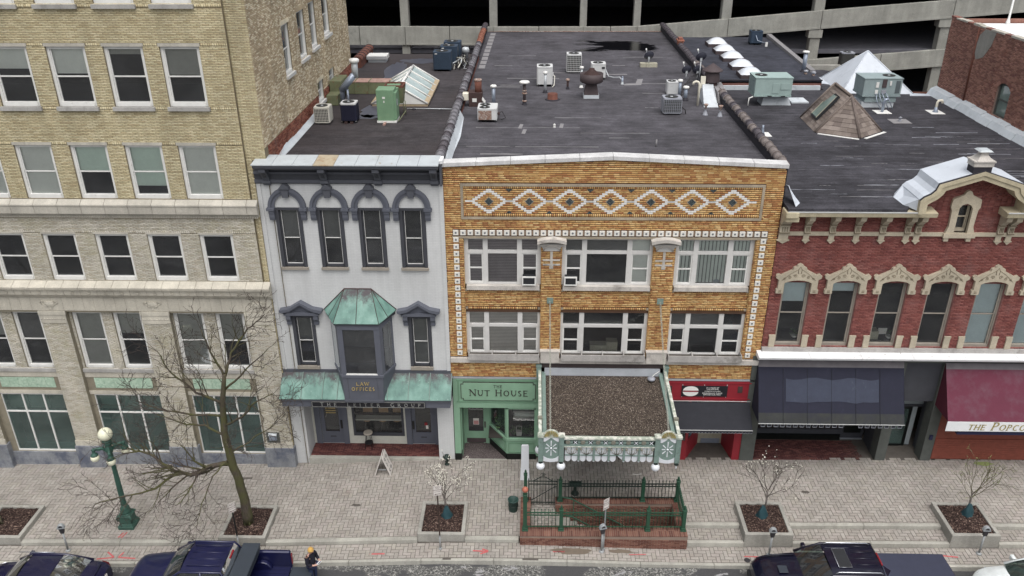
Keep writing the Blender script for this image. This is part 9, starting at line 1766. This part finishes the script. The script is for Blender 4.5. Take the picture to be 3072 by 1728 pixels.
def meter(x,y,label,rot=0):
 z=low(x);t=thing('parking_meter',(x,y,z),label,'parking meter','parking meters',rotz=rot);m=MB();m.cyl((0,0,0),(0,0,.86),.036,n=10);m.lathe((0,0,0),[(.10,0),(.09,.03),(.045,.06)],12);m.build('post','pole_steel',t,local=True)
 m=MB();m.prism([(-.06,-.05,.84),(.06,-.05,.84),(.10,-.06,1.10),(-.10,-.06,1.10)],(0,.11,0));m.build('coin_box','meter_dark',t,local=True,bevel=.012);m=MB();P=[(.125*math.cos(math.pi*k/12),-.07,1.10+.15*math.sin(math.pi*k/12))for k in range(13)];m.prism(P,(0,.13,0));h=m.build('dome','meter_grey',t,local=True,bevel=.01);m=MB();m.prism([(.07*math.cos(math.pi*k/8),-.073,1.13+.08*math.sin(math.pi*k/8))for k in range(9)],(0,.004,0));m.build('display','meter_dark',h,local=True);m=MB();m.box(-.13,.13,-.075,.065,1.08,1.11);m.build('collar','meter_grey',t,local=True)
meter(2.53,-4.98,'grey parking meter against the front of the brick stair wall',.3);meter(8.44,-5.02,'parking meter in front of the planter by the dark pickup');meter(15.8,-4.90,'parking meter in front of the far right weathered planter');meter(-16.85,-4.91,'parking meter behind the dark sedan at lower left',.2)
m=MB();m.prism([(4.02,-1.0,g(4)+.02),(4.2,-1.05,g(4)+.03),(4.4,-.98,g(4)+.02),(4.38,-.94,g(4)+.02),(4.2,-.99,g(4)+.02),(4.05,-.95,g(4)+.02)],(0,0,.01));solo('paper_scrap',m,'paper',(4.2,-1,g(4)),'curled white scrap of paper on the pavers under the canopy','litter')
m=MB();m.prism([(-7.02,-6.62,road(-7)+.01),(-6.9,-6.6,road(-7)+.01),(-6.86,-6.52,road(-7)+.01),(-6.98,-6.54,road(-7)+.01)],(0,0,.01));solo('paper_scrap',m,'paper',(-6.95,-6.57,road(-7)),'small white scrap on the asphalt beside the person','litter')
for i,x in enumerate((7.62,7.98)):m=MB();zz=low(x)+.004;m.lathe((x,-5.28,zz),[(.11,0),(.11,.006),(.09,.008),(.02,.008)],14);solo('valve_cover',m,'meter_dark',(x,-5.28,zz),'%s small round valve cover in the pavers near the dark pickup'%('left' if i==0 else 'right'),'cover','valve covers')
# ------------------------------------------------------------------ vehicles (noses point to -X) and the person
def shell_loft(t,nm,mat,st,n=34):
 """st rows: x, half width, bottom z, shoulder z, crown above shoulder"""
 A=np.array(st,float);xs=np.linspace(A[0,0],A[-1,0],n);C=[np.interp(xs,A[:,0],A[:,k])for k in range(1,5)]
 for k in range(4):
  s=C[k].copy();s[1:-1]=(C[k][:-2]+2*C[k][1:-1]+C[k][2:])/4;C[k]=s
 V=[];P=15
 for i,x in enumerate(xs):
  w,zb,zt,c=(C[k][i]for k in range(4));h=zt-zb
  half=[(-w*.90,zb),(-w*.99,zb+h*.12),(-w,zb+h*.45),(-w*.985,zb+h*.78),(-w*.95,zb+h*.92),(-w*.86,zt),(-w*.5,zt+c*.7)]
  V+=[(x,y,z)for y,z in half]+[(x,0,zt+c)]+[(x,-y,z)for y,z in reversed(half)]
 m=MB();m.add(V,[(i*P+j,(i+1)*P+j,(i+1)*P+j+1,i*P+j+1)for i in range(n-1)for j in range(P-1)],True);m.poly([V[j]for j in reversed(range(P))]);m.poly([V[(n-1)*P+j]for j in range(P)])
 return m.build(nm,mat,t,local=True)
def wheels(t,xs,w,r):
 for x in xs:
  for s in(-1,1):
   m=MB();m.lathe((x,s*(w-.10),r),[(r*.62,-.11),(r*.93,-.11),(r,-.07),(r,.07),(r*.93,.11),(r*.62,.11)],22,'y');ty=m.build('wheel','tyre',t,local=True);m=MB();m.lathe((x,s*(w-.02),r),[(.02,-.03),(r*.6,-.03),(r*.62,.03),(r*.5,.0),(.02,.02)],16,'y');m.build('rim','alloy',ty,local=True)
def cabin(t,X,zb,zr,wb,wr,paint,rear=True,mid=.5,sun=None):
 x0,x1,x2,x3=X;q=lambda x,y,z:(x,y,z);G=lambda pts,nm,mt='auto_glass':(lambda m:(m.poly(pts),m.build(nm,mt,t,local=True)))(MB())
 m=MB();nx,ny=8,8;V=[]
 for i in range(nx+1):
  for j in range(ny+1):u,v=i/nx,-1+2*j/ny;V.append((x1+(x2-x1)*u,v*wr*(1-.03*abs(2*u-1)**3),zr+.05*(1-v*v)*(.6+.4*math.sin(math.pi*u))-.03*abs(v)**4))
 m.add(V,[(i*(ny+1)+j,(i+1)*(ny+1)+j,(i+1)*(ny+1)+j+1,i*(ny+1)+j+1)for i in range(nx)for j in range(ny)],True);roof=m.build('roof',paint,t,local=True)
 def sheetg(nm,xa,za,wa,xb,zb_,wb_):
  m=MB();V=[]
  for i in range(5):
   for j in range(9):u,v=i/4,-1+2*j/8;V.append((xa+(xb-xa)*u+(-.10 if xb>xa else .06)*(1-v*v)*(1-u*.5),v*(wa+(wb_-wa)*u)*.95,za+(zb_-za)*u+.03*math.sin(math.pi*u)+.04*u*(1-v*v)))
  m.add(V,[(i*9+j,(i+1)*9+j,(i+1)*9+j+1,i*9+j+1)for i in range(4)for j in range(8)],True);return m.build(nm,'auto_glass',t,local=True)
 sheetg('windshield',x0,zb,wb,x1,zr,wr);sheetg('rear_window',x3,zb+.02,wb,x2,zr,wr)
 xm=x1+(x2-x1)*mid
 for s in(-1,1):
  for a,b,c,d in((x0+.12,x1+.04,xm-.04,xm-.05),(xm+.05,xm+.04,x2-.05,x3-.18)):G([(a,s*wb*.99,zb+.02),(b,s*wr*1.0,zr-.05),(c,s*wr,zr-.05),(d,s*wb*.99,zb+.02)],'side_window')
  m=MB();m.tube([(x0,s*wb,zb),(x1,s*wr,zr-.01),(x2,s*wr,zr-.01),(x3,s*wb,zb)],[.05,.042,.042,.06],6);m.tube([(xm,s*wr,zr-.02),(xm,s*wb,zb)],.045,6);m.build('pillar',paint,t,local=True)
  m=MB();m.box(x0+.28,x0+.42,min(s*(wb+.05),s*(wb+.26)),max(s*(wb+.05),s*(wb+.26)),zb-.02,zb+.17);m.build('mirror',paint,t,local=True,bevel=.03)
 m=MB();m.box(x0+.05,x3-.05,-wb*.93,wb*.93,zb-.35,zb-.25);m.box(x0+.1,x0+.42,-wb*.9,wb*.9,zb-.25,zb-.03);m.build('dashboard','seat_dark',t,local=True)
 for y in(-.36,.36):m=MB();m.box(x1+.25,x1+.75,y-.22,y+.22,zb-.25,zb-.08);m.box(x1+.68,x1+.84,y-.22,y+.22,zb-.1,zb+.32);m.build('seat','seat_dark',t,local=True,bevel=.04)
 if sun:
  a,b,w=sun;m=MB();m.box(a,b,-w,w,zr+.035,zr+.062);m.build('sunroof','black_plastic',roof,local=True,bevel=.01)
  m=MB();m.tube([(a,-w,zr+.06),(b,-w,zr+.06),(b,w,zr+.06),(a,w,zr+.06),(a,-w,zr+.06)],.008,4);m.build('sunroof_seal','chrome',roof,local=True)
 return roof
def ribs(t,mat,ys,x0,x1,z):
 for y in ys:m=MB();m.tube([(x0,y,z),(x1,y,z)],.013,5);m.build('rib',mat,t,local=True)
t=thing('pickup_truck',(-10.85,-6.90,-.36),'dark blue pickup with tool box and lowered tailgate at the curb','pickup truck','vehicles parked along the curb');W_=.90
shell_loft(t,'body','truck_blue',[(-2.66,.70,.45,.95,.06),(-2.56,.80,.32,1.10,.10),(-2.35,.87,.28,1.20,.10),(-1.4,.90,.26,1.32,.09),(-1.0,.90,.26,1.36,.05),(.98,.90,.26,1.36,.02),(1.0,.90,.26,1.36,.02)])
cabin(t,(-1.28,-.55,.80,1.0),1.34,1.86,.84,.70,'truck_blue');ribs(t,'truck_blue',(-.45,-.15,.15,.45),-.4,.7,1.905)
m=MB();m.box(.98,1.04,-.86,.86,.5,1.40);m.build('cab_back','truck_blue',t,local=True);m=MB();m.box(.84,.90,.0,.36,1.78,1.84);m.build('brake_light','tail_red',t,local=True)
for s in(-1,1):m=MB();m.box(1.0,2.62,min(s*.90,s*.76),max(s*.90,s*.76),.35,1.38);m.build('bed_side','truck_blue',t,local=True,bevel=.04);m=MB();m.prism([(1.62+.34*math.cos(math.pi*k/10),s*.76,.70+.34*math.sin(math.pi*k/10))for k in range(11)],(0,-s*.16,0));m.build('wheel_housing','truck_blue',t,local=True,bevel=.03);m=MB();m.box(2.58,2.64,min(s*.91,s*.80),max(s*.91,s*.80),.8,1.2);m.build('tail_light','tail_red',t,local=True);m=MB();m.lathe((-2.57,s*.66,.82),[(.02,-.05),(.12,-.04),(.13,.05)],12,'x');m.build('headlight','chrome',t,local=True)
m=MB();m.box(1.0,2.60,-.76,.76,.60,.70);fl_=m.build('bed_floor','truck_blue',t,local=True)
for k in range(9):y=-.64+k*.16;m=MB();m.box(1.02,2.60,y-.035,y+.035,.70,.72);m.build('floor_rib','truck_blue',fl_,local=True)
m=MB();m.box(2.62,3.36,-.78,.78,.62,.70);tg=m.build('tailgate','toolbox',t,local=True,bevel=.02);m=MB();m.lathe((3.0,-.1,.70),[(.10,0),(.09,.02),(.01,.025)],12);m.build('emblem','chrome',tg,local=True);m=MB();m.box(2.55,2.72,-.88,.88,.40,.58);m.build('bumper','chrome',t,local=True,bevel=.03)
m=MB();m.box(-2.70,-2.5,-.80,.80,.35,.58);m.build('bumper','chrome',t,local=True,bevel=.04);m=MB();m.box(-2.68,-2.6,-.5,.5,.65,.95);m.build('grille','black_plastic',t,local=True)
wheels(t,(-1.75,1.62),.90,.36);m=MB();m.box(.02,.03,-.9,.9,.4,.41)
tb=thing('tool_box',(-9.55,-6.90,.9),'dark grey tool box lying across the blue pickup bed','tool box');m=MB();m.box(-9.84,-9.28,-7.82,-5.98,.95,1.22);m.build('chest','toolbox',tb,bevel=.02);m=MB();m.box(-9.86,-9.26,-7.84,-5.96,1.19,1.25);m.build('lid','toolbox',tb,bevel=.02)
t=thing('pickup_truck',(10.6,-6.88,-.02),'black pickup with sunroof and flat bed cover by the right planters','pickup truck','vehicles parked along the curb')
shell_loft(t,'body','truck_black',[(-3.18,.70,.45,.98,.06),(-3.08,.80,.32,1.12,.10),(-2.8,.88,.28,1.22,.10),(-1.9,.92,.26,1.32,.10),(-1.5,.92,.26,1.34,.05),(.9,.92,.26,1.34,.02),(3.1,.92,.26,1.30,.02),(3.22,.88,.32,1.26,.02),(3.28,.80,.40,1.20,.01)],44)
cabin(t,(-1.75,-.98,.66,.92),1.33,1.82,.86,.72,'truck_black',sun=(-.72,-.30,.42));ribs(t,'truck_black',(-.55,-.28,0.0,.28,.55),-.1,.55,1.865)
for y in(-.66,.66):m=MB();m.tube([(-.9,y,1.84),(-.8,y,1.90),(.5,y,1.90),(.6,y,1.84)],.02,6);m.build('roof_rail','chrome',t,local=True)
m=MB();m.box(.98,3.18,-.80,.80,1.325,1.355);m.build('bed_cover','tonneau',t,local=True,bevel=.05);m=MB();m.box(.70,.76,-.2,.34,1.74,1.80);m.build('brake_light','tail_red',t,local=True)
m=MB();m.box(-2.5,-2.2,-.22,.10,1.40,1.425);m.build('hood_scoop','toolbox',t,local=True,bevel=.02)
for s in(-1,1):m=MB();m.tube([(-3.05,s*.62,1.22),(-2.4,s*.66,1.36),(-1.8,s*.62,1.40)],.02,5);m.build('hood_crease','truck_black',t,local=True);m=MB();m.lathe((-3.07,s*.66,.88),[(.02,-.05),(.13,-.04),(.14,.05)],12,'x');m.build('headlight','chrome',t,local=True);m=MB();m.box(3.14,3.24,min(s*.9,s*.78),max(s*.9,s*.78),.8,1.18);m.build('tail_light','tail_red',t,local=True)
m=MB();m.box(-3.22,-3.0,-.78,.78,.35,.6);m.build('bumper','black_plastic',t,local=True,bevel=.04);wheels(t,(-2.2,1.9),.92,.36)
def sedan(loc,label,paint,L=4.25,W=.86,lights='tail_red'):
 t=thing('sedan',loc,label,'car','vehicles parked along the curb');h=L/2
 shell_loft(t,'body',paint,[(-h,.60,.38,.62,.04),(-h+.12,.74,.26,.74,.07),(-h+.5,.83,.22,.84,.08),(-h+1.25,W,.2,.92,.08),(-h+1.6,W,.2,.95,.03),(h-1.1,W,.2,.99,.03),(h-.7,W*.99,.2,1.0,.05),(h-.15,W*.92,.28,.97,.05),(h,W*.80,.40,.86,.03)],40)
 cabin(t,(-h+1.05,-h+1.72,h-1.45,h-.62),.95,1.37,W*.93,W*.73,paint)
 for s in(-1,1):
  m=MB();m.prism([(h-.10,s*.78,.70),(h-.36,s*.865,.72),(h-.38,s*.86,.88),(h-.12,s*.76,.90)],(.03,0,0));m.build('tail_light',lights,t,local=True);m=MB();m.prism([(-h+.10,s*.60,.62),(-h+.42,s*.80,.68),(-h+.5,s*.80,.78),(-h+.14,s*.58,.74)],(-.02,0,.01));m.build('headlight','chrome',t,local=True)
  m=MB();m.tube([(-h+.7,s*(W+.005),.55),(h-.6,s*(W+.005),.6)],.012,4);m.build('side_strip',paint,t,local=True)
 m=MB();m.box(h-.02,h+.02,-.34,.34,.66,.80);m.build('licence_plate','sign_white',t,local=True);m=MB();m.tube([(h-.24,-.55,1.03),(h-.2,0,1.05),(h-.24,.55,1.03)],.02,5);m.build('trunk_lip',paint,t,local=True);wheels(t,(-h+.82,h-.85),W,.30);return t
t=sedan((-16.65,-6.92,-.45),'dark navy sedan at the lower left corner of the street','car_navy')
m=MB();m.tube([(-.95,.70,1.36),(.3,.70,1.37)],.015,5);m.build('roof_trim','chrome',t,local=True)
sedan((16.95,-6.92,.05),'white car cut off at the lower right corner','car_white')
# ---- person: one skinned figure, clothing as children
px,py,pz=-7.50,-6.22,-.22
pt=thing('person',(px,py,pz),'person in orange beanie and dark jacket looking at a phone by the tailgate','person',rotz=-.45)
def skin_fig(nm,mat,J,E,par,sub=2):
 me=bpy.data.meshes.new(nm);me.from_pydata([j[0]for j in J],E,[]);o=bpy.data.objects.new(nm,me);COL.objects.link(o);o.parent=par;me.materials.append(M(mat))
 md=o.modifiers.new('skin','SKIN');md.use_smooth_shade=True;sb=o.modifiers.new('sub','SUBSURF');sb.levels=1;sb.render_levels=sub
 for v,j in zip(me.skin_vertices[0].data,J):v.radius=j[1];v.use_root=(j is J[0])
 return o
H_=1.53
hip,kn,an=.78,.42,.06
J=[((0,0,.80),(.115,.13)),((.0,0,.98),(.10,.125)),((.0,0,1.14),(.105,.15)),((-.005,0,1.24),(.07,.11)),((.01,0,1.30),(.05,.05)),((.035,0,1.36),(.075,.07)),((.05,0,1.44),(.085,.075)),((.045,0,1.49),(.06,.055)),((0,.09,.74),(.085,.085)),((.02,.10,kn),(.055,.055)),((-.01,.10,an+.02),(.036,.036)),((.12,.11,.03),(.035,.028)),((0,-.09,.74),(.085,.085)),((.02,-.10,kn),(.055,.055)),((-.02,-.11,an+.02),(.036,.036)),((.11,-.12,.03),(.035,.028)),((-.005,.19,1.20),(.055,.055)),((.02,.24,.98),(.042,.042)),((.22,.15,.93),(.030,.030)),((.27,.12,.945),(.034,.022)),((-.005,-.19,1.20),(.055,.055)),((.02,-.24,.97),(.042,.042)),((.21,-.13,.92),(.030,.030)),((.26,-.09,.94),(.034,.022))]
E_b=[(0,1),(1,2),(2,3),(3,4),(4,5),(5,6),(6,7),(0,8),(8,9),(9,10),(10,11),(0,12),(12,13),(13,14),(14,15),(3,16),(16,17),(17,18),(18,19),(3,20),(20,21),(21,22),(22,23)]
n0=len(J)
for s,w_ in((1,19),(-1,23)):
 wx,wy,wz=J[w_][0]
 for k,(dy,L_f)in enumerate(((.024,.050),(.009,.058),(-.006,.055),(-.020,.044))):
  a=len(J);J.append(((wx+.028,wy+dy,wz),(.0085,.0085)));J.append(((wx+.028+L_f*.6,wy+dy-s*.01,wz+.008),(.008,.008)));J.append(((wx+.028+L_f*.75,wy+dy-s*.03,wz+.028),(.0075,.0075)));E_b+=[(w_,a),(a,a+1),(a+1,a+2)]
 a=len(J);J.append(((wx+.0,wy-s*.030,wz+.015),(.010,.010)));J.append(((wx+.03,wy-s*.045,wz+.035),(.009,.009)));E_b+=[(w_,a),(a,a+1)]
body=skin_fig('body','skin',J,E_b,pt)
G_=.022
skin_fig('jacket','jacket',[((0,0,.76),(.145,.16)),((0,0,.95),(.135,.155)),((0,0,1.13),(.135,.175)),((-.005,0,1.25),(.085,.12)),((-.005,.19,1.20),(.080,.080)),((.02,.245,.98),(.066,.066)),((.19,.165,.935),(.048,.048)),((-.005,-.19,1.20),(.080,.080)),((.02,-.245,.97),(.066,.066)),((.18,-.15,.925),(.048,.048)),((-.03,0,1.30),(.075,.085))],[(0,1),(1,2),(2,3),(3,4),(4,5),(5,6),(3,7),(7,8),(8,9),(3,10)],body)
skin_fig('jeans','jeans',[((0,0,.78),(.13,.145)),((0,.09,.70),(.10,.10)),((.02,.10,kn),(.072,.072)),((-.005,.10,.10),(.058,.058)),((0,-.09,.70),(.10,.10)),((.02,-.10,kn),(.072,.072)),((-.015,-.11,.10),(.058,.058))],[(0,1),(1,2),(2,3),(0,4),(4,5),(5,6)],body)
for y,x in((.105,-.0),(-.115,-.01)):skin_fig('shoe','shoe',[((x-.03,y,.045),(.05,.045)),((x+.06,y,.04),(.05,.035)),((x+.13,y,.03),(.045,.03))],[(0,1),(1,2)],body)
m=MB();m.lathe((.035,0,1.425),[(.100,-.02),(.106,.0),(.106,.03),(.098,.035),(.090,.075),(.06,.11),(.01,.122)],18);m.build('beanie','beanie',body,local=True)
m=MB();m.sphere((.132,0,1.405),.018,8,6);m.build('nose','skin',body,local=True);m=MB()
for s in(-1,1):m.sphere((.118,s*.028,1.425),.010,8,6)
m.build('eyes','shoe',body,local=True);m=MB();m.box(.112,.122,-.022,.022,1.362,1.370);m.build('mouth','tail_red',body,local=True)
for s in(-1,1):m=MB();m.sphere((.03,s*.082,1.405),.020,8,6,1.4);m.build('ear','skin',body,local=True)
ca,sa=math.cos(-.45),math.sin(-.45);fx_,fy_,fz_=.305,.015,.97
ph=thing('phone',(px+fx_*ca-fy_*sa,py+fx_*sa+fy_*ca,pz+fz_),'white phone with paper held in both hands of the person','phone',rotz=-.45);m=MB();m.prism([(-.03,-.09,-.01),(.07,-.09,.02),(.07,.09,.02),(-.03,.09,-.01)],(-.004,0,.014));m.build('case','plastic_white',ph,local=True,bevel=.004);m=MB();m.prism([(-.02,-.075,.0065),(.062,-.075,.0325),(.062,.075,.0325),(-.02,.075,.0065)],(0,0,.001));m.build('screen','meter_dark',ph,local=True)
# ------------------------------------------------------------------ survey units to metres
for o in list(SC.objects):
 if o.parent is None and o.type in{'MESH','EMPTY'}:
  o.location=o.location*UNIT;o.scale=o.scale*UNIT
